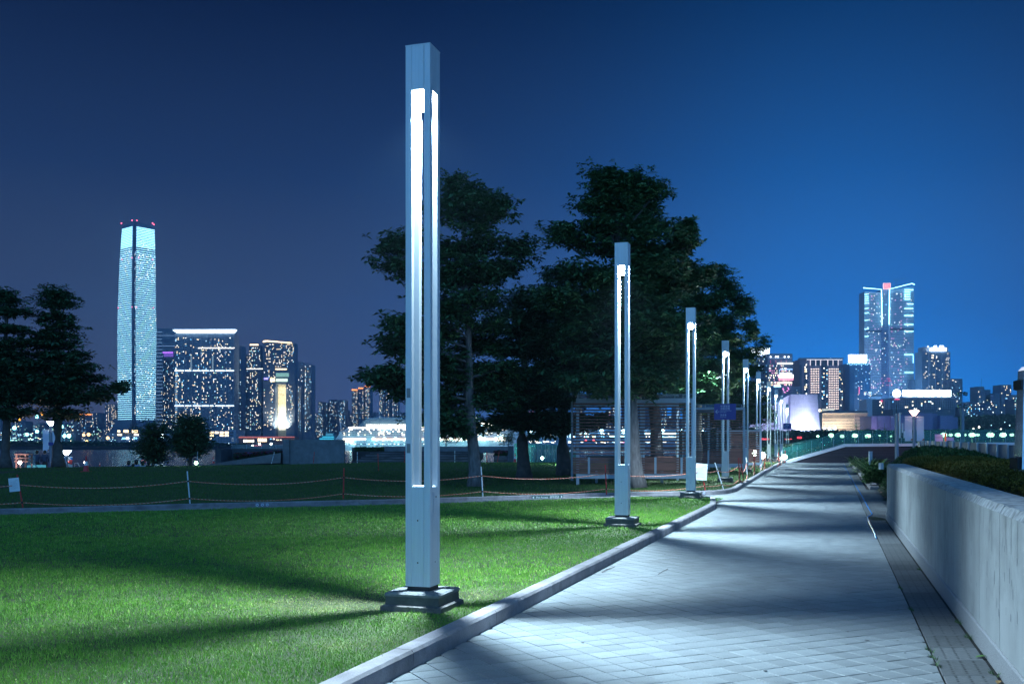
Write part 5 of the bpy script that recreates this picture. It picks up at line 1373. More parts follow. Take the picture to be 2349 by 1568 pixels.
MB().bb(U(1994, 44), U(2002, 44), 43.99, 44.14, V(1035.5, 44) + .001, V(1035.5, 44) + .02).build('cap', M_steel, sb_)
# steel column at the right edge
sc2 = thing('steel_column', 'tapered stainless steel column with black floodlight boxes at the right edge', 'column', (6.2, 11.6, WH))
YC = 11.6
M_ss = mat('stainless', (.55, .60, .64), .18, .95, var=.15, scale=2, stretch=(1, 1, 6))
xb0, xb1, xt0, xt1 = U(2334, YC), U(2372, YC), U(2342, YC), U(2368, YC)
MB().loft([[(xb0, YC - .1, WH + .05), (xb1, YC - .1, WH + .05), (xb1, YC + .1, WH + .05), (xb0, YC + .1, WH + .05)], [(xt0, YC - .07, V(850, YC)), (xt1, YC - .07, V(850, YC)), (xt1, YC + .07, V(850, YC)), (xt0, YC + .07, V(850, YC))]]).build('shaft', M_ss, sc2)
MB().loft([[(xt0, YC - .07, V(849.8, YC)), (xt1, YC - .07, V(849.8, YC)), (xt1, YC + .07, V(849.8, YC)), (xt0, YC + .07, V(849.8, YC))], [(U(2349, YC), YC - .05, V(841, YC)), (U(2362, YC), YC - .05, V(841, YC)), (U(2362, YC), YC + .05, V(841, YC)), (U(2349, YC), YC + .05, V(841, YC))]]).build('cap', em('glowing_cap', (.7, .8, 1), .9), sc2)  # cap brightness is put in as a faint glow of its own
for y0, y1, x0 in ((873, 893, 2331), (1050, 1074, 2323)):
    xr = U(np.interp(y0, [850, 1079], [2342, 2334]), YC)
    MB().loft([[(U(x0 + 2, YC), YC - .09, V(y0, YC)), (U(x0 + 2, YC), YC - .09, V(y1, YC)), (U(x0 + 2, YC), YC + .09, V(y1, YC)), (U(x0 + 2, YC), YC + .09, V(y0, YC))], [(xr + .02, YC - .06, V(y0 - 4, YC)), (xr + .02, YC - .06, V(y1 + 4, YC)), (xr + .02, YC + .06, V(y1 + 4, YC)), (xr + .02, YC + .06, V(y0 - 4, YC))]]).build('floodlight_box', M_black, sc2)
# thin panel lines on the lower face of the fin fence done above; low box behind the wall end
bxw = thing('junction_box', 'small grey box on the ground behind the wall end', 'box', P(2023, 22.5, 1068)); MB().bb(U(2021, 22.3), U(2027, 22.3), 22.3, 22.45, V(1076, 22.3), V(1061.5, 22.3)).build('box', M_steel, bxw)
yf = thing('flowers', 'patch of warm lit yellow flowers at the foot of the banner lamp', 'flowers', P(2085, 50, 1047))
n = 160; v, t3 = rosettes(np.stack([rng.uniform(U(2070, 50), U(2104, 50), n), rng.uniform(49.5, 50.5, n), rng.uniform(V(1053, 50), V(1046.5, 50), n)], 1), np.full(n, .12), 6, .6, tilt=(0, 1.2)); nmesh('petals', v, 4, mat('yellow_petals', (.75, .42, .04), .6), yf, kind='stuff')
point_light('ground_light', (U(2088, 48.5), 48.5, V(1040, 48.5)), 40, (1, .7, .3), yf, .05)

# ------------------------------------------------------------------ left promenade: people, kiosk, cones, boxes
def mesh_of(o):
    dg = bpy.context.evaluated_depsgraph_get(); me = bpy.data.meshes.new_from_object(o.evaluated_get(dg)); return me
def person(label, base, yaw, pose, shirt, trousers, hairc, skin=(.42, .27, .2), scale=1.0):
    root = thing('person', label, 'person', base); root.rotation_euler = (0, 0, yaw)
    if pose == 'sit':
        J = {'pel': (0, 0, .14), 'bel': (0, .03, .34), 'che': (0, .01, .52), 'nec': (0, -.03, .66), 'hea': (0, -.04, .76), 'crown': (0, -.04, .86),
             'ls': (-.17, -.01, .60), 'le': (-.24, -.10, .38), 'lh': (-.12, -.32, .34), 'rs': (.17, -.01, .60), 're': (.24, -.10, .38), 'rh': (.12, -.32, .34),
             'lp': (-.10, 0, .12), 'lk': (-.20, -.38, .34), 'lf': (-.14, -.60, .05), 'rp': (.10, 0, .12), 'rk': (.20, -.38, .34), 'rf': (.14, -.60, .05)}
    else:
        J = {'pel': (0, 0, .92), 'bel': (0, 0, 1.10), 'che': (0, 0, 1.30), 'nec': (0, 0, 1.48), 'hea': (0, -.01, 1.60), 'crown': (0, 0, 1.70),
             'ls': (-.18, 0, 1.40), 'le': (-.24, 0, 1.12), 'lh': (-.20, -.16, .96), 'rs': (.18, 0, 1.40), 're': (.24, 0, 1.12), 'rh': (.20, -.16, .96),
             'lp': (-.09, 0, .90), 'lk': (-.11, -.03, .48), 'lf': (-.11, 0, .06), 'rp': (.09, 0, .90), 'rk': (.11, -.03, .48), 'rf': (.11, 0, .06)}
    E = [('pel', 'bel'), ('bel', 'che'), ('che', 'nec'), ('nec', 'hea'), ('hea', 'crown'), ('che', 'ls'), ('ls', 'le'), ('le', 'lh'), ('che', 'rs'), ('rs', 're'), ('re', 'rh'), ('pel', 'lp'), ('lp', 'lk'), ('lk', 'lf'), ('pel', 'rp'), ('rp', 'rk'), ('rk', 'rf')]
    RD = {'pel': .15, 'bel': .135, 'che': .155, 'nec': .055, 'hea': .09, 'crown': .085, 'ls': .07, 'le': .05, 'lh': .038, 'rs': .07, 're': .05, 'rh': .038, 'lp': .10, 'lk': .065, 'lf': .05, 'rp': .10, 'rk': .065, 'rf': .05}
    keys = list(J); me = bpy.data.meshes.new('body'); me.from_pydata([tuple(c * scale for c in J[k]) for k in keys], [(keys.index(a), keys.index(b)) for a, b in E], [])
    o = bpy.data.objects.new('body', me); COL.objects.link(o)
    sk = o.modifiers.new('skin', 'SKIN'); sv = me.skin_vertices[0].data
    for i, k in enumerate(keys): sv[i].radius = (RD[k] * scale, RD[k] * scale * (.8 if k in ('bel', 'che', 'pel') else 1)); sv[i].use_root = (k == 'pel')
    sd = o.modifiers.new('sub', 'SUBSURF'); sd.levels = 1; sd.render_levels = 1
    bpy.context.view_layer.update(); bm_ = mesh_of(o); bpy.data.objects.remove(o)
    for mm in (mat('skin_%d' % int(skin[0] * 100), skin, .6), shirt, trousers): bm_.materials.append(mm)
    zn = J['nec'][2] * scale; zp = J['pel'][2] * scale + .05
    for p in bm_.polygons:
        c = p.center; lower = c.z < zp or (pose == 'sit' and c.y < -.16 * scale and c.z < .42 * scale and abs(c.x) > .13 * scale)
        p.material_index = 0 if c.z > zn else 2 if lower else 1; p.use_smooth = True
    b = bpy.data.objects.new('body', bm_); COL.objects.link(b); b.parent = root
    hz = J['hea'][2] * scale
    h = MB().lathe((0, .012, hz + .03), [(.03, -.14), (.098, -.05), (.105, .03), (.075, .10), (.005, .125)], 10).build('hair', mat('hair_%d' % int(hairc[0] * 100), hairc, .6), None, smooth=True); h.parent = root; h.scale = (scale,) * 3
    f = MB().ball((-.032, -.10, hz + .01), .012, 0, 6).ball((.032, -.10, hz + .01), .012, 0, 6).build('eyes', M_black, None); f.parent = root; f['kind'] = 'stuff'
    return root
DRK = (.02, .015, .012)
cl = {k: mat('cloth_' + k, c, .85) for k, c in dict(white=(.55, .58, .66), blue=(.10, .14, .26), black=(.02, .02, .025), grey=(.25, .28, .35), red=(.62, .04, .03), navy=(.03, .05, .10), lav=(.32, .34, .52)).items()}
YP = 53.0
def sitter(px, pyhead, lb, shirt, hair=DRK, s=1.0, yw=math.pi):
    c = P(px, YP, pyhead); person(lb, (c.x, YP, c.z - .86 * s), yw, 'sit', cl[shirt], cl['navy'], hair, scale=s)
sitter(295, 1057.5, 'seated person in a dark blue top, leftmost of the group on the grass edge', 'blue', (.06, .05, .05))
sitter(306, 1061, 'small seated person in grey, second from the left in the group', 'grey', s=.85)
sitter(313, 1056.5, 'seated person in a lavender top, middle of the group', 'lav')
sitter(327.5, 1058.5, 'seated person in a white top near the floral banner', 'white')
sitter(342, 1057.5, 'seated person in black, rightmost of the group', 'black')
c = P(6, 52, 1047.5); person('person in a red jacket at the left edge, head bent down', (c.x, 52, c.z - .86), R(100), 'sit', cl['red'], cl['black'], DRK)
c = P(85, 68, 1034); person('blurred dark figure behind the orange frame, left one of two', (c.x, 68, c.z - 1.70), math.pi, 'stand', cl['navy'], cl['black'], DRK)
c = P(103, 68, 1033.5); person('blurred dark figure behind the orange frame, right one of two', (c.x, 68, c.z - 1.70), math.pi, 'stand', cl['navy'], cl['black'], DRK)
c = P(2185, 96, 1003); person('faint figure in a pale top walking behind the green glass', (c.x, 96, c.z - 1.70), math.pi, 'stand', cl['white'], cl['black'], DRK)
# orange-pink timber frame with a floodlight
YK = 57
fk = thing('timber_frame', 'pinkish timber frame stand lit by its own floodlight, beside the left trunk', 'stand', (U(48, YK), YK, -2))
M_pk = mat('salmon_timber', (.50, .26, .22), .7, var=.15, scale=3)
for a, b, y_ in ((35.5, 39, 0), (56, 59, 0), (61, 64, .5), (33, 35, .5)): MB().bb(U(a, YK), U(b, YK), YK + y_, YK + y_ + .09, -2.2, V(1040.5, YK)).build('post', M_pk, fk)
for y0, y1 in ((1040, 1043), (1049, 1051.5), (1056.5, 1059)):
    MB().bb(U(33, YK), U(64, YK), YK - .04, YK - .002, V(y1, YK), V(y0, YK)).build('rail', M_pk, fk)
    MB().bb(U(60, YK), U(64, YK), YK + .1, YK + .5, V(y1, YK), V(y0, YK)).build('side_rail', M_pk, fk)
MB().bb(U(39, YK), U(56, YK), YK + .4, YK + .45, V(1059, YK), V(1040, YK)).build('back_board', mat('brown_board', (.12, .07, .06), .8), fk)
flood(46.5, 1060.5, 56.2, .10, (1, .80, .68), 90, 'warm floodlight under the pinkish timber frame', glow=40, ground=-2)
# traffic cones
M_cone = mat('cone_red', (.60, .04, .05), .5)
def cone(px, py, h, label, Yf=None, off=LAWN, z=None):
    b = G(px, py, off) if Yf is None else Vector((U(px, Yf), Yf, V(py, Yf)))
    t = thing('traffic_cone', label, 'traffic cone', b, 'red traffic cones')
    MB().bb(b.x - h * .26, b.x + h * .26, b.y - h * .26, b.y + h * .26, b.z, b.z + h * .04).build('base', M_cone, t)
    for z0, z1, m, nm in ((.041, .40, M_cone, 'lower_cone'), (.401, .66, M_white, 'white_band'), (.661, 1, M_cone, 'tip')):
        rr2 = lambda q: h * (.19 - .165 * q); MB().lathe((b.x, b.y, b.z), [(rr2(z0), z0 * h), (rr2(z1), z1 * h)], 14).build(nm, m, t)
cone(197.5, 1081.5, .72, 'traffic cone with a white band on the far left lawn')
cone(489.5, 1062, .36, 'small traffic cone at the left end of the low dark wall', Yf=61)
cone(1181.5, 1060.5, .58, 'traffic cone standing in front of the green glass, beside the end pillar', Yf=61.5)
cone(229, 1068, .20, 'tiny traffic cone on the crest of the lawn, right of the banded one', Yf=54)
# turquoise bench / pool step, bin, rails
bt = thing('turquoise_platform', 'low turquoise platform right of the timber frame', 'platform', (U(74, 58), 58, -1)); MB().bb(U(62, 58), U(87, 58), 58, 59, -1.2, V(1066.5, 58)).build('deck', em('turquoise_glow', (.08, .50, .65), .55), bt)
rl = thing('handrail', 'bent steel handrail beside the turquoise platform', 'handrail', (U(78, 57.5), 57.5, -1)); MB().tube([(U(74, 57.5), 57.5, V(1074, 57.5)), (U(74.5, 57.5), 57.5, V(1063, 57.5)), (U(79, 57.5), 57.5, V(1062, 57.5)), (U(86, 57.5), 57.5, V(1074, 57.5))], .03, 6).build('rail', M_steel, rl)
rl = thing('handrail', 'bent steel handrail between the floral banner and the traffic cone', 'handrail', (U(175, 57.5), 57.5, -1)); MB().tube([(U(171, 57.5), 57.5, V(1074, 57.5)), (U(171, 57.5), 57.5, V(1062, 57.5)), (U(178, 57.5), 57.5, V(1061, 57.5)), (U(186, 57.5), 57.5, V(1074, 57.5))], .03, 6).build('rail', M_steel, rl)
lb_ = thing('litter_bin', 'pale metal litter bin beside the left trunk', 'bin', (U(123, 58), 58, -1)); MB().bb(U(117, 58), U(129, 58), 58, 58.5, -1.2, V(1059.5, 58)).build('body', M_white, lb_); MB().bb(U(116, 58), U(129.5, 58), 57.95, 58.55, V(1059.5, 58) + .002, V(1058.5, 58)).build('lid', M_steel, lb_)
nbr = thing('sea_railing', 'thin railing along the waterfront edge of the promenade', 'railing', (U(300, 84), 84, -3))
for i in range(48): MB().bb(-45 + i * 1.5, -45 + i * 1.5 + .05, 84, 84.05, -3, -1.85).build('baluster', M_steel, nbr)
MB().bb(-45, 26, 83.98, 84.07, -1.85, -1.80).build('rail', M_steel, nbr)
gbx = thing('glass_windbreak', 'clear glass panel beside the timber frame', 'glass panel', (U(73, 60), 60, -2)); MB().bb(U(64.5, 60), U(81, 60), 60, 60.02, -2, V(1044.5, 60)).build('pane', M_glass, gbx)
# ------------------------------------------------------------------ the far city
SH = -3.0
M_gl = mat('tower_glass', (.055, .085, .14), .25, spec=.6)
M_t1 = mat('tower_wall_blue', (.18, .26, .38), .7); M_t2 = mat('tower_wall_grey', (.26, .32, .42), .7); M_t3 = mat('tower_wall_dark', (.10, .15, .24), .6)
M_t4 = mat('tower_wall_pale', (.36, .42, .56), .7); M_rib = mat('tower_rib', (.26, .32, .46), .6)
W_warm = em('window_warm', (1, .76, .42), 4.4); W_white = em('window_white', (1, .93, .78), 5.5); W_cool = em('window_cool', (.45, .80, 1), 4.2)
W_cyan = em('window_cyan', (.15, .62, 1), 3.2); W_green = em('window_green', (.45, 1, .75), 3); W_pink = em('window_pink', (1, .35, .55), 3.2); W_dim = em('window_dim', (.55, .60, .62), .35)
W_orange = em('crown_orange', (1, .30, .05), 3.5); W_gold = em('crown_gold', (1, .70, .34), 5.0); W_strip = em('strip_blue_white', (.34, .78, 1), 4.2); W_strip2 = em('strip_dim', (.35, .60, .95), .9)
W_signw = em('sign_white', (.72, .88, 1), 9.0); W_red = em('beacon_red', (1, .12, .22), 5.0); W_violet = em('crown_violet', (.50, .15, 1), 2.6)
W_bulb = em('facade_bulb', (1, .80, .68), 3.2); W_neon = em('neon_cyan', (.35, .85, 1), 5.5)
WIN = [M_gl, W_warm, W_white, W_cool, W_cyan, W_green, W_pink, W_dim]
MIX = {'home': ([1, 2, 3, 4, 5], [.50, .22, .14, .09, .05]), 'office': ([2, 3, 7, 1], [.35, .35, .2, .1]), 'cool': ([3, 4, 2, 1], [.35, .25, .25, .15]), 'warm': ([1, 2], [.7, .3]), 'pink': ([6, 1, 2, 3], [.35, .3, .25, .1]), 'dim': ([7, 1, 3], [.5, .3, .2])}
def win_grid(root, x0, x1, y, z0, z1, cols, rows, fx, fz, lit, mix, seed, dark=True, clump=.5, name='windows', proud=.12):
    """rows x cols of real panes in front of the wall at depth y; unlit ones keep dark glass"""
    r = random.Random(seed); mb_ = MB(); cw, rh = (x1 - x0) / cols, (z1 - z0) / rows
    ids, wts = MIX[mix]; colp = [r.random() < .55 for _ in range(cols)]
    for i in range(cols):
        for j in range(rows):
            on = r.random() < .62 * lit * (1.6 if colp[i] else .35) * (1 if r.random() < clump else 1.2)
            if not on and not dark: continue
            m = r.choices(ids, wts)[0] if on else 0
            cx_ = x0 + cw * (i + .5); cz_ = z0 + rh * (j + .5); w = cw * fx / 2; h = rh * fz / 2
            mb_.quad((cx_ - w, y - proud, cz_ - h), (cx_ + w, y - proud, cz_ - h), (cx_ + w, y - proud, cz_ + h), (cx_ - w, y - proud, cz_ + h), m)
    return mb_.build(name, WIN, root, kind='stuff')
def bld(name, label, x0, x1, yt, Y, ybase=None, depth=40, wm=None, wins=(), group=None, cat='building', zb=None):
    z0 = SH if zb is None else zb; X0, X1 = U(x0, Y), U(x1, Y); z1 = V(yt, Y)
    root = thing(name, label, cat, ((X0 + X1) / 2, Y + depth / 2, z0), group)
    MB().bb(X0, X1, Y, Y + depth, z0, z1).build('walls', wm or M_t1, root)
    for k, w in enumerate(wins):
        d = dict(a=x0 + .4, b=x1 - .4, t=yt + 2, bt=HY - 2, cols=8, rows=20, fx=.5, fz=.45, lit=.2, mix='home', dark=True); d.update(w)
        win_grid(root, U(d['a'], Y), U(d['b'], Y), Y, V(d['bt'], Y), V(d['t'], Y), d['cols'], d['rows'], d['fx'], d['fz'], d['lit'], d['mix'], int(x0 * 13 + k * 7 + yt), d['dark'])
    return root
def bar(root, name, x0, x1, y0, y1, Y, m, proud=.5, th=.4, part_kind=None):
    o = MB().bb(U(x0, Y), U(x1, Y), Y - proud - th, Y - proud, V(y1, Y), V(y0, Y)).build(name, m, root)
    if part_kind: o['kind'] = part_kind
    return o

# --- tallest tower, with rings of light
YI = 2000.0
def icc_ring(py):
    cxp = float(np.interp(py, [505, 700, 960], [307.5, 305, 306])); X = U(cxp, YI)
    LL = float(np.interp(py, [505, 600, 760, 960], [44, 54, 61, 60])); LR = float(np.interp(py, [505, 600, 760, 960], [44, 48, 51, 48]))
    a = Vector((-.766, .643)); b = Vector((.643, .766)); c = Vector((X, YI)); 
    n1 = c + a * 5.5; n2 = c + b * 5.5
    return [c + a * LL, c + a * LL + b * LR, c + b * LR, n2, c + a * 5.5 + b * 5.5, n1], c, a, b, LL, LR
tw = thing('skyscraper', 'tallest tower with rows of blue white light strips, on the left', 'skyscraper', (U(307, YI), YI, SH))
rings = []
for py in (985, 960, 860, 760, 680, 600, 530, 516):
    r_, *_ = icc_ring(py); z = V(py, YI) if py < 985 else SH
    rings.append([(p.x, p.y, z) for p in r_])
rings[-1] = [(p.x, p.y, V(py_, YI)) for p, py_ in zip(icc_ring(506)[0], (513, 510, 514, 507, 508, 507))]
M_icc = mat('dark_curtain_wall', (.06, .13, .24), .3, spec=.6)
MB().loft([list(reversed(r)) for r in rings]).build('walls', M_icc, tw)
def strip(py, side, th, m, name='light_strip', t0=.0, t1=1.0):
    r_, c, a, b, LL, LR = icc_ring(py); z = V(py, YI); d = a if side == 0 else b; L = LL if side == 0 else LR; n_ = -(b if side == 0 else a)
    s0, s1 = 5.5 + (L - 5.5) * t0, 5.5 + (L - 5.5) * t1 - .2
    p, q = c + d * s0, c + d * s1; o = Vector((n_.x, n_.y)) * .6
    ring = lambda w: [(w.x, w.y, z - th / 2), (w.x + o.x, w.y + o.y, z - th / 2), (w.x + o.x, w.y + o.y, z + th / 2), (w.x, w.y, z + th / 2)]
    MB().loft([ring(p), ring(q)]).build(name, m, tw)
py = 519.5; i = 0
while py < 962:
    th = 1.45 if i < 13 else .75
    for s in (0, 1): strip(py + (0 if s == 0 else .3), s, th, W_strip)
    py += 3.66 if i < 12 else 5.2 if i == 12 else 4.9; i += 1
r = random.Random(2); mbw = MB()
for k in range(900):
    py = r.choice([r.uniform(575, 640), r.uniform(545, 955), r.uniform(545, 955), r.uniform(840, 920)]); s = r.random() < .38; _, c, a, b, LL, LR = icc_ring(py); d = a if s else b; L = LL if s else LR; n_ = -(b if s else a)
    t = r.uniform(6, L - 1.5); p = c + d * t + n_ * .5; q = p + d * r.choice([.9, 1.2, 2.2]); z = V(py, YI); mbw.quad((p.x, p.y, z), (q.x, q.y, z), (q.x, q.y, z + .8), (p.x, p.y, z + .8), r.choice([2, 3, 3, 4, 7, 1]))
for k in range(90):
    py = r.uniform(570, 950); _, c, a, b, LL, LR = icc_ring(py); p = c + a * r.uniform(.5, 5) + b * 5.2; z = V(py, YI); mbw.quad((p.x, p.y, z), (p.x + 1.2, p.y, z), (p.x + 1.2, p.y, z + 1.2), (p.x, p.y, z + 1.2), r.choice([3, 3, 4, 2]))
mbw.build('windows', WIN, tw, kind='stuff')
for px, py in ((278.5, 512), (303, 505.5), (314, 505.5), (350, 512), (353, 515)):
    MB().ball(P(px, YI - 2, py), 1.4, 0, 6).build('beacon', W_red, tw)
for px, py in ((280, 595), (303, 591), (318, 591), (350, 595), (271, 706), (303, 704), (313, 704), (352, 706)): MB().ball(P(px, YI - 4, py), 1.1, 0, 6).build('beacon', W_red, tw)
# sloping canopies at its foot and the podium
cpx = [(262, 962), (300, 962), (300, 968), (296, 978), (286, 987), (268, 992), (248, 993.5), (256, 986), (261, 975)]
MB().loft([[(U(a, YI - 20), YI - 20, V(b, YI - 20)) for a, b in cpx], [(U(a, YI), YI, V(b, YI)) for a, b in cpx]]).build('canopy', M_icc, tw)
cpx = [(312, 962), (357, 962), (358, 975), (366, 988), (382, 993), (345, 993), (322, 985), (314, 975)]
MB().loft([[(U(a, YI - 20), YI - 20, V(b, YI - 20)) for a, b in cpx], [(U(a, YI), YI, V(b, YI)) for a, b in cpx]]).build('canopy', M_icc, tw)
pod = bld('podium_building', 'low wide podium building with warm windows at the foot of the tallest tower', 244, 398, 993, 1900, depth=80, wm=M_t2, wins=[dict(a=268, b=345, t=988 + 6, bt=999, cols=6, rows=1, fx=.8, fz=.8, lit=.9, mix='warm'), dict(a=250, b=390, t=1001, bt=1013, cols=40, rows=3, fx=.6, fz=.3, lit=.18, mix='office')])
bar(pod, 'lit_sign', 281, 288, 1003, 1006.5, 1900, em('sign_blue', (.2, .6, 1), 5)); bar(pod, 'lit_sign', 289.5, 296, 1002.5, 1007, 1900, W_signw); bar(pod, 'lit_sign', 307, 314.5, 1003, 1006, 1900, em('sign_blue', (.2, .6, 1), 5))
bar(pod, 'lit_opening', 270, 276, 986, 991, 1895, W_warm); bar(pod, 'lit_opening', 284, 295, 985.5, 991.5, 1895, W_gold); bar(pod, 'lit_opening', 303, 316, 986, 992, 1895, W_warm)
flc = thing('floodlight', 'brilliant white floodlight between the tallest tower and the slab blocks', 'floodlight', P(372, 1500, 1007)); MB().ball(P(372.5, 1500, 999), 3.2, 0, 10).build('lens', em('far_flood', (.7, .95, 1), 30), flc); MB().tube([P(372.5, 1500, 1002), P(372.5, 1500, 1020)], .5, 5).build('mast', M_black, flc)

# --- the slab blocks beside it
b = bld('tower_block', 'dim tower striped with pale bands, directly right of the tallest tower', 358, 402, 752.5, 2150, wm=M_t1, wins=[dict(a=370, b=400, t=890, bt=985, cols=16, rows=26, fx=.4, fz=.4, lit=.20, mix='home', dark=False)])
for k in range(58): bar(b, 'pale_band', 358.5, 372 if k % 3 else 401, 757 + k * 4, 757.9 + k * 4, 2150, W_strip2 if k % 2 else M_rib, part_kind=None)
b = bld('tower_block', 'narrow tower with a violet lit crown, between the tallest tower and the wide slab', 374, 399, 807, 2080, wm=M_t3, wins=[dict(t=824, bt=990, cols=11, rows=46, fx=.45, fz=.4, lit=.17, mix='home')])
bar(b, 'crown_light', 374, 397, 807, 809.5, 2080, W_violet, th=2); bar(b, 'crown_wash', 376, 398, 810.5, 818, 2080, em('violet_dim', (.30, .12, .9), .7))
wd = bld('slab_block', 'wide slab of flats with a bright flared white roof canopy and two light lines', 400.7, 537, 765, 1950, wm=M_t1, depth=35, wins=[
    dict(a=402, b=535, t=773, bt=847, cols=46, rows=21, fx=.55, fz=.5, lit=.17, mix='home'), dict(a=402, b=535, t=853, bt=927, cols=46, rows=21, fx=.55, fz=.5, lit=.20, mix='home'), dict(a=402, b=535, t=933, bt=985, cols=46, rows=15, fx=.55, fz=.5, lit=.22, mix='home')])
MB().loft([[(U(a, 1950), y_, z_r) for a, z_r in ((398, V(757.5, 1950)), (541, V(756, 1950)), (535, V(763, 1950)), (405, V(763, 1950)))] for y_ in (1944, 1960)]).build('roof_canopy', em('canopy_white', (.72, .92, 1), 4.5), wd)
bar(wd, 'roof_slab', 397.5, 541.5, 753.8, 755.6, 1950, M_t4, proud=-8, th=12)
for px in (402, 424, 428, 437, 441, 461, 481, 485, 492, 496, 516, 520, 530, 536): bar(wd, 'vertical_rib', px - .5, px + .5, 766, 986, 1950, M_rib, th=.8)
for py in (849.8, 930.2):
    for a, c_ in ((401, 422), (425, 439), (443, 460), (463, 479), (482, 490), (494, 516), (518, 537)): bar(wd, 'light_line', a, c_, py - .9, py + .9, 1950, em('light_line', (.75, .92, 1), 4.5), th=1.2)
for k in range(30): bar(wd, 'light_line', 455 + k * 2.8, 456.4 + k * 2.8, 797, 799, 1950, W_white, th=.9)
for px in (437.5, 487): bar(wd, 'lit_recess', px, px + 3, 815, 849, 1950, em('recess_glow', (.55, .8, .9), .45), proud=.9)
for px in (402, 405): 
    for k in range(60): bar(wd, 'balcony_light', px, px + 1.2, 840 + k * 2.3, 841 + k * 2.3, 1950, W_cool if (k * 7 + px) % 3 else W_warm, part_kind='stuff') if k % 2 else None
po = bld('podium_building', 'pale podium block with bright windows below the wide slab', 455, 541, 985.5, 1800, depth=60, wm=M_t4, wins=[dict(a=480, b=537, t=988.5, bt=1001, cols=5, rows=2, fx=.75, fz=.75, lit=.9, mix='warm'), dict(a=460, b=537, t=1003, bt=1013, cols=12, rows=2, fx=.8, fz=.5, lit=.2, mix='office')])
b = bld('tower_block', 'thin dim tower just right of the wide slab', 541, 553, 792, 2150, wm=M_t3, wins=[dict(cols=4, rows=70, lit=.16, mix='cool', bt=988)])
b = bld('tower_block', 'thin dim tower left of the gold crowned pair', 554, 571, 813, 2200, wm=M_t3, wins=[dict(cols=7, rows=60, lit=.12, mix='cool', bt=988)])
b = bld('tower_block', 'gold crowned tower, left and narrower one of the pair', 571, 599, 792, 2000, wm=M_t3, wins=[dict(t=796, bt=846, cols=12, rows=14, lit=.30, mix='home'), dict(t=850, bt=986, cols=12, rows=38, lit=.36, mix='home')])
bar(b, 'crown_light', 572, 591, 788.5, 791.6, 2000, W_gold, th=2, proud=-6); bar(b, 'light_line', 566, 603, 845, 846.3, 2000, W_white)
b = bld('tower_block', 'dim block filling the gap under the gold crowned towers', 594, 606, 845, 2030, wm=M_t3, wins=[dict(cols=6, rows=38, lit=.22, mix='home', bt=986)])
# tower with the arch opening
YA = 1990
ar = bld('tower_block', 'gold crowned tower with a tall cream lit arch opening, right one of the pair', 603.5, 675.6, 786, YA, wm=M_t3, depth=30, zb=V(879, YA), wins=[dict(a=605, b=674, t=788, bt=842, cols=26, rows=15, lit=.24, mix='home'), dict(a=605, b=632, t=848, bt=878, cols=10, rows=8, lit=.3, mix='home')])
MB().bb(U(603.5, YA), U(632, YA), YA, YA + 30, SH, V(879, YA) - .01).build('left_leg', M_t3, ar); MB().bb(U(656.5, YA), U(675.6, YA), YA, YA + 30, SH, V(879, YA) - .01).build('right_leg', M_t3, ar)
win_grid(ar, U(605, YA), U(631, YA), YA, V(986, YA), V(881, YA), 10, 30, .5, .45, .32, 'home', 5); win_grid(ar, U(658, YA), U(674, YA), YA, V(986, YA), V(881, YA), 6, 30, .5, .45, .32, 'home', 6)
MB().add([(U(603, YA), YA - 2, V(784, YA)), (U(605, YA), YA - 2, V(781.2, YA)), (U(612, YA), YA - 2, V(780.4, YA)), (U(670, YA), YA - 2, V(785.2, YA)), (U(670, YA), YA - 2, V(787.6, YA)), (U(612, YA), YA - 2, V(783.4, YA)), (U(605, YA), YA - 2, V(785.6, YA))], [(0, 6, 5, 2, 1), (2, 5, 4, 3)]).build('crown_light', W_gold, ar)
bar(ar, 'arch_crown_light', 632, 658, 845, 847.6, YA, W_gold); bar(ar, 'glass_deck', 633, 663, 855, 864, YA, em('deck_green', (.35, .75, .60), .8)); bar(ar, 'glass_deck', 633, 660, 868, 875, YA, em('deck_bright', (.75, 1, .75), 1.8)); bar(ar, 'side_window', 620, 630, 867, 875, YA, W_gold); bar(ar, 'violet_sign', 606, 615, 866, 870, YA, em('violet_sign', (.3, .25, 1), 4))
MB().bb(U(636.5, YA + 24), U(656.4, YA + 24), YA + 22, YA + 26, SH, V(881.5, YA + 24)).build('cream_wall', mat('cream_wall', (.72, .66, .46), .8), ar); MB().bb(U(632, YA + 24), U(636.4, YA + 24), YA + 22, YA + 26, SH, V(881.5, YA + 24)).build('grey_reveal', M_t4, ar)
for py in (905, 925, 945, 967): MB().bb(U(636.6, YA + 22), U(656.2, YA + 22), YA + 21.6, YA + 21.95, V(py + .5, YA + 22), V(py, YA + 22)).build('joint', mat('joint_tan', (.35, .32, .25), .8), ar)
for k in (640.5, 646.5, 652.5): point_light('arch_uplight', P(k, YA - 8, 984), 260000, (1, .88, .62), ar, 1.5, 'SPOT', R(120), P(k, YA + 22, 925))
point_light('arch_downlight', P(646.5, YA - 6, 884), 60000, (1, .9, .66), ar, 1.5, 'SPOT', R(130), P(646.5, YA + 22, 925))
for k in range(5): MB().bb(U(640.3 + k * 3.1, YA - 10), U(641.6 + k * 3.1, YA - 10), YA - 10, YA - 9, V(986, YA - 10), V(965 + abs(k - 2) * 3, YA - 10)).build('lit_fin', em('lit_fin', (1, .95, .75), 3), ar)
b = bld('tower_block', 'stepped dim tower right of the arch tower', 676, 690, 884, 2080, wm=M_t3, wins=[dict(cols=7, rows=34, lit=.3, mix='cool', bt=988)])
b = bld('tower_block', 'tall dim tower at the right end of the left cluster', 690, 715, 836, 2100, wm=M_t1, wins=[dict(cols=10, rows=50, lit=.13, mix='cool', bt=990), dict(a=699, b=702, cols=1, rows=60, lit=.5, mix='cool', dark=False, bt=990)])
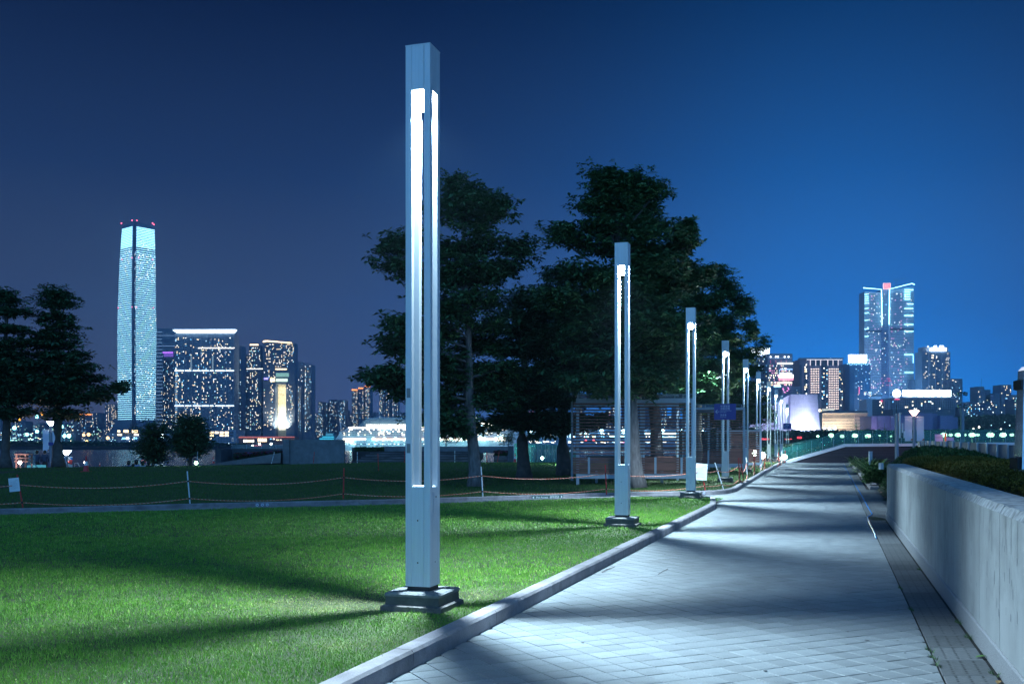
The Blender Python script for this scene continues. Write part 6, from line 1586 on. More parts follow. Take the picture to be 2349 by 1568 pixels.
bar(b, 'roof_frame', 693, 713, 831.5, 833, 2100, M_t2, proud=-10); [bar(b, 'roof_column', a, a + .7, 832, 837, 2100, M_t2, proud=-10) for a in (694, 703, 711)]
b = bld('tower_block', 'thin dim tower between the arch tower and the tall dim one', 676, 692, 829, 2250, wm=M_t1, wins=[dict(cols=6, rows=50, lit=.10, mix='cool', bt=990)])
tr = bld('waterfront_building', 'long low red lit building with glowing windows on the far waterfront', 548, 676, 1000.5, 1500, depth=30, wm=mat('red_brown', (.35, .12, .10), .7), wins=[dict(a=556, b=585, t=1008, bt=1014, cols=12, rows=1, fx=.85, fz=.9, lit=.9, mix='warm'), dict(a=587, b=612, t=1004, bt=1013, cols=6, rows=1, fx=.85, fz=.9, lit=1, mix='warm'), dict(a=616, b=630, t=1004, bt=1012, cols=4, rows=2, fx=.85, fz=.7, lit=.7, mix='cool'), dict(a=633, b=674, t=1006, bt=1011, cols=16, rows=1, fx=.5, fz=.5, lit=.9, mix='warm')])
bar(tr, 'red_eaves', 548, 676, 1001, 1002.4, 1500, em('red_line', (1, .22, .12), 1.0))
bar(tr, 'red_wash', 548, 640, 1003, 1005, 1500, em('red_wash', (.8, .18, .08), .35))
fs_ = thing('floating_sign', 'red glowing sign reflected on the glass, on the far waterfront', 'sign', P(597, 1300, 1024))
bar(fs_, 'red_letters', 593, 601, 1020, 1027.5, 1300, em('red_sign', (1, .08, .06), 1.6)); bar(fs_, 'red_row', 583, 592, 1021, 1022.3, 1300, em('red_sign', (1, .08, .06), 1.6))
for px, py, lb in ((579.5, 1022, 'white waterfront lamp left of the red glowing sign'), (595, 1018, 'bright white waterfront lamp above the red glowing sign'), (622, 1018, 'white waterfront lamp right of the red glowing sign'), (524, 1018.5, 'small blue waterfront lamp under the pale podium'), (708, 1020, 'small white waterfront lamp left of the concrete block')):
    t = thing('waterfront_lamp', lb, 'lamp', P(px, 1290, 1027), 'lamps on the far waterfront'); MB().ball(P(px, 1290, py), 1.5, 0, 8).build('globe', em('far_lamp', (.7, .95, 1), 14), t); MB().tube([P(px, 1290, py + 1.5), (U(px, 1290), 1290, SH - 2)], .25, 4).build('post', M_black, t)

# --- the row of small distant towers
def far_tower(x0, x1, yt, Y, label, lit=.2, crown=None, mix='home', group=None, cols=None, wm=None):
    b = bld('distant_tower', label, x0, x1, yt, Y, wm=wm or M_t3, group=group, wins=[dict(cols=cols or max(3, int((x1 - x0) / 2.1)), rows=max(5, int((1000 - yt) / 3.0)), lit=lit, mix=mix, bt=1002, fx=.42, fz=.38)])
    if crown: bar(b, 'crown_light', x0 + .3, x1 - .3, yt - 2.5, yt + .4, Y, crown, th=2)
    return b
OR = ['leftmost', 'second', 'third', 'fourth', 'fifth', 'rightmost']
for k, (a, c_, y_) in enumerate(((807.8, 819.4, 893), (823, 833, 889), (837.4, 848.8, 885), (871, 882, 880), (885.7, 894, 876), (901, 912, 871.6))):
    far_tower(a - 1, c_ + 1, y_ + 2, 2400, '%s orange crowned tower of the six left of the nearest lamp post' % OR[k], .42, W_orange, group='orange crowned towers')
for k, (a, c_, y_) in enumerate(((163.5, 175, 951), (179, 190.5, 951), (195, 210, 951))):
    far_tower(a, c_, y_, 2400, '%s orange crowned tower of the three beside the left tree trunk' % ('left', 'middle', 'right')[k], .3, W_orange, group='orange crowned towers')
far_tower(241, 267, 926, 2050, 'warm lit tower block immediately left of the tallest tower', .42, mix='warm')
far_tower(211, 225, 946, 2300, 'narrow green white lit tower left of the warm lit block', .4, mix='home'); far_tower(227, 240, 947, 2350, 'narrow tower touching the left side of the warm lit block', .3)
far_tower(730, 741, 921, 2300, 'tower with a ladder of greenish lights, left one of the dim pair', .35, mix='cool'); far_tower(743, 751, 923, 2350, 'dim narrow tower right of the one with greenish lights', .25, mix='cool')
far_tower(754, 774, 916, 2350, 'broad dim tower with faint roof light, left of the orange crowned ones', .2, mix='cool'); far_tower(776, 792, 917, 2300, 'dim tower with a lit vertical line, left of the orange crowned ones', .3, mix='cool')
rr = random.Random(31)
def filler(x0, x1, ylo, yhi, Y, label, group, lit=.2, wmin=7, wmax=15, mixs=('home', 'home', 'cool', 'dim')):
    x = x0; k = 0
    while x < x1:
        k += 1; w = rr.uniform(wmin, wmax); far_tower(x, min(x + w, x1 + 3), rr.uniform(ylo, yhi), Y + rr.uniform(-60, 60), ORD[k - 1] + ' from left ' + label[4:].replace('distant ', '').replace(' between the left tree and the tallest tower', ' beside the tallest tower'), lit * rr.uniform(.6, 1.5), group=group, mix=rr.choice(mixs)); x += w + rr.uniform(.5, 3)
filler(-20, 160, 955, 985, 2500, 'one of the dim distant towers behind the two left trees', 'dim distant towers behind the left trees', .22)
filler(140, 262, 968, 990, 2200, 'one of the low distant blocks between the left tree and the tallest tower', 'low distant blocks left of the tallest tower', .3)
filler(716, 800, 940, 975, 2500, 'one of the hazy blocks between the left cluster and the ship', 'hazy blocks left of the ship', .25)
filler(790, 935, 930, 965, 2600, 'one of the hazy blocks above the stern of the ship', 'hazy blocks above the ship stern', .25)
filler(1010, 1330, 930, 975, 2000, 'one of the blue lit blocks glimpsed below the tree crowns', 'blocks glimpsed below the tree crowns', .25, mixs=('cool', 'pink', 'home'))
filler(1330, 1720, 900, 960, 1900, 'one of the blocks glimpsed through the slatted shelters', 'blocks glimpsed through the shelters', .22, mixs=('cool', 'pink', 'home'))
for nk, (px, yt_, yb_) in enumerate(((1215, 942, 1000), (1219, 950, 1000), (1222.5, 938, 1000), (1117, 985, 1000), (1137, 988, 1000), (1300, 990, 1000))):
    t = thing('neon_mast', ['middle one of the three long pink neon lines', 'shorter right one of the long pink neon lines', 'tallest rightmost one of the long pink neon lines', 'short pink neon line left of the forked trunk', 'short pink neon line at the forked trunk', 'short pink neon line beside the large shelter'][nk], 'neon light', P(px, 1750, yb_), 'pink neon lines behind the trees'); bar(t, 'neon_tube', px - .5, px + .5, yt_, yb_, 1750, em('neon_pink', (1, .45, .85), 3))
# hill lights, cranes and yard lights on the left
yl = thing('container_yard', 'harbour yard with teal lit sheds and cranes behind the left tree trunks', 'harbour yard', (U(60, 1350), 1350, SH))
for k in range(26):
    a = rr.uniform(-30, 225); w = rr.uniform(4, 14); t_ = rr.uniform(994, 1010); MB().bb(U(a, 1350), U(a + w, 1350), 1350 + k, 1352 + k, SH, V(t_, 1350)).build('shed', M_t3 if k % 3 else mat('teal_shed', (.05, .2, .2), .7), yl)
lm_ = MB()
for k in range(150):
    a = rr.uniform(-20, 265) if k % 3 else rr.uniform(0, 130); y_ = rr.uniform(975, 1022); s = rr.uniform(.35, .9); c = P(a, 1340, y_); lm_.box(c, (s * 1.3, .2, s), rr.choice([1, 1, 2, 3, 4, 5, 5, 3]))
for k in range(60):
    a = rr.choice([20, 36, 52, 74]) + rr.uniform(-16, 16); lm_.box(P(a, 1338, 1007 + rr.uniform(-14, 12)), (rr.uniform(1, 3.5), .2, .8), rr.choice([3, 5, 5, 7]))
for px in (38.5, 74.5):
    for k in range(7): lm_.box(P(px, 1337, 1014 + k * 2), (1.5, .2, .7), 3)
for k in range(40): lm_.box(P(-10 + k * 2.5, 1337, 1016.5 + (k % 2)), (1.0, .2, .5), 3)
lm_.build('yard_lights', WIN, yl, kind='stuff')
cr = MB()
for a, y0, y1 in ((28, 985, 1018), (34, 985, 1018), (81, 953, 1018), (87, 953, 1018), (0, 960, 1018), (148, 960, 1010), (195, 985, 1018), (228, 985, 1016)): cr.bb(U(a, 1345), U(a + .8, 1345), 1345, 1346, V(y1, 1345), V(y0, 1345))
for a, y0, b2_, y1 in ((20, 968, 38, 990), (35, 945, 50, 975), (222, 1000, 232, 1018), (236, 1000, 224, 1018), (218, 1002, 212, 1018)): cr.tube([P(a, 1345, y0), P(b2_, 1345, y1)], .7, 4)
cr.build('crane_frames', M_t2, yl, kind='stuff')
for px, py, m_, s, lb in ((33, 981, 'c', 2.6, 'bright cyan yard floodlight left of the banner lamp'), (84.5, 955, 'c', 2.3, 'cyan light on the tall yard mast'), (85, 989, 'c', 2.3, 'cyan yard light under the tall mast'), (62, 996, 'c', 2.2, 'teal yard light between the tree trunks'), (141.5, 978, 'c', 2.4, 'cyan yard light right of the left banner lamp'), (148, 999, 'c', 2.4, 'left light of the close cyan pair'), (158, 999, 'c', 2.8, 'right light of the close cyan pair'), (155, 1019, 'c', 2.3, 'cyan light low over the water'),
                      (97, 948, 'o', 2.6, 'orange light under the branches of the layered left tree'), (45, 961.5, 'o', 1.7, 'smaller orange light between the two left trunks'), (192, 997, 'w', 2.0, 'warm lamp left of the twin street lamps'), (203, 996, 'w', 2.2, 'right lamp of the warm twin street lamps'), (199, 1012, 'w', 1.8, 'low warm lamp on the far shore'), (224, 1019, 'w', 1.6, 'small warm lamp near the far tree belt'), (247, 1004, 'w', 2.2, 'warm wide lamp beside the podium of the tallest tower')):
    c = P(px, 1330, py); t = thing('yard_lamp', lb, 'lamp', (c.x, c.y, SH), 'bright lamps of the far left shore')
    MB().ball(c, s, 0, 8).build('lens', {'c': em('yard_cyan', (.30, .95, 1), 7), 'o': em('yard_orange', (1, .42, .02), 3.5), 'w': em('yard_warm', (1, .62, .22), 5)}[m_], t); MB().tube([c - Vector((0, 0, s)), (c.x, c.y, SH)], .3, 4).build('mast', M_t2, t)
# tree belts on the far shore
def belt(label, x0, x1, yt, yb, Y, n, r, m=None):
    t = thing('tree_belt', label, 'trees', (U((x0 + x1) / 2, Y), Y, SH)); x = rng.uniform(U(x0, Y), U(x1, Y), n); top = V(yt, Y) + (V(yt - 3, Y) - V(yt, Y)) * nf(x, x * .37, .02) * 2
    z = SH - 2 + (top - SH + 2) * rng.uniform(0, 1, n); v, t3 = rosettes(np.stack([x, rng.uniform(Y, Y + 8, n), z], 1), np.full(n, r), 5, .8, tilt=(-.3, 1.2)); nmesh('foliage', v, 4, m or M_leaf2, t, attr=t3, kind='stuff')
belt('dark belt of trees along the far left shore, behind the water', -20, 560, 1019, 1030, 1180, 6000, 4.5)
belt('dark belt of trees under the lit museum on the right', 1560, 2010, 990, 1016, 700, 5500, 2.6)
belt('dark trees in front of the stone museum on the right', 1985, 2360, 990, 1016, 600, 5000, 2.4)

# --- cruise ship
YS = 1000
sp0 = thing('cruise_ship', 'large white cruise ship with rows of lit windows moored across the water', 'ship', (U(1000, YS), YS, SEA))
hull_m = mat('ship_white', (.62, .68, .74), .55)
def lay(name, pts, y0, y1, m): return MB().loft([[(U(a, YS), y_, V(b, YS)) for a, b in pts] for y_ in (y0, y1)]).build(name, m, sp0)
lay('hull', [(764, 1012), (762, 1034), (1190, 1034), (1226, 999), (1200, 994), (1155, 1002), (800, 1003), (790, 1003)], YS, YS + 30, hull_m)
lay('superstructure', [(768, 1008), (782, 988), (1153, 983), (1168, 978), (1196, 993), (1160, 1002.5), (800, 1002.8)], YS + 1.5, YS + 28, hull_m)
lay('upper_decks', [(785, 987.8), (800, 978), (1140, 975), (1166, 977.8), (1152, 983)], YS + 3, YS + 26, hull_m)
lay('funnel_house', [(818, 977), (838, 960), (905, 957), (935, 964), (948, 977)], YS + 6, YS + 22, mat('ship_shade', (.20, .32, .38), .6))
lay('bridge', [(1120, 975), (1124, 968), (1160, 970), (1172, 979)], YS + 4, YS + 24, hull_m)
MB().tube([P(783, YS + 4, 985), P(780, YS + 4, 965)], .6, 5).tube([P(780, YS + 4, 967), P(797, YS + 4, 981)], .3, 4).build('stern_mast', hull_m, sp0)
for px in (1010, 1070, 1100): MB().ball(P(px, YS + 8, 968), 2.2, 0, 8).build('radar_dome', hull_m, sp0)
arc = [P(a, YS + 10, b) for a, b in ((845, 960), (870, 957), (905, 958), (935, 965), (955, 976))]; MB().tube(arc, .5, 5).build('arch_frame', hull_m, sp0)
sw = MB(); rs = random.Random(9)
def row(y_, x0, x1, step, w, h, lit, cols, dep=.3, both=True):
    x = x0
    while x < x1:
        on = rs.random() < lit
        if on or both: sw.box(P(x, YS - dep, y_), (w, .2, h), rs.choice(cols) if on else 0)
        x += step
for yy, x0 in ((985, 796), (989, 790), (993, 786), (997, 790)): row(yy, x0, 1160, 3.6, .9, .9, .22, [1, 2, 2], .5 if yy > 982 else -1)
row(1014, 975, 1080, 3.6, .8, .8, .1, [2]); row(1018, 788, 1020, 4.5, .7, .7, .45, [2, 3]); row(1010, 850, 1160, 7, .7, .7, .3, [1, 2])
row(980.5, 800, 960, 1.7, .65, 1.1, .96, [2], -2.6); row(975, 842, 935, 4.4, 1.6, 1.6, 1, [2], -2.6); row(979, 935, 1150, 2.5, .8, .9, .8, [1, 2], -2.6); row(975.5, 1105, 1150, 4, 1.5, 1.4, 1, [2, 3], -2.6)
row(970.5, 1105, 1150, 4, 1.6, 1.4, 1, [2], -3.6)
row(1006.5, 788, 840, 1.8, .7, 1.3, .97, [2], .4); row(1012, 789, 799, 1.8, 1.2, 1.4, 1, [2], .4); row(983.6, 870, 895, 1.5, 1.4, 1.4, 1, [3], .4)
sw.build('portholes_and_windows', WIN, sp0, kind='stuff')
fl_ = em('ship_flood', (.60, 1.0, .96), 8); x = 858
for k in range(13):
    x0 = 858 + k * 25.5
    if x0 > 1145: break
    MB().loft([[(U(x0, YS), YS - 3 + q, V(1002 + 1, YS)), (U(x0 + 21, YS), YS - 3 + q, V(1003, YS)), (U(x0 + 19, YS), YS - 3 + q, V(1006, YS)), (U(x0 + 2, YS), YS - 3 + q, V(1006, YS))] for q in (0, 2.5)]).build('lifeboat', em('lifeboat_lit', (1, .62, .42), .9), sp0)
    MB().ball(P(x0 - 1.5, YS - 3, 1006), 1.5, 0, 8).build('deck_flood', fl_, sp0)
    MB().bb(U(x0 + 2, YS), U(x0 + 20, YS), YS - .6, YS - .3, V(1009, YS), V(1006.8, YS)).build('deck_opening', em('deck_warm', (1, .85, .6), 2.6), sp0)
    if k % 2 == 0: point_light('hull_light', P(x0 - 1.5, YS - 8, 1010), 2600, (.30, .95, .92), sp0, 1.0)
for px in (805.5, 1103, 1150): MB().ball(P(px, YS - 2, 1011 if px < 900 else 1004), 2.2, 0, 8).build('deck_flood', fl_, sp0)
for k in range(3): MB().bb(U(1112 + k * 11, YS), U(1120 + k * 11, YS), YS - .8, YS - .4, V(1007, YS), V(1003.5, YS)).build('deck_opening', em('deck_bow', (.9, 1, .95), 8), sp0)
point_light('hull_light', P(805, YS - 10, 1012), 3000, (.35, .9, .95), sp0, 1.0)
for a in (860, 960, 1080, 1150): point_light('superstructure_light', P(a, YS - 45, 1020), 9000, (.50, .72, 1), sp0, 3.0)
fy = bld('ferry', 'turquoise lit smaller vessel behind the ship stern', 735, 770, 1000, 1080, depth=15, wm=mat('ferry_hull', (.10, .30, .38), .6), zb=SEA, cat='ship')
for yy in (1001.5, 1006): bar(fy, 'lit_deck', 740 if yy < 1003 else 733, 766, yy - 1.2, yy + 1.5, 1078, em('deck_turq', (.05, .65, .95), 1.0))
MB().bb(U(746, 1080), U(765, 1080), 1081, 1090, V(1000, 1080), V(993, 1080)).build('upper_house', mat('ferry_hull', (.10, .30, .38), .6), fy); bar(fy, 'lit_deck', 748, 764, 994, 998, 1080, em('deck_turq2', (.1, .55, .85), .5))

# --- ferry terminal, right of the ship
YTm = 1150
tm = bld('terminal_building', 'long low terminal with blue white lamps, right of the ship bow', 1200, 1665, 984, YTm, depth=40, wm=mat('terminal_wall', (.14, .24, .40), .6), wins=[dict(a=1235, b=1400, t=993, bt=1003, cols=60, rows=3, fx=.7, fz=.7, lit=.55, mix='cool'), dict(a=1400, b=1660, t=988, bt=1003, cols=80, rows=4, fx=.6, fz=.5, lit=.4, mix='cool')], group=None)
for k, px in enumerate((1218, 1236, 1255, 1272, 1308, 1345, 1380, 1430, 1475, 1520, 1565, 1610)):
    MB().ball(P(px, YTm - 4, 988.5 + (k % 3) * .5), 2.3, 0, 8).build('lamp', em('terminal_lamp', (.50, .88, 1), 14), tm); MB().bb(U(px - .6, YTm), U(px + .6, YTm), YTm - 2, YTm - 1, V(1006, YTm), V(992, YTm)).build('lit_column', em('column_glow', (.35, .75, 1), 2.2), tm)
for a, b2_, y_ in ((1317, 1335, 993), (1398, 1460, 1000), (1500, 1560, 1003), (1470, 1600, 994)): bar(tm, 'lit_gallery', a, b2_, y_ - 1.8, y_ + 1.8, YTm, em('gallery', (.55, .9, 1), 3))
qy = thing('quay_lights', 'line of small white and red lights along the terminal quay', 'lights', P(1400, 1100, 1012)); qm = MB()
for k in range(170):
    a = rr.uniform(1190, 1840); qm.box(P(a, 1100, 1013 + rr.uniform(-2.5, 2)), (rr.uniform(.6, 3), .2, .7), rr.choice([1, 2, 2, 3, 6]) if a > 1340 else rr.choice([2, 3, 2]))
qm.build('lights', WIN, qy, kind='stuff')
for px, lb in ((1344, 'left'), (1362, 'right')): t = thing('signal_light', '%s red light of the pair on the terminal quay' % lb, 'light', P(px, 1090, 1006), 'red signal lights on the quay'); MB().ball(P(px, 1090, 1010), 1.1, 0, 8).build('lens', em('signal_red', (1, .06, .05), 6), t)
for px, py, m_, lb in ((1590, 1001, 0, 'orange quay lamp seen through the large shelter, left one'), (1600, 1001, 0, 'orange quay lamp seen through the large shelter, right one'), (1688, 1006.5, 0, 'orange quay lamp left one, beyond the middle shelter'), (1695, 1006.5, 0, 'orange quay lamp right one, beyond the middle shelter'), (1748, 1005, 1, 'orange red quay lamp left of the seventh lamp post'), (1756, 1005, 1, 'orange red quay lamp between the seventh and eighth posts'), (1780, 1010.5, 1, 'orange red quay lamp beside the ninth lamp post')):
    t = thing('quay_lamp', lb, 'lamp', P(px, 980, 1012), 'orange quay lamps'); MB().ball(P(px, 980, py), 1.35, 0, 8).build('lens', em('quay_orange', (1, .42, .12), 9) if not m_ else em('quay_red', (1, .25, .08), 9), t); MB().tube([P(px, 980, py + 1), P(px, 980, 1020)], .2, 4).build('post', M_black, t)
for x0, x1, y0, y1, lb in ((1746, 1768, 1004, 1009, 'red glowing stretch of quay behind the seventh lamp post'), (1800, 1818, 1005, 1008, 'thin red glowing stretch of quay left of the ramp'), (1828, 1840, 1000, 1006, 'round red glowing sign on the quay behind the bushes')):
    t = thing('quay_sign', lb, 'sign', P((x0 + x1) / 2, 690, y1), 'red quay signs'); r5 = random.Random(int(x0))
    for k in range(int((x1 - x0) / 2.2)): bar(t, 'lit_letter', x0 + k * 2.2, x0 + k * 2.2 + 1.6, y0 + r5.uniform(0, 1.5), y1 - r5.uniform(0, 1), 690, em('quay_sign_red', (1, .05, .06), 1.6))
# ------------------------------------------------------------------ right-hand city
YC1 = 1800
# museum with sloping windowless walls, lit from below
YMu = 900
M_mus = mat('museum_tile', (.42, .42, .60), .75, var=.10, scale=.12, stretch=(.3, 1, 4))
mu = thing('museum', 'windowless sloping lilac tiled hall washed with light from below', 'museum', (U(1850, YMu), YMu, SH))
def mring(pts, y0, y1, nm, m): return MB().loft([[(U(a, YMu), y_, V(b, YMu)) for a, b in pts] for y_ in (y0, y1)]).build(nm, m, mu)
f_ = [(1812, 1016), (1822, 902.8), (1884, 903.5), (1885.8, 1016)]
n = 14; fr = []
for k in range(n + 1):
    t = k / n; px_t = 1822 + (1884 - 1822) * t; px_b = 1812 + (1885.8 - 1812) * t; bow = 8 * math.sin(math.pi * t)
    fr.append((px_t, px_b, bow))
vs = []; fs = []
for a, b_, bow in fr: vs += [(U(a, YMu), YMu + 12 - bow * .6, V(903, YMu)), (U(b_, YMu), YMu - bow, SH)]
for k in range(n): fs.append((2 * k + 1, 2 * k + 3, 2 * k + 2, 2 * k))
o0 = len(vs); vs += [(U(1884, YMu), YMu + 90, V(903, YMu)), (U(1886, YMu), YMu + 90, SH), (U(1806, YMu), YMu + 90, V(903, YMu)), (U(1800, YMu), YMu + 90, SH)]
fs += [(2 * n, 2 * n + 1, o0 + 1, o0), (0, o0 + 2, o0 + 3, 1), tuple([2 * k for k in range(n + 1)] + [o0, o0 + 2])]
MB().add(vs, fs).build('front_hall', M_mus, mu)
wing = [(1700, 1016), (1703, 994), (1728, 975), (1757, 950), (1785, 927), (1808, 910), (1822, 903), (1822, 1016)]
mring(wing, YMu + 14, YMu + 80, 'sloping_wing', M_mus)
for k, a in enumerate((1828, 1842, 1853, 1866, 1877)): point_light('wall_washer', P(a, YMu - 16, 992), 60000 if k in (1, 2, 4) else 24000, (.80, .88, 1), mu, .6, 'SPOT', R(95), P(a, YMu + 2, 968))
for a in (1722, 1745, 1770, 1800): point_light('wall_washer', P(a, YMu - 14, 996), 14000, (.82, .80, 1), mu, 1.0, 'SPOT', R(110), P(a + 2, YMu + 14, 965))
wl_ = MB()
for k in range(26): wl_.box(P(1700 + k * 7.3, 880, 996 + (k % 3) * .6), (1.2, .3, .6), 3)
wl_.build('base_lights', WIN, mu, kind='stuff')

# white sign board on a frame and the dark tower under it
b = bld('tower', 'slim blue tower carrying the left of the two blazing white roof signs', 1731, 1763, 818, YC1, depth=30, wm=M_t1, wins=[dict(cols=8, rows=40, lit=.12, mix='cool', bt=980)])
rs_ = thing('roof_sign', 'blazing white roof sign at the edge of the tree crowns', 'sign', P(1744, YC1 - 2, 814)); bar(rs_, 'sign_face', 1722, 1765, 797, 812, YC1 - 3, W_signw, th=1); bar(rs_, 'sign_foot', 1731, 1761, 812.4, 815, YC1 - 3, W_signw, th=1); [bar(rs_, 'leg', a, a + 1, 815, 819, YC1 - 3, M_t2) for a in (1735, 1750, 1758)]
# banded shopping tower
b = bld('shopping_tower', 'tower with pink and white lit bands and a blazing corner screen', 1761.7, 1818, 810.5, YC1 - 60, depth=40, wm=M_t1)
YQ = YC1 - 60; rq = random.Random(3)
MB().bb(U(1746, YQ + 30), U(1761.5, YQ + 30), YQ + 10, YQ + 40, SH, V(816, YQ)).build('side_wing', M_t3, b)
for k in range(5): MB().ball(P((1768, 1780, 1785, 1800, 1809)[k] , YQ - 1, 818), 1.2, 0, 8).build('roof_lamp', em('roof_lamp', (.9, .95, 1), 8), b)
bar(b, 'band', 1762, 1816, 821, 822, YQ, W_strip2); 
for k, y_ in enumerate((827, 834, 838.5, 843, 848, 853, 858, 863, 868.5, 874, 879)): bar(b, 'floor_band', 1762, 1816.5, y_, y_ + .8, YQ, M_t4)
win_grid(b, U(1762.5, YQ), U(1816, YQ), YQ, V(885, YQ), V(836, YQ), 34, 9, .75, .5, .55, 'pink', 77); win_grid(b, U(1747, YQ + 10), U(1761, YQ + 10), YQ + 10, V(888, YQ), V(820, YQ), 6, 14, .7, .3, .2, 'cool', 78)
for px in (1767, 1779, 1791, 1803): bar(b, 'pink_line', px, px + .9, 825.5, 833, YQ, em('pink_line', (1, .15, .30), .9))
bar(b, 'screen', 1786, 1819, 859, 866, YQ, em('screen_white', (1, .9, .85), 5), th=3); bar(b, 'screen_pink', 1786, 1819, 866.2, 872, YQ, em('screen_pink', (1, .30, .42), 2.2), th=3); bar(b, 'screen', 1790, 1814, 855.6, 858.8, YQ, em('screen_white', (1, .9, .85), 5), th=3)
bar(b, 'lit_floor', 1783, 1818, 832.5, 834.6, YQ, W_white, th=2); bar(b, 'lit_floor', 1783, 1816, 876, 879.5, YQ, em('floor_warm', (1, .85, .6), 2.6), th=2); bar(b, 'blue_sign', 1789, 1818, 845.4, 848, YQ, em('blue_script', (.3, .55, 1), 2.2)); bar(b, 'lit_floor', 1775, 1791, 883.5, 887, YQ, W_cool)
b = bld('low_block', 'low dim block with a small pink flower sign, right of the museum wing', 1795, 1836, 888, YC1 - 90, depth=30, wm=M_t2, wins=[dict(t=893, bt=902, cols=30, rows=3, lit=.06, mix='dim')])
bar(b, 'roof_edge', 1795, 1836, 886.5, 888, YC1 - 92, M_t4)
for a, y_ in ((1796, 891), (1797.5, 894), (1808, 889), (1809, 892), (1806, 896), (1800, 899)): MB().ball(P(a, YC1 - 95, y_), .9, 0, 6).build('pink_neon', em('pink_sign', (1, .25, .7), 4), b)
b = bld('tower', 'dim residential tower with yellow windows behind the museum wing', 1700, 1762, 890, YC1 - 200, depth=30, wm=M_t3, wins=[dict(a=1702, b=1760, t=893, bt=965, cols=15, rows=12, lit=.25, mix='warm')])
# hotel with bulb dotted façade
YH = YC1 - 40
b = bld('bulb_hotel', 'hotel block with two fields of glowing round bulbs between pale piers', 1834, 1933.5, 824, YH, depth=45, wm=mat('hotel_stone', (.42, .34, .42), .7))
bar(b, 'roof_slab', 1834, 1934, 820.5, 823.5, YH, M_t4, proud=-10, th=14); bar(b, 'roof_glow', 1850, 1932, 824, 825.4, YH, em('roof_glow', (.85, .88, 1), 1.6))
for a, c_ in ((1845, 1851.5), (1884, 1899), (1924.3, 1933.4), (1834.2, 1839)): bar(b, 'dark_bay', a, c_, 836, 985, YH, M_t3, proud=.1, th=.3)
win_grid(b, U(1845.3, YH), U(1851, YH), YH - .6, V(905, YH), V(834, YH), 2, 14, .7, .6, .45, 'warm', 90); win_grid(b, U(1884.5, YH), U(1898.5, YH), YH - .6, V(936, YH), V(838, YH), 4, 24, .6, .55, .3, 'cool', 91); win_grid(b, U(1925, YH), U(1933, YH), YH - .6, V(936, YH), V(836, YH), 3, 22, .6, .55, .3, 'home', 92)
for a, c_ in ((1860, 1870), (1872, 1881), (1885, 1897), (1900.5, 1910), (1912, 1921.5)): bar(b, 'roof_terrace', a, c_, 826.5, 837, YH, M_gl, proud=.1)
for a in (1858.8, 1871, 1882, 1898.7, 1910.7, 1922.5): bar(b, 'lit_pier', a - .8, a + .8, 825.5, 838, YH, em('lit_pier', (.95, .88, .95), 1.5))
bw = MB(); bu_ = MB()
for x0, nx__, rows in ((1861, 5, 11), (1902.5, 6, 18)):
    dx_ = 4.2 if nx__ == 5 else 4.0
    for i in range(nx__):
        for j in range(rows):
            y_ = 846 + j * 5.35; c = P(x0 + i * dx_, YH - .9, y_); bu_.add([c + Vector((.95 * math.cos(q * math.pi / 4), 0, .95 * math.sin(q * math.pi / 4))) for q in range(8)], [tuple(range(8))])
            if i < nx__ - 1: bw.box(P(x0 + (i + .5) * dx_, YH - .3, y_ + 1.2), (1.5, .4, 1.7))
bu_.build('bulbs', W_bulb, b, kind='stuff'); bw.build('dark_windows', M_gl, b, kind='stuff')
win_grid(b, U(1859, YH), U(1932, YH), YH - .2, V(944, YH), V(938, YH), 20, 1, .8, .9, .7, 'home', 93); bar(b, 'podium_glow', 1886, 1914, 937, 944, YH - 2, em('podium_glow', (.9, .95, .8), .9))
# dark glass tower with white sign
YG = YC1
b = thing('glass_tower', 'dark curved glass tower below the right blazing white roof sign', 'tower', (U(1972, YG), YG + 20, SH))
rg_ = [(U(1943.5, YG), YG + 12), (U(1950, YG), YG + 3), (U(1960, YG), YG), (U(1986, YG), YG), (U(1996, YG), YG + 3), (U(2002, YG), YG + 12), (U(2002, YG), YG + 45), (U(1943.5, YG), YG + 45)]
MB().prism(rg_, SH, V(833, YG)).build('walls', mat('blue_glass_wall', (.05, .16, .32), .25, spec=.6), b)
for k in range(44): MB().prism([(p[0] * 1.0 + (0.0), p[1] - .4) for p in rg_[:4]] + [(rg_[3][0], rg_[3][1] + .3), (rg_[0][0], rg_[0][1] + .3)], V(838 + k * 2.6, YG) - .35, V(838 + k * 2.6, YG)).build('floor_line', mat('floor_line', (.10, .30, .52), .6), b)
win_grid(b, U(1960, YG), U(2000, YG), YG - .3, V(955, YG), V(838, YG), 16, 36, .7, .3, .07, 'cool', 95, dark=False); bar(b, 'red_sign', 1969.5, 1971.5, 887, 903, YG, em('red_vertical', (1, .12, .35), 1.6))
win_grid(b, U(1982, YG), U(2000, YG), YG - .3, V(906, YG), V(898, YG), 14, 4, .7, .6, .5, 'cool', 96, dark=False)
rs_ = thing('roof_sign', 'blazing white rectangular roof sign left of the tall neon edged tower', 'sign', P(1967, YG, 832)); bar(rs_, 'sign_face', 1945.7, 1988, 813.2, 831.4, YG - 1, W_signw, th=1); [bar(rs_, 'leg', a, a + 1, 831.5, 834, YG - 1, M_t2) for a in (1952, 1967, 1982)]
for k in range(14): MB().ball(P(1944 + k * 4.1, YG - 2, 834 + (k % 3)), .8, 0, 6).build('roof_light', W_strip, b)
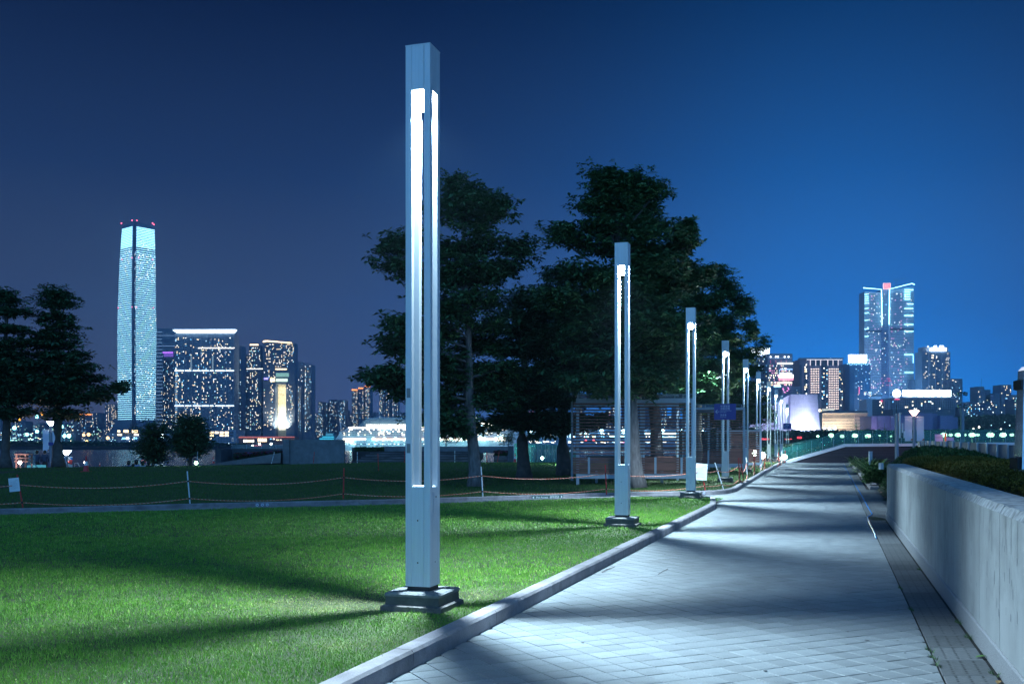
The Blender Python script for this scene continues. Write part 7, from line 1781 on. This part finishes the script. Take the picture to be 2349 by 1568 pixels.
# tall neon edged tower
YK1 = 1850
kt = thing('neon_tower', 'tallest tower on the right, edged with cyan neon and a red square emblem', 'skyscraper', (U(2040, YK1), YK1 + 20, SH))
M_k = mat('tower_pale_blue', (.50, .62, .80), .6)
def kb(n_, x0, x1, yt0, yt1, y0, dep, m, yb=None): 
    z0 = SH if yb is None else V(yb, YK1)
    MB().loft([[(U(x0, YK1), y_, z0), (U(x1, YK1), y_, z0), (U(x1, YK1), y_, V(yt1, YK1)), (U(x0, YK1), y_, V(yt0, YK1))] for y_ in (y0, y0 + dep)]).build(n_, m, kt)
kb('left_wing', 1985, 2023, 668, 670, YK1 + 4, 30, M_k); kb('right_wing', 2040, 2096.5, 666, 657, YK1, 34, M_k); kb('core', 2023.2, 2039.8, 664, 664, YK1 + 6, 26, mat('tower_core', (.24, .34, .55), .6))
win_grid(kt, U(1992, YK1), U(2022.5, YK1), YK1 + 4, V(905, YK1), V(672, YK1), 15, 64, .55, .42, .07, 'pink', 101); win_grid(kt, U(1985.5, YK1), U(1992, YK1), YK1 + 4, V(905, YK1), V(672, YK1), 2, 64, .4, .4, .05, 'home', 102)
win_grid(kt, U(2041, YK1), U(2095.5, YK1), YK1, V(905, YK1), V(672, YK1), 27, 64, .5, .42, .07, 'pink', 103); win_grid(kt, U(2024.5, YK1), U(2038.5, YK1), YK1 + 6, V(905, YK1), V(672, YK1), 7, 60, .6, .42, .12, 'home', 104)
for k, y_ in enumerate((708.8 + 46,)): pass
for x0, x1, y0, y1, Yd in ((1986, 2023, 757, 761, 4), (2041, 2096, 752, 757, 0), (1990, 2023, 905, 908.5, 4), (2041, 2096, 903, 907, 0)): bar(kt, 'dark_floor_band', x0, x1, y0, y1, YK1 + Yd, M_t3, proud=.15)
def neon(pts, r_=.95, nm='neon_line'): MB().tube([P(a, YK1 - 3, b) for a, b in pts], r_, 6).build(nm, W_neon, kt)
neon([(1980.5, 660), (2022, 663.5), (2023.5, 745)]); neon([(2092, 650), (2040.5, 663), (2039.8, 744)]); neon([(2092, 650), (2098, 652.5)])
for y_ in (674.5, 680, 685, 690, 695, 707, 717.5, 734, 754, 771 - .0, 825.5): neon([(1983.5, y_ + .8), (1992.5, y_ - .6)], .7, 'neon_bar')
for y_, x0, x1 in ((664.5, 2075, 2095), (669.5, 2075, 2088), (675, 2075, 2088), (680.5, 2075, 2088), (686, 2075, 2088), (697, 2082, 2095), (707.5, 2075, 2095), (723.5, 2075, 2095), (744, 2075, 2095), (759.5, 2075, 2095), (813, 2075, 2095), (854, 2075, 2095)): neon([(x0, y_), (x1, y_)], .75, 'neon_bar')
for a in (1985, 2095): MB().tube([P(a, YK1 - 2, 815), P(a, YK1 - 2, 832)], .4, 4).build('neon_edge', W_neon, kt)
for a, q in ((2005, 200000), (2060, 300000), (2090, 200000)):
    point_light('facade_light', P(a, YK1 - 120, 960), q, (.25, .60, 1), kt, 6.0, 'SPOT', R(100), P(a, YK1, 780))  # unseen spots added to brighten the tower front, standing in for its haze glow
# red square emblem in white frame
MB().bb(U(2024, YK1), U(2041, YK1), YK1 - 5, YK1 - 3, V(664.5, YK1), V(650, YK1)).build('emblem_board', em('emblem_white', (1, .72, .78), 1.6), kt)
eb = MB(); em_ = em('emblem_red', (1, .03, .12), 2.2)
for x0, x1, y0, y1 in ((2026, 2039, 651.5, 652.8), (2026, 2027.4, 651.5, 663), (2037.6, 2039, 651.5, 661), (2029.2, 2030.6, 654.6, 662), (2032, 2033.4, 656.5, 663), (2034.8, 2036.2, 654.6, 661), (2029.2, 2036.2, 654.0, 655.2), (2026, 2030.6, 661.8, 663)):
    eb.bb(U(x0, YK1), U(x1, YK1), YK1 - 5.6, YK1 - 5.05, V(y1, YK1), V(y0, YK1))
eb.build('emblem_strokes', em_, kt)
MB().tube([P(2049, YK1 + 10, 642), P(2083, YK1 + 10, 638)], .3, 4).tube([P(2055, YK1 + 10, 642), P(2055, YK1 + 10, 660)], .3, 4).build('roof_crane', M_t2, kt)
rk = random.Random(6); dots = MB()
for k in range(60): dots.ball(P(rk.choice([1995, 2000, 2006, 2014, 2046, 2054, 2061, 2067]), YK1 - 1.5, 672 + rk.randrange(28) * 8), .65, rk.choice([3, 5, 6, 6, 6]), 5)
dots.build('coloured_dots', WIN, kt, kind='stuff')
for k in range(16): MB().box(P(2030 + rk.uniform(-8, 18), YK1 - 1.5, 868 + rk.randrange(4) * 5), (2.2, .3, .8)).build('red_light', em('red_bars', (1, .08, .22), 1.6), kt)
# residential tower with white sign
b = bld('tower', 'tower block with pale piers and a small crown sign, right of the neon edged tower', 2114.8, 2180, 806, 1750, depth=30, wm=M_t1)
Yr = 1750
MB().bb(U(2119, Yr), U(2178, Yr), Yr + 5, Yr + 25, V(806, Yr), V(795, Yr)).build('penthouse', M_t2, b)
for a, c_ in ((2116, 2128), (2131, 2145), (2147, 2163), (2167, 2178)): win_grid(b, U(a, Yr), U(c_, Yr), Yr, V(898, Yr), V(809, Yr), 5, 26, .55, .45, .13, 'warm', int(a))
for a in (2129, 2132, 2145.5, 2160, 2165, 2175): bar(b, 'pale_pier', a, a + 1.2, 808, 900, Yr, M_t4)
cs_ = thing('roof_sign', 'small blazing white crown sign on the tower with pale piers', 'sign', P(2151, Yr, 806)); bar(cs_, 'sign_face', 2133, 2170, 797.5, 805, Yr - 1, W_signw, th=1); bar(cs_, 'sign_letters', 2142, 2148, 792.5, 797.3, Yr - 1, W_signw, th=1); bar(cs_, 'sign_letters', 2155, 2164, 792.5, 797.3, Yr - 1, W_signw, th=1); bar(cs_, 'side_lamp', 2126.5, 2130, 792.5, 797, Yr - 1, em('side_lamp', (.8, .9, 1), 2), th=1)
b = bld('tower', 'dim stepped office block behind the right end of the long white sign', 2180, 2208, 868, 1700, depth=30, wm=M_t1, wins=[dict(t=870, bt=960, cols=10, rows=26, lit=.14, mix='cool')])
b = bld('tower', 'low dim block between the neon edged tower and the one with pale piers', 2097, 2115, 870, 1800, depth=30, wm=M_t1, wins=[dict(t=872, bt=960, cols=7, rows=26, lit=.06, mix='cool')])
# gridded hotel with circular and bar signs
YS1 = 1600
gh = thing('grid_hotel', 'wide hotel with a white gridded front below the long blazing sign', 'hotel', (U(2100, YS1), YS1 + 20, SH))
MB().bb(U(2040.5, YS1), U(2191, YS1), YS1, YS1 + 40, SH, V(913, YS1)).build('main_block', M_t3, gh); MB().bb(U(1999.5, YS1), U(2040, YS1), YS1 + 2, YS1 + 40, SH, V(915, YS1)).build('left_wing', M_t3, gh); MB().bb(U(1985.8, YS1), U(1999, YS1), YS1 - 4, YS1 + 30, SH, V(916, YS1)).build('stair_tower', mat('pale_tower', (.62, .66, .80), .7), gh)
MB().bb(U(2028, YS1), U(2040, YS1), YS1 - 2, YS1 + 30, SH, V(916, YS1)).build('pier_tower', M_t4, gh)
for a in (2031, 2034.5): bar(gh, 'slot', a, a + 1.2, 920, 955, YS1 - 2.5, M_t3)
win_grid(gh, U(2042, YS1), U(2190, YS1), YS1, V(960, YS1), V(919, YS1), 36, 10, .72, .62, .12, 'home', 111); win_grid(gh, U(2001, YS1), U(2027, YS1), YS1 + 2, V(955, YS1), V(919, YS1), 9, 9, .7, .6, .16, 'warm', 112)
for k in range(37): bar(gh, 'grid_mullion', 2042 + k * 4.11 - .45, 2042 + k * 4.11 + .45, 917, 960, YS1, M_t4, th=.7)
for k in range(11): bar(gh, 'grid_sill', 2041, 2190.5, 918.2 + k * 4.1, 919.0 + k * 4.1, YS1, M_t4, th=.75, proud=.52)
bar(gh, 'roof_edge', 2040.5, 2191, 911, 914, YS1 - 1, M_t4)
bar(gh, 'red_emblem', 2020.5, 2024, 917, 921.5, YS1 + 1, em('red_s', (1, .06, .22), 1.8)); bar(gh, 'red_sign', 2052, 2063, 914.3, 916.4, YS1 - 2.5, em('red_sign2', (1, .08, .22), 2.2))
ls = thing('roof_sign', 'long blazing white bar sign on the gridded hotel', 'sign', P(2125, YS1, 911)); r7 = random.Random(4)
for k in range(22): bar(ls, 'sign_letter', 2070.4 + k * 5.02, 2070.4 + k * 5.02 + 4.95, 893.8 + r7.uniform(0, .9), 908.6 + r7.uniform(0, 1.3), YS1 - 1, W_signw, th=1)
bar(ls, 'sign_frame', 2070, 2181, 909.8, 911, YS1 - .6, M_t2)
ci = thing('roof_sign', 'blazing white round sign left of the long bar sign', 'sign', P(2057, YS1, 911)); c = P(2057.2, YS1 - 2, 901.9); MB().add([c + Vector((6.6 * math.cos(q * math.pi / 16), 0, 6.6 * math.sin(q * math.pi / 16))) for q in range(32)] + [c + Vector((6.6 * math.cos(q * math.pi / 16), 1, 6.6 * math.sin(q * math.pi / 16))) for q in range(32)], [tuple(range(32))] + [(q, (q + 1) % 32, 32 + (q + 1) % 32, 32 + q) for q in range(32)]).build('disc', W_signw, ci)
b = bld('rear_hall', 'dark hall with roof plant in front of the gridded hotel', 2048, 2190, 938, 1450, depth=40, wm=M_t3, wins=[dict(t=940, bt=950, cols=40, rows=2, lit=.03, mix='dim')])
# stone museum blocks
ms = thing('art_museum', 'low windowless violet blue museum blocks behind the blank banners', 'museum', (U(2100, 1200), 1200, SH))
M_mb = mat('museum_blue', (.22, .24, .46), .75, var=.12, scale=.05, stretch=(1, 1, .2))
for a, c_, y_, dY in ((1999, 2012, 954, 0), (2012.3, 2046, 953, 6), (2046.2, 2075, 955, 3), (2075.2, 2106, 951, 9), (2106.2, 2139, 947, 0), (2139.2, 2160, 947.5, 12), (2160.2, 2190, 953, 4), (2190.2, 2204, 956, 8)):
    MB().bb(U(a, 1200), U(c_, 1200), 1200 + dY, 1240 + dY, SH, V(y_, 1200)).build('block', M_mb, ms)
point_light('museum_light', P(2009, 1180, 985), 12000, (1, .6, .8), ms, 2)
# old stone hotel, floodlit
YO = 1300
oh = thing('old_hotel', 'cream floodlit old hotel with rows of small windows and arches', 'hotel', (U(1938, YO), YO + 15, SH))
M_cr = mat('cream_stone', (.62, .55, .45), .8); M_dk = mat('window_dark', (.05, .06, .09), .4)
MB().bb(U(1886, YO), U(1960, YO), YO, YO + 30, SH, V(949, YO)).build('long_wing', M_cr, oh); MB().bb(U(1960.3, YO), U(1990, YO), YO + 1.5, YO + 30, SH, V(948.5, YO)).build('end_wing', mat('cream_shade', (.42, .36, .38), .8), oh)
bar(oh, 'cornice', 1885.5, 1991, 946.5, 949, YO, M_cr, proud=-.5, th=2.2); bar(oh, 'roof_rail', 1886, 1992, 944.8, 945.6, YO, M_t3, proud=-2)
wo_ = MB()
for k in range(26): wo_.box(P(1888.3 + k * 2.75, YO - .15, 955), (.75, .3, 4.6))
for j, y_ in enumerate((964.5, 971.5, 977.5, 983.5)):
    for k in range(23): wo_.box(P(1888.5 + k * 3.1, YO - .15, y_), (.8, .3, 1.6))
for y_ in (955, 963.5, 970.5, 978):
    for k in range(9): wo_.box(P(1962.5 + k * 3.1, YO + 1.35, y_), (.8, .3, 1.8))
wo_.build('small_windows', M_dk, oh, kind='stuff')
for y_ in (951.5, 960.5, 974.5): bar(oh, 'string_course', 1886, 1960, y_, y_ + .6, YO, M_cr, proud=.01, th=.5)
for a in (1895, 1912, 1930, 1948): point_light('facade_light', P(a, YO - 16, 975), 13000, (1, .80, .58), oh, 1.0)
point_light('facade_light', P(1978, YO - 14, 972), 3500, (1, .75, .6), oh, 1.0)
for a in (1975.5, 1981.5):
    for y_ in (963, 970, 977): MB().ball(P(a, YO + .5, y_), .7, 0, 6).build('wall_lamp', W_bulb, oh)
for a in (1891, 1902, 1916): MB().ball(P(a, YO - 5, 981.5), 1.7, 0, 8).build('entrance_lamp', em('entrance_lamp', (1, .88, .75), 6), oh)
bs_ = MB(); r8 = random.Random(12)
for k in range(40): bs_.box(P(1893 + r8.uniform(0, 24), YO - 7, 988 + r8.uniform(-3, 2.5)), (r8.uniform(.8, 2), .2, .8), r8.choice([3, 4, 4]))
bs_.build('blue_string_lights', WIN, oh, kind='stuff')
b = bld('low_block', 'dark low roof behind the old hotel', 1900, 1990, 941, 1500, depth=30, wm=M_t3)
b = bld('thin_tower', 'thin pale blue tower left of the dark curved glass tower', 1933, 1944, 905, 1900, depth=20, wm=M_t4, wins=[dict(a=1934, b=1940, t=907, bt=940, cols=3, rows=12, lit=.3, mix='cool')])
# far right hill and blocks
hl = MB(); hp = [(2195, 965), (2215, 948), (2235, 950), (2262, 944), (2285, 952), (2310, 948), (2340, 950), (2400, 945)]
for dY, sc__ in ((0, 0),): hl.loft([[(U(a, 1600), 1600 + 60, V(b, 1600)) for a, b in hp] + [(U(2400, 1600), 1660, SH), (U(2195, 1600), 1660, SH)], [(U(a, 1600), 1900, V(b, 1600) + 1) for a, b in hp] + [(U(2400, 1600), 1900, SH), (U(2195, 1600), 1900, SH)]])
hl.build('hillside', mat('dark_hill', (.02, .05, .06), .95, var=.4, scale=.05), None, kind='structure')
belt('dark wooded slope below the distant blocks at the far right', 2195, 2400, 955, 1000, 1450, 5000, 5.0)
for a, c_, y_, m_, lt, lb in ((2243, 2258, 886, M_t2, .3, 'distant block with a mast on the far right hill'), (2258.5, 2272, 893, M_t1, .15, 'lower half of the distant pair on the far right hill'), (2262, 2279, 905, mat('lilac_wall', (.34, .34, .55), .7), .05, 'pale violet distant block on the far right hill'), (2279.5, 2294, 901, M_t1, .1, 'distant block with a violet lit line on the far right hill'), (2296, 2320, 882, M_t1, .25, 'tall slab with a pale edge on the far right hill'),
                           (2223, 2252, 921, M_t3, .3, 'low block with cyan windows under the distant hill pair'), (2252, 2280, 922, M_t3, .25, 'low dark block right of the one with cyan windows'), (2320, 2333, 905, M_t2, .35, 'warm speckled block left of the steel column'), (2327, 2360, 915, M_t3, .5, 'banded block partly behind the steel column'), (2210, 2224, 932, M_t3, .3, 'small block beside the floodlight mast')):
    bb_ = bld('distant_block', lb, a, c_, y_, 1750 if y_ < 915 else 1580, depth=30, wm=m_, wins=[dict(t=y_ + 2, bt=955, cols=max(3, int((c_ - a) / 3)), rows=max(4, int((955 - y_) / 4)), lit=lt, mix='cool' if y_ > 915 else 'home')])
MB().tube([P(2251, 1760, 886), P(2251, 1760, 868)], .4, 4).build('mast', M_t2, bb_)
hlm = thing('hill_lights', 'scattered white lights among the trees on the far right slope', 'lights', P(2270, 1400, 985)); hm_ = MB()
for a, y_, s in ((2233, 983, 1.2), (2246, 979, 1.4), (2249, 986, 1.0), (2225, 988, .9), (2252, 992, 1.2), (2262, 990, .8), (2296, 984, 1.2), (2293, 989, .8), (2274, 975, .6), (2305, 968, .6), (2316, 975, .8), (2240, 990, .7)): hm_.ball(P(a, 1400, y_), s, 2 if s > 1 else 3, 6)
hm_.build('lights', WIN, hlm, kind='stuff')
# low evening cloud glow is left to the sky; haze box round everything

# ------------------------------------------------------------------ haze over the harbour
hz = bpy.data.materials.new('haze_air'); hz.use_nodes = True; nt = hz.node_tree
for n in list(nt.nodes): nt.nodes.remove(n)
pv = nt.nodes.new('ShaderNodeVolumePrincipled'); mo = nt.nodes.new('ShaderNodeOutputMaterial'); nt.links.new(pv.outputs[0], mo.inputs['Volume'])
pv.inputs['Color'].default_value = (.45, .72, 1, 1); pv.inputs['Density'].default_value = HAZE; pv.inputs['Anisotropy'].default_value = .55
hb = MB().bb(-3400, 3400, -400, 3300, SEA - 1, 470).build('haze', hz, None); hb['kind'] = 'stuff'; hb.display_type = 'WIRE'

# separate parts that were built together: every loose piece becomes a part of its own
def split_loose(o):
    me = o.data; n = len(me.vertices); par = list(range(n))
    def find(a):
        while par[a] != a: par[a] = par[par[a]]; a = par[a]
        return a
    for e in me.edges: par[find(e.vertices[0])] = find(e.vertices[1])
    groups = {}
    for p in me.polygons: groups.setdefault(find(p.vertices[0]), []).append(p)
    if len(groups) < 2 or len(groups) > 14: return
    for i, ps in enumerate(groups.values()):
        idx = sorted({v for p in ps for v in p.vertices}); mp_ = {v: k for k, v in enumerate(idx)}
        m2 = bpy.data.meshes.new(me.name); m2.from_pydata([tuple(me.vertices[v].co) for v in idx], [], [tuple(mp_[v] for v in p.vertices) for p in ps])
        for mm in me.materials: m2.materials.append(mm)
        m2.polygons.foreach_set('material_index', [p.material_index for p in ps]); m2.polygons.foreach_set('use_smooth', [p.use_smooth for p in ps]); m2.update()
        if i == 0: first = m2
        else:
            c = o.copy(); c.data = m2; COL.objects.link(c)
    o.data = first
for o in [q for q in COL.objects if q.type == 'MESH' and q.parent is not None and q.get('kind') != 'stuff' and len(q.modifiers) == 0 and q.data.users == 1 and len(q.data.vertices) < 600]:
    split_loose(o)
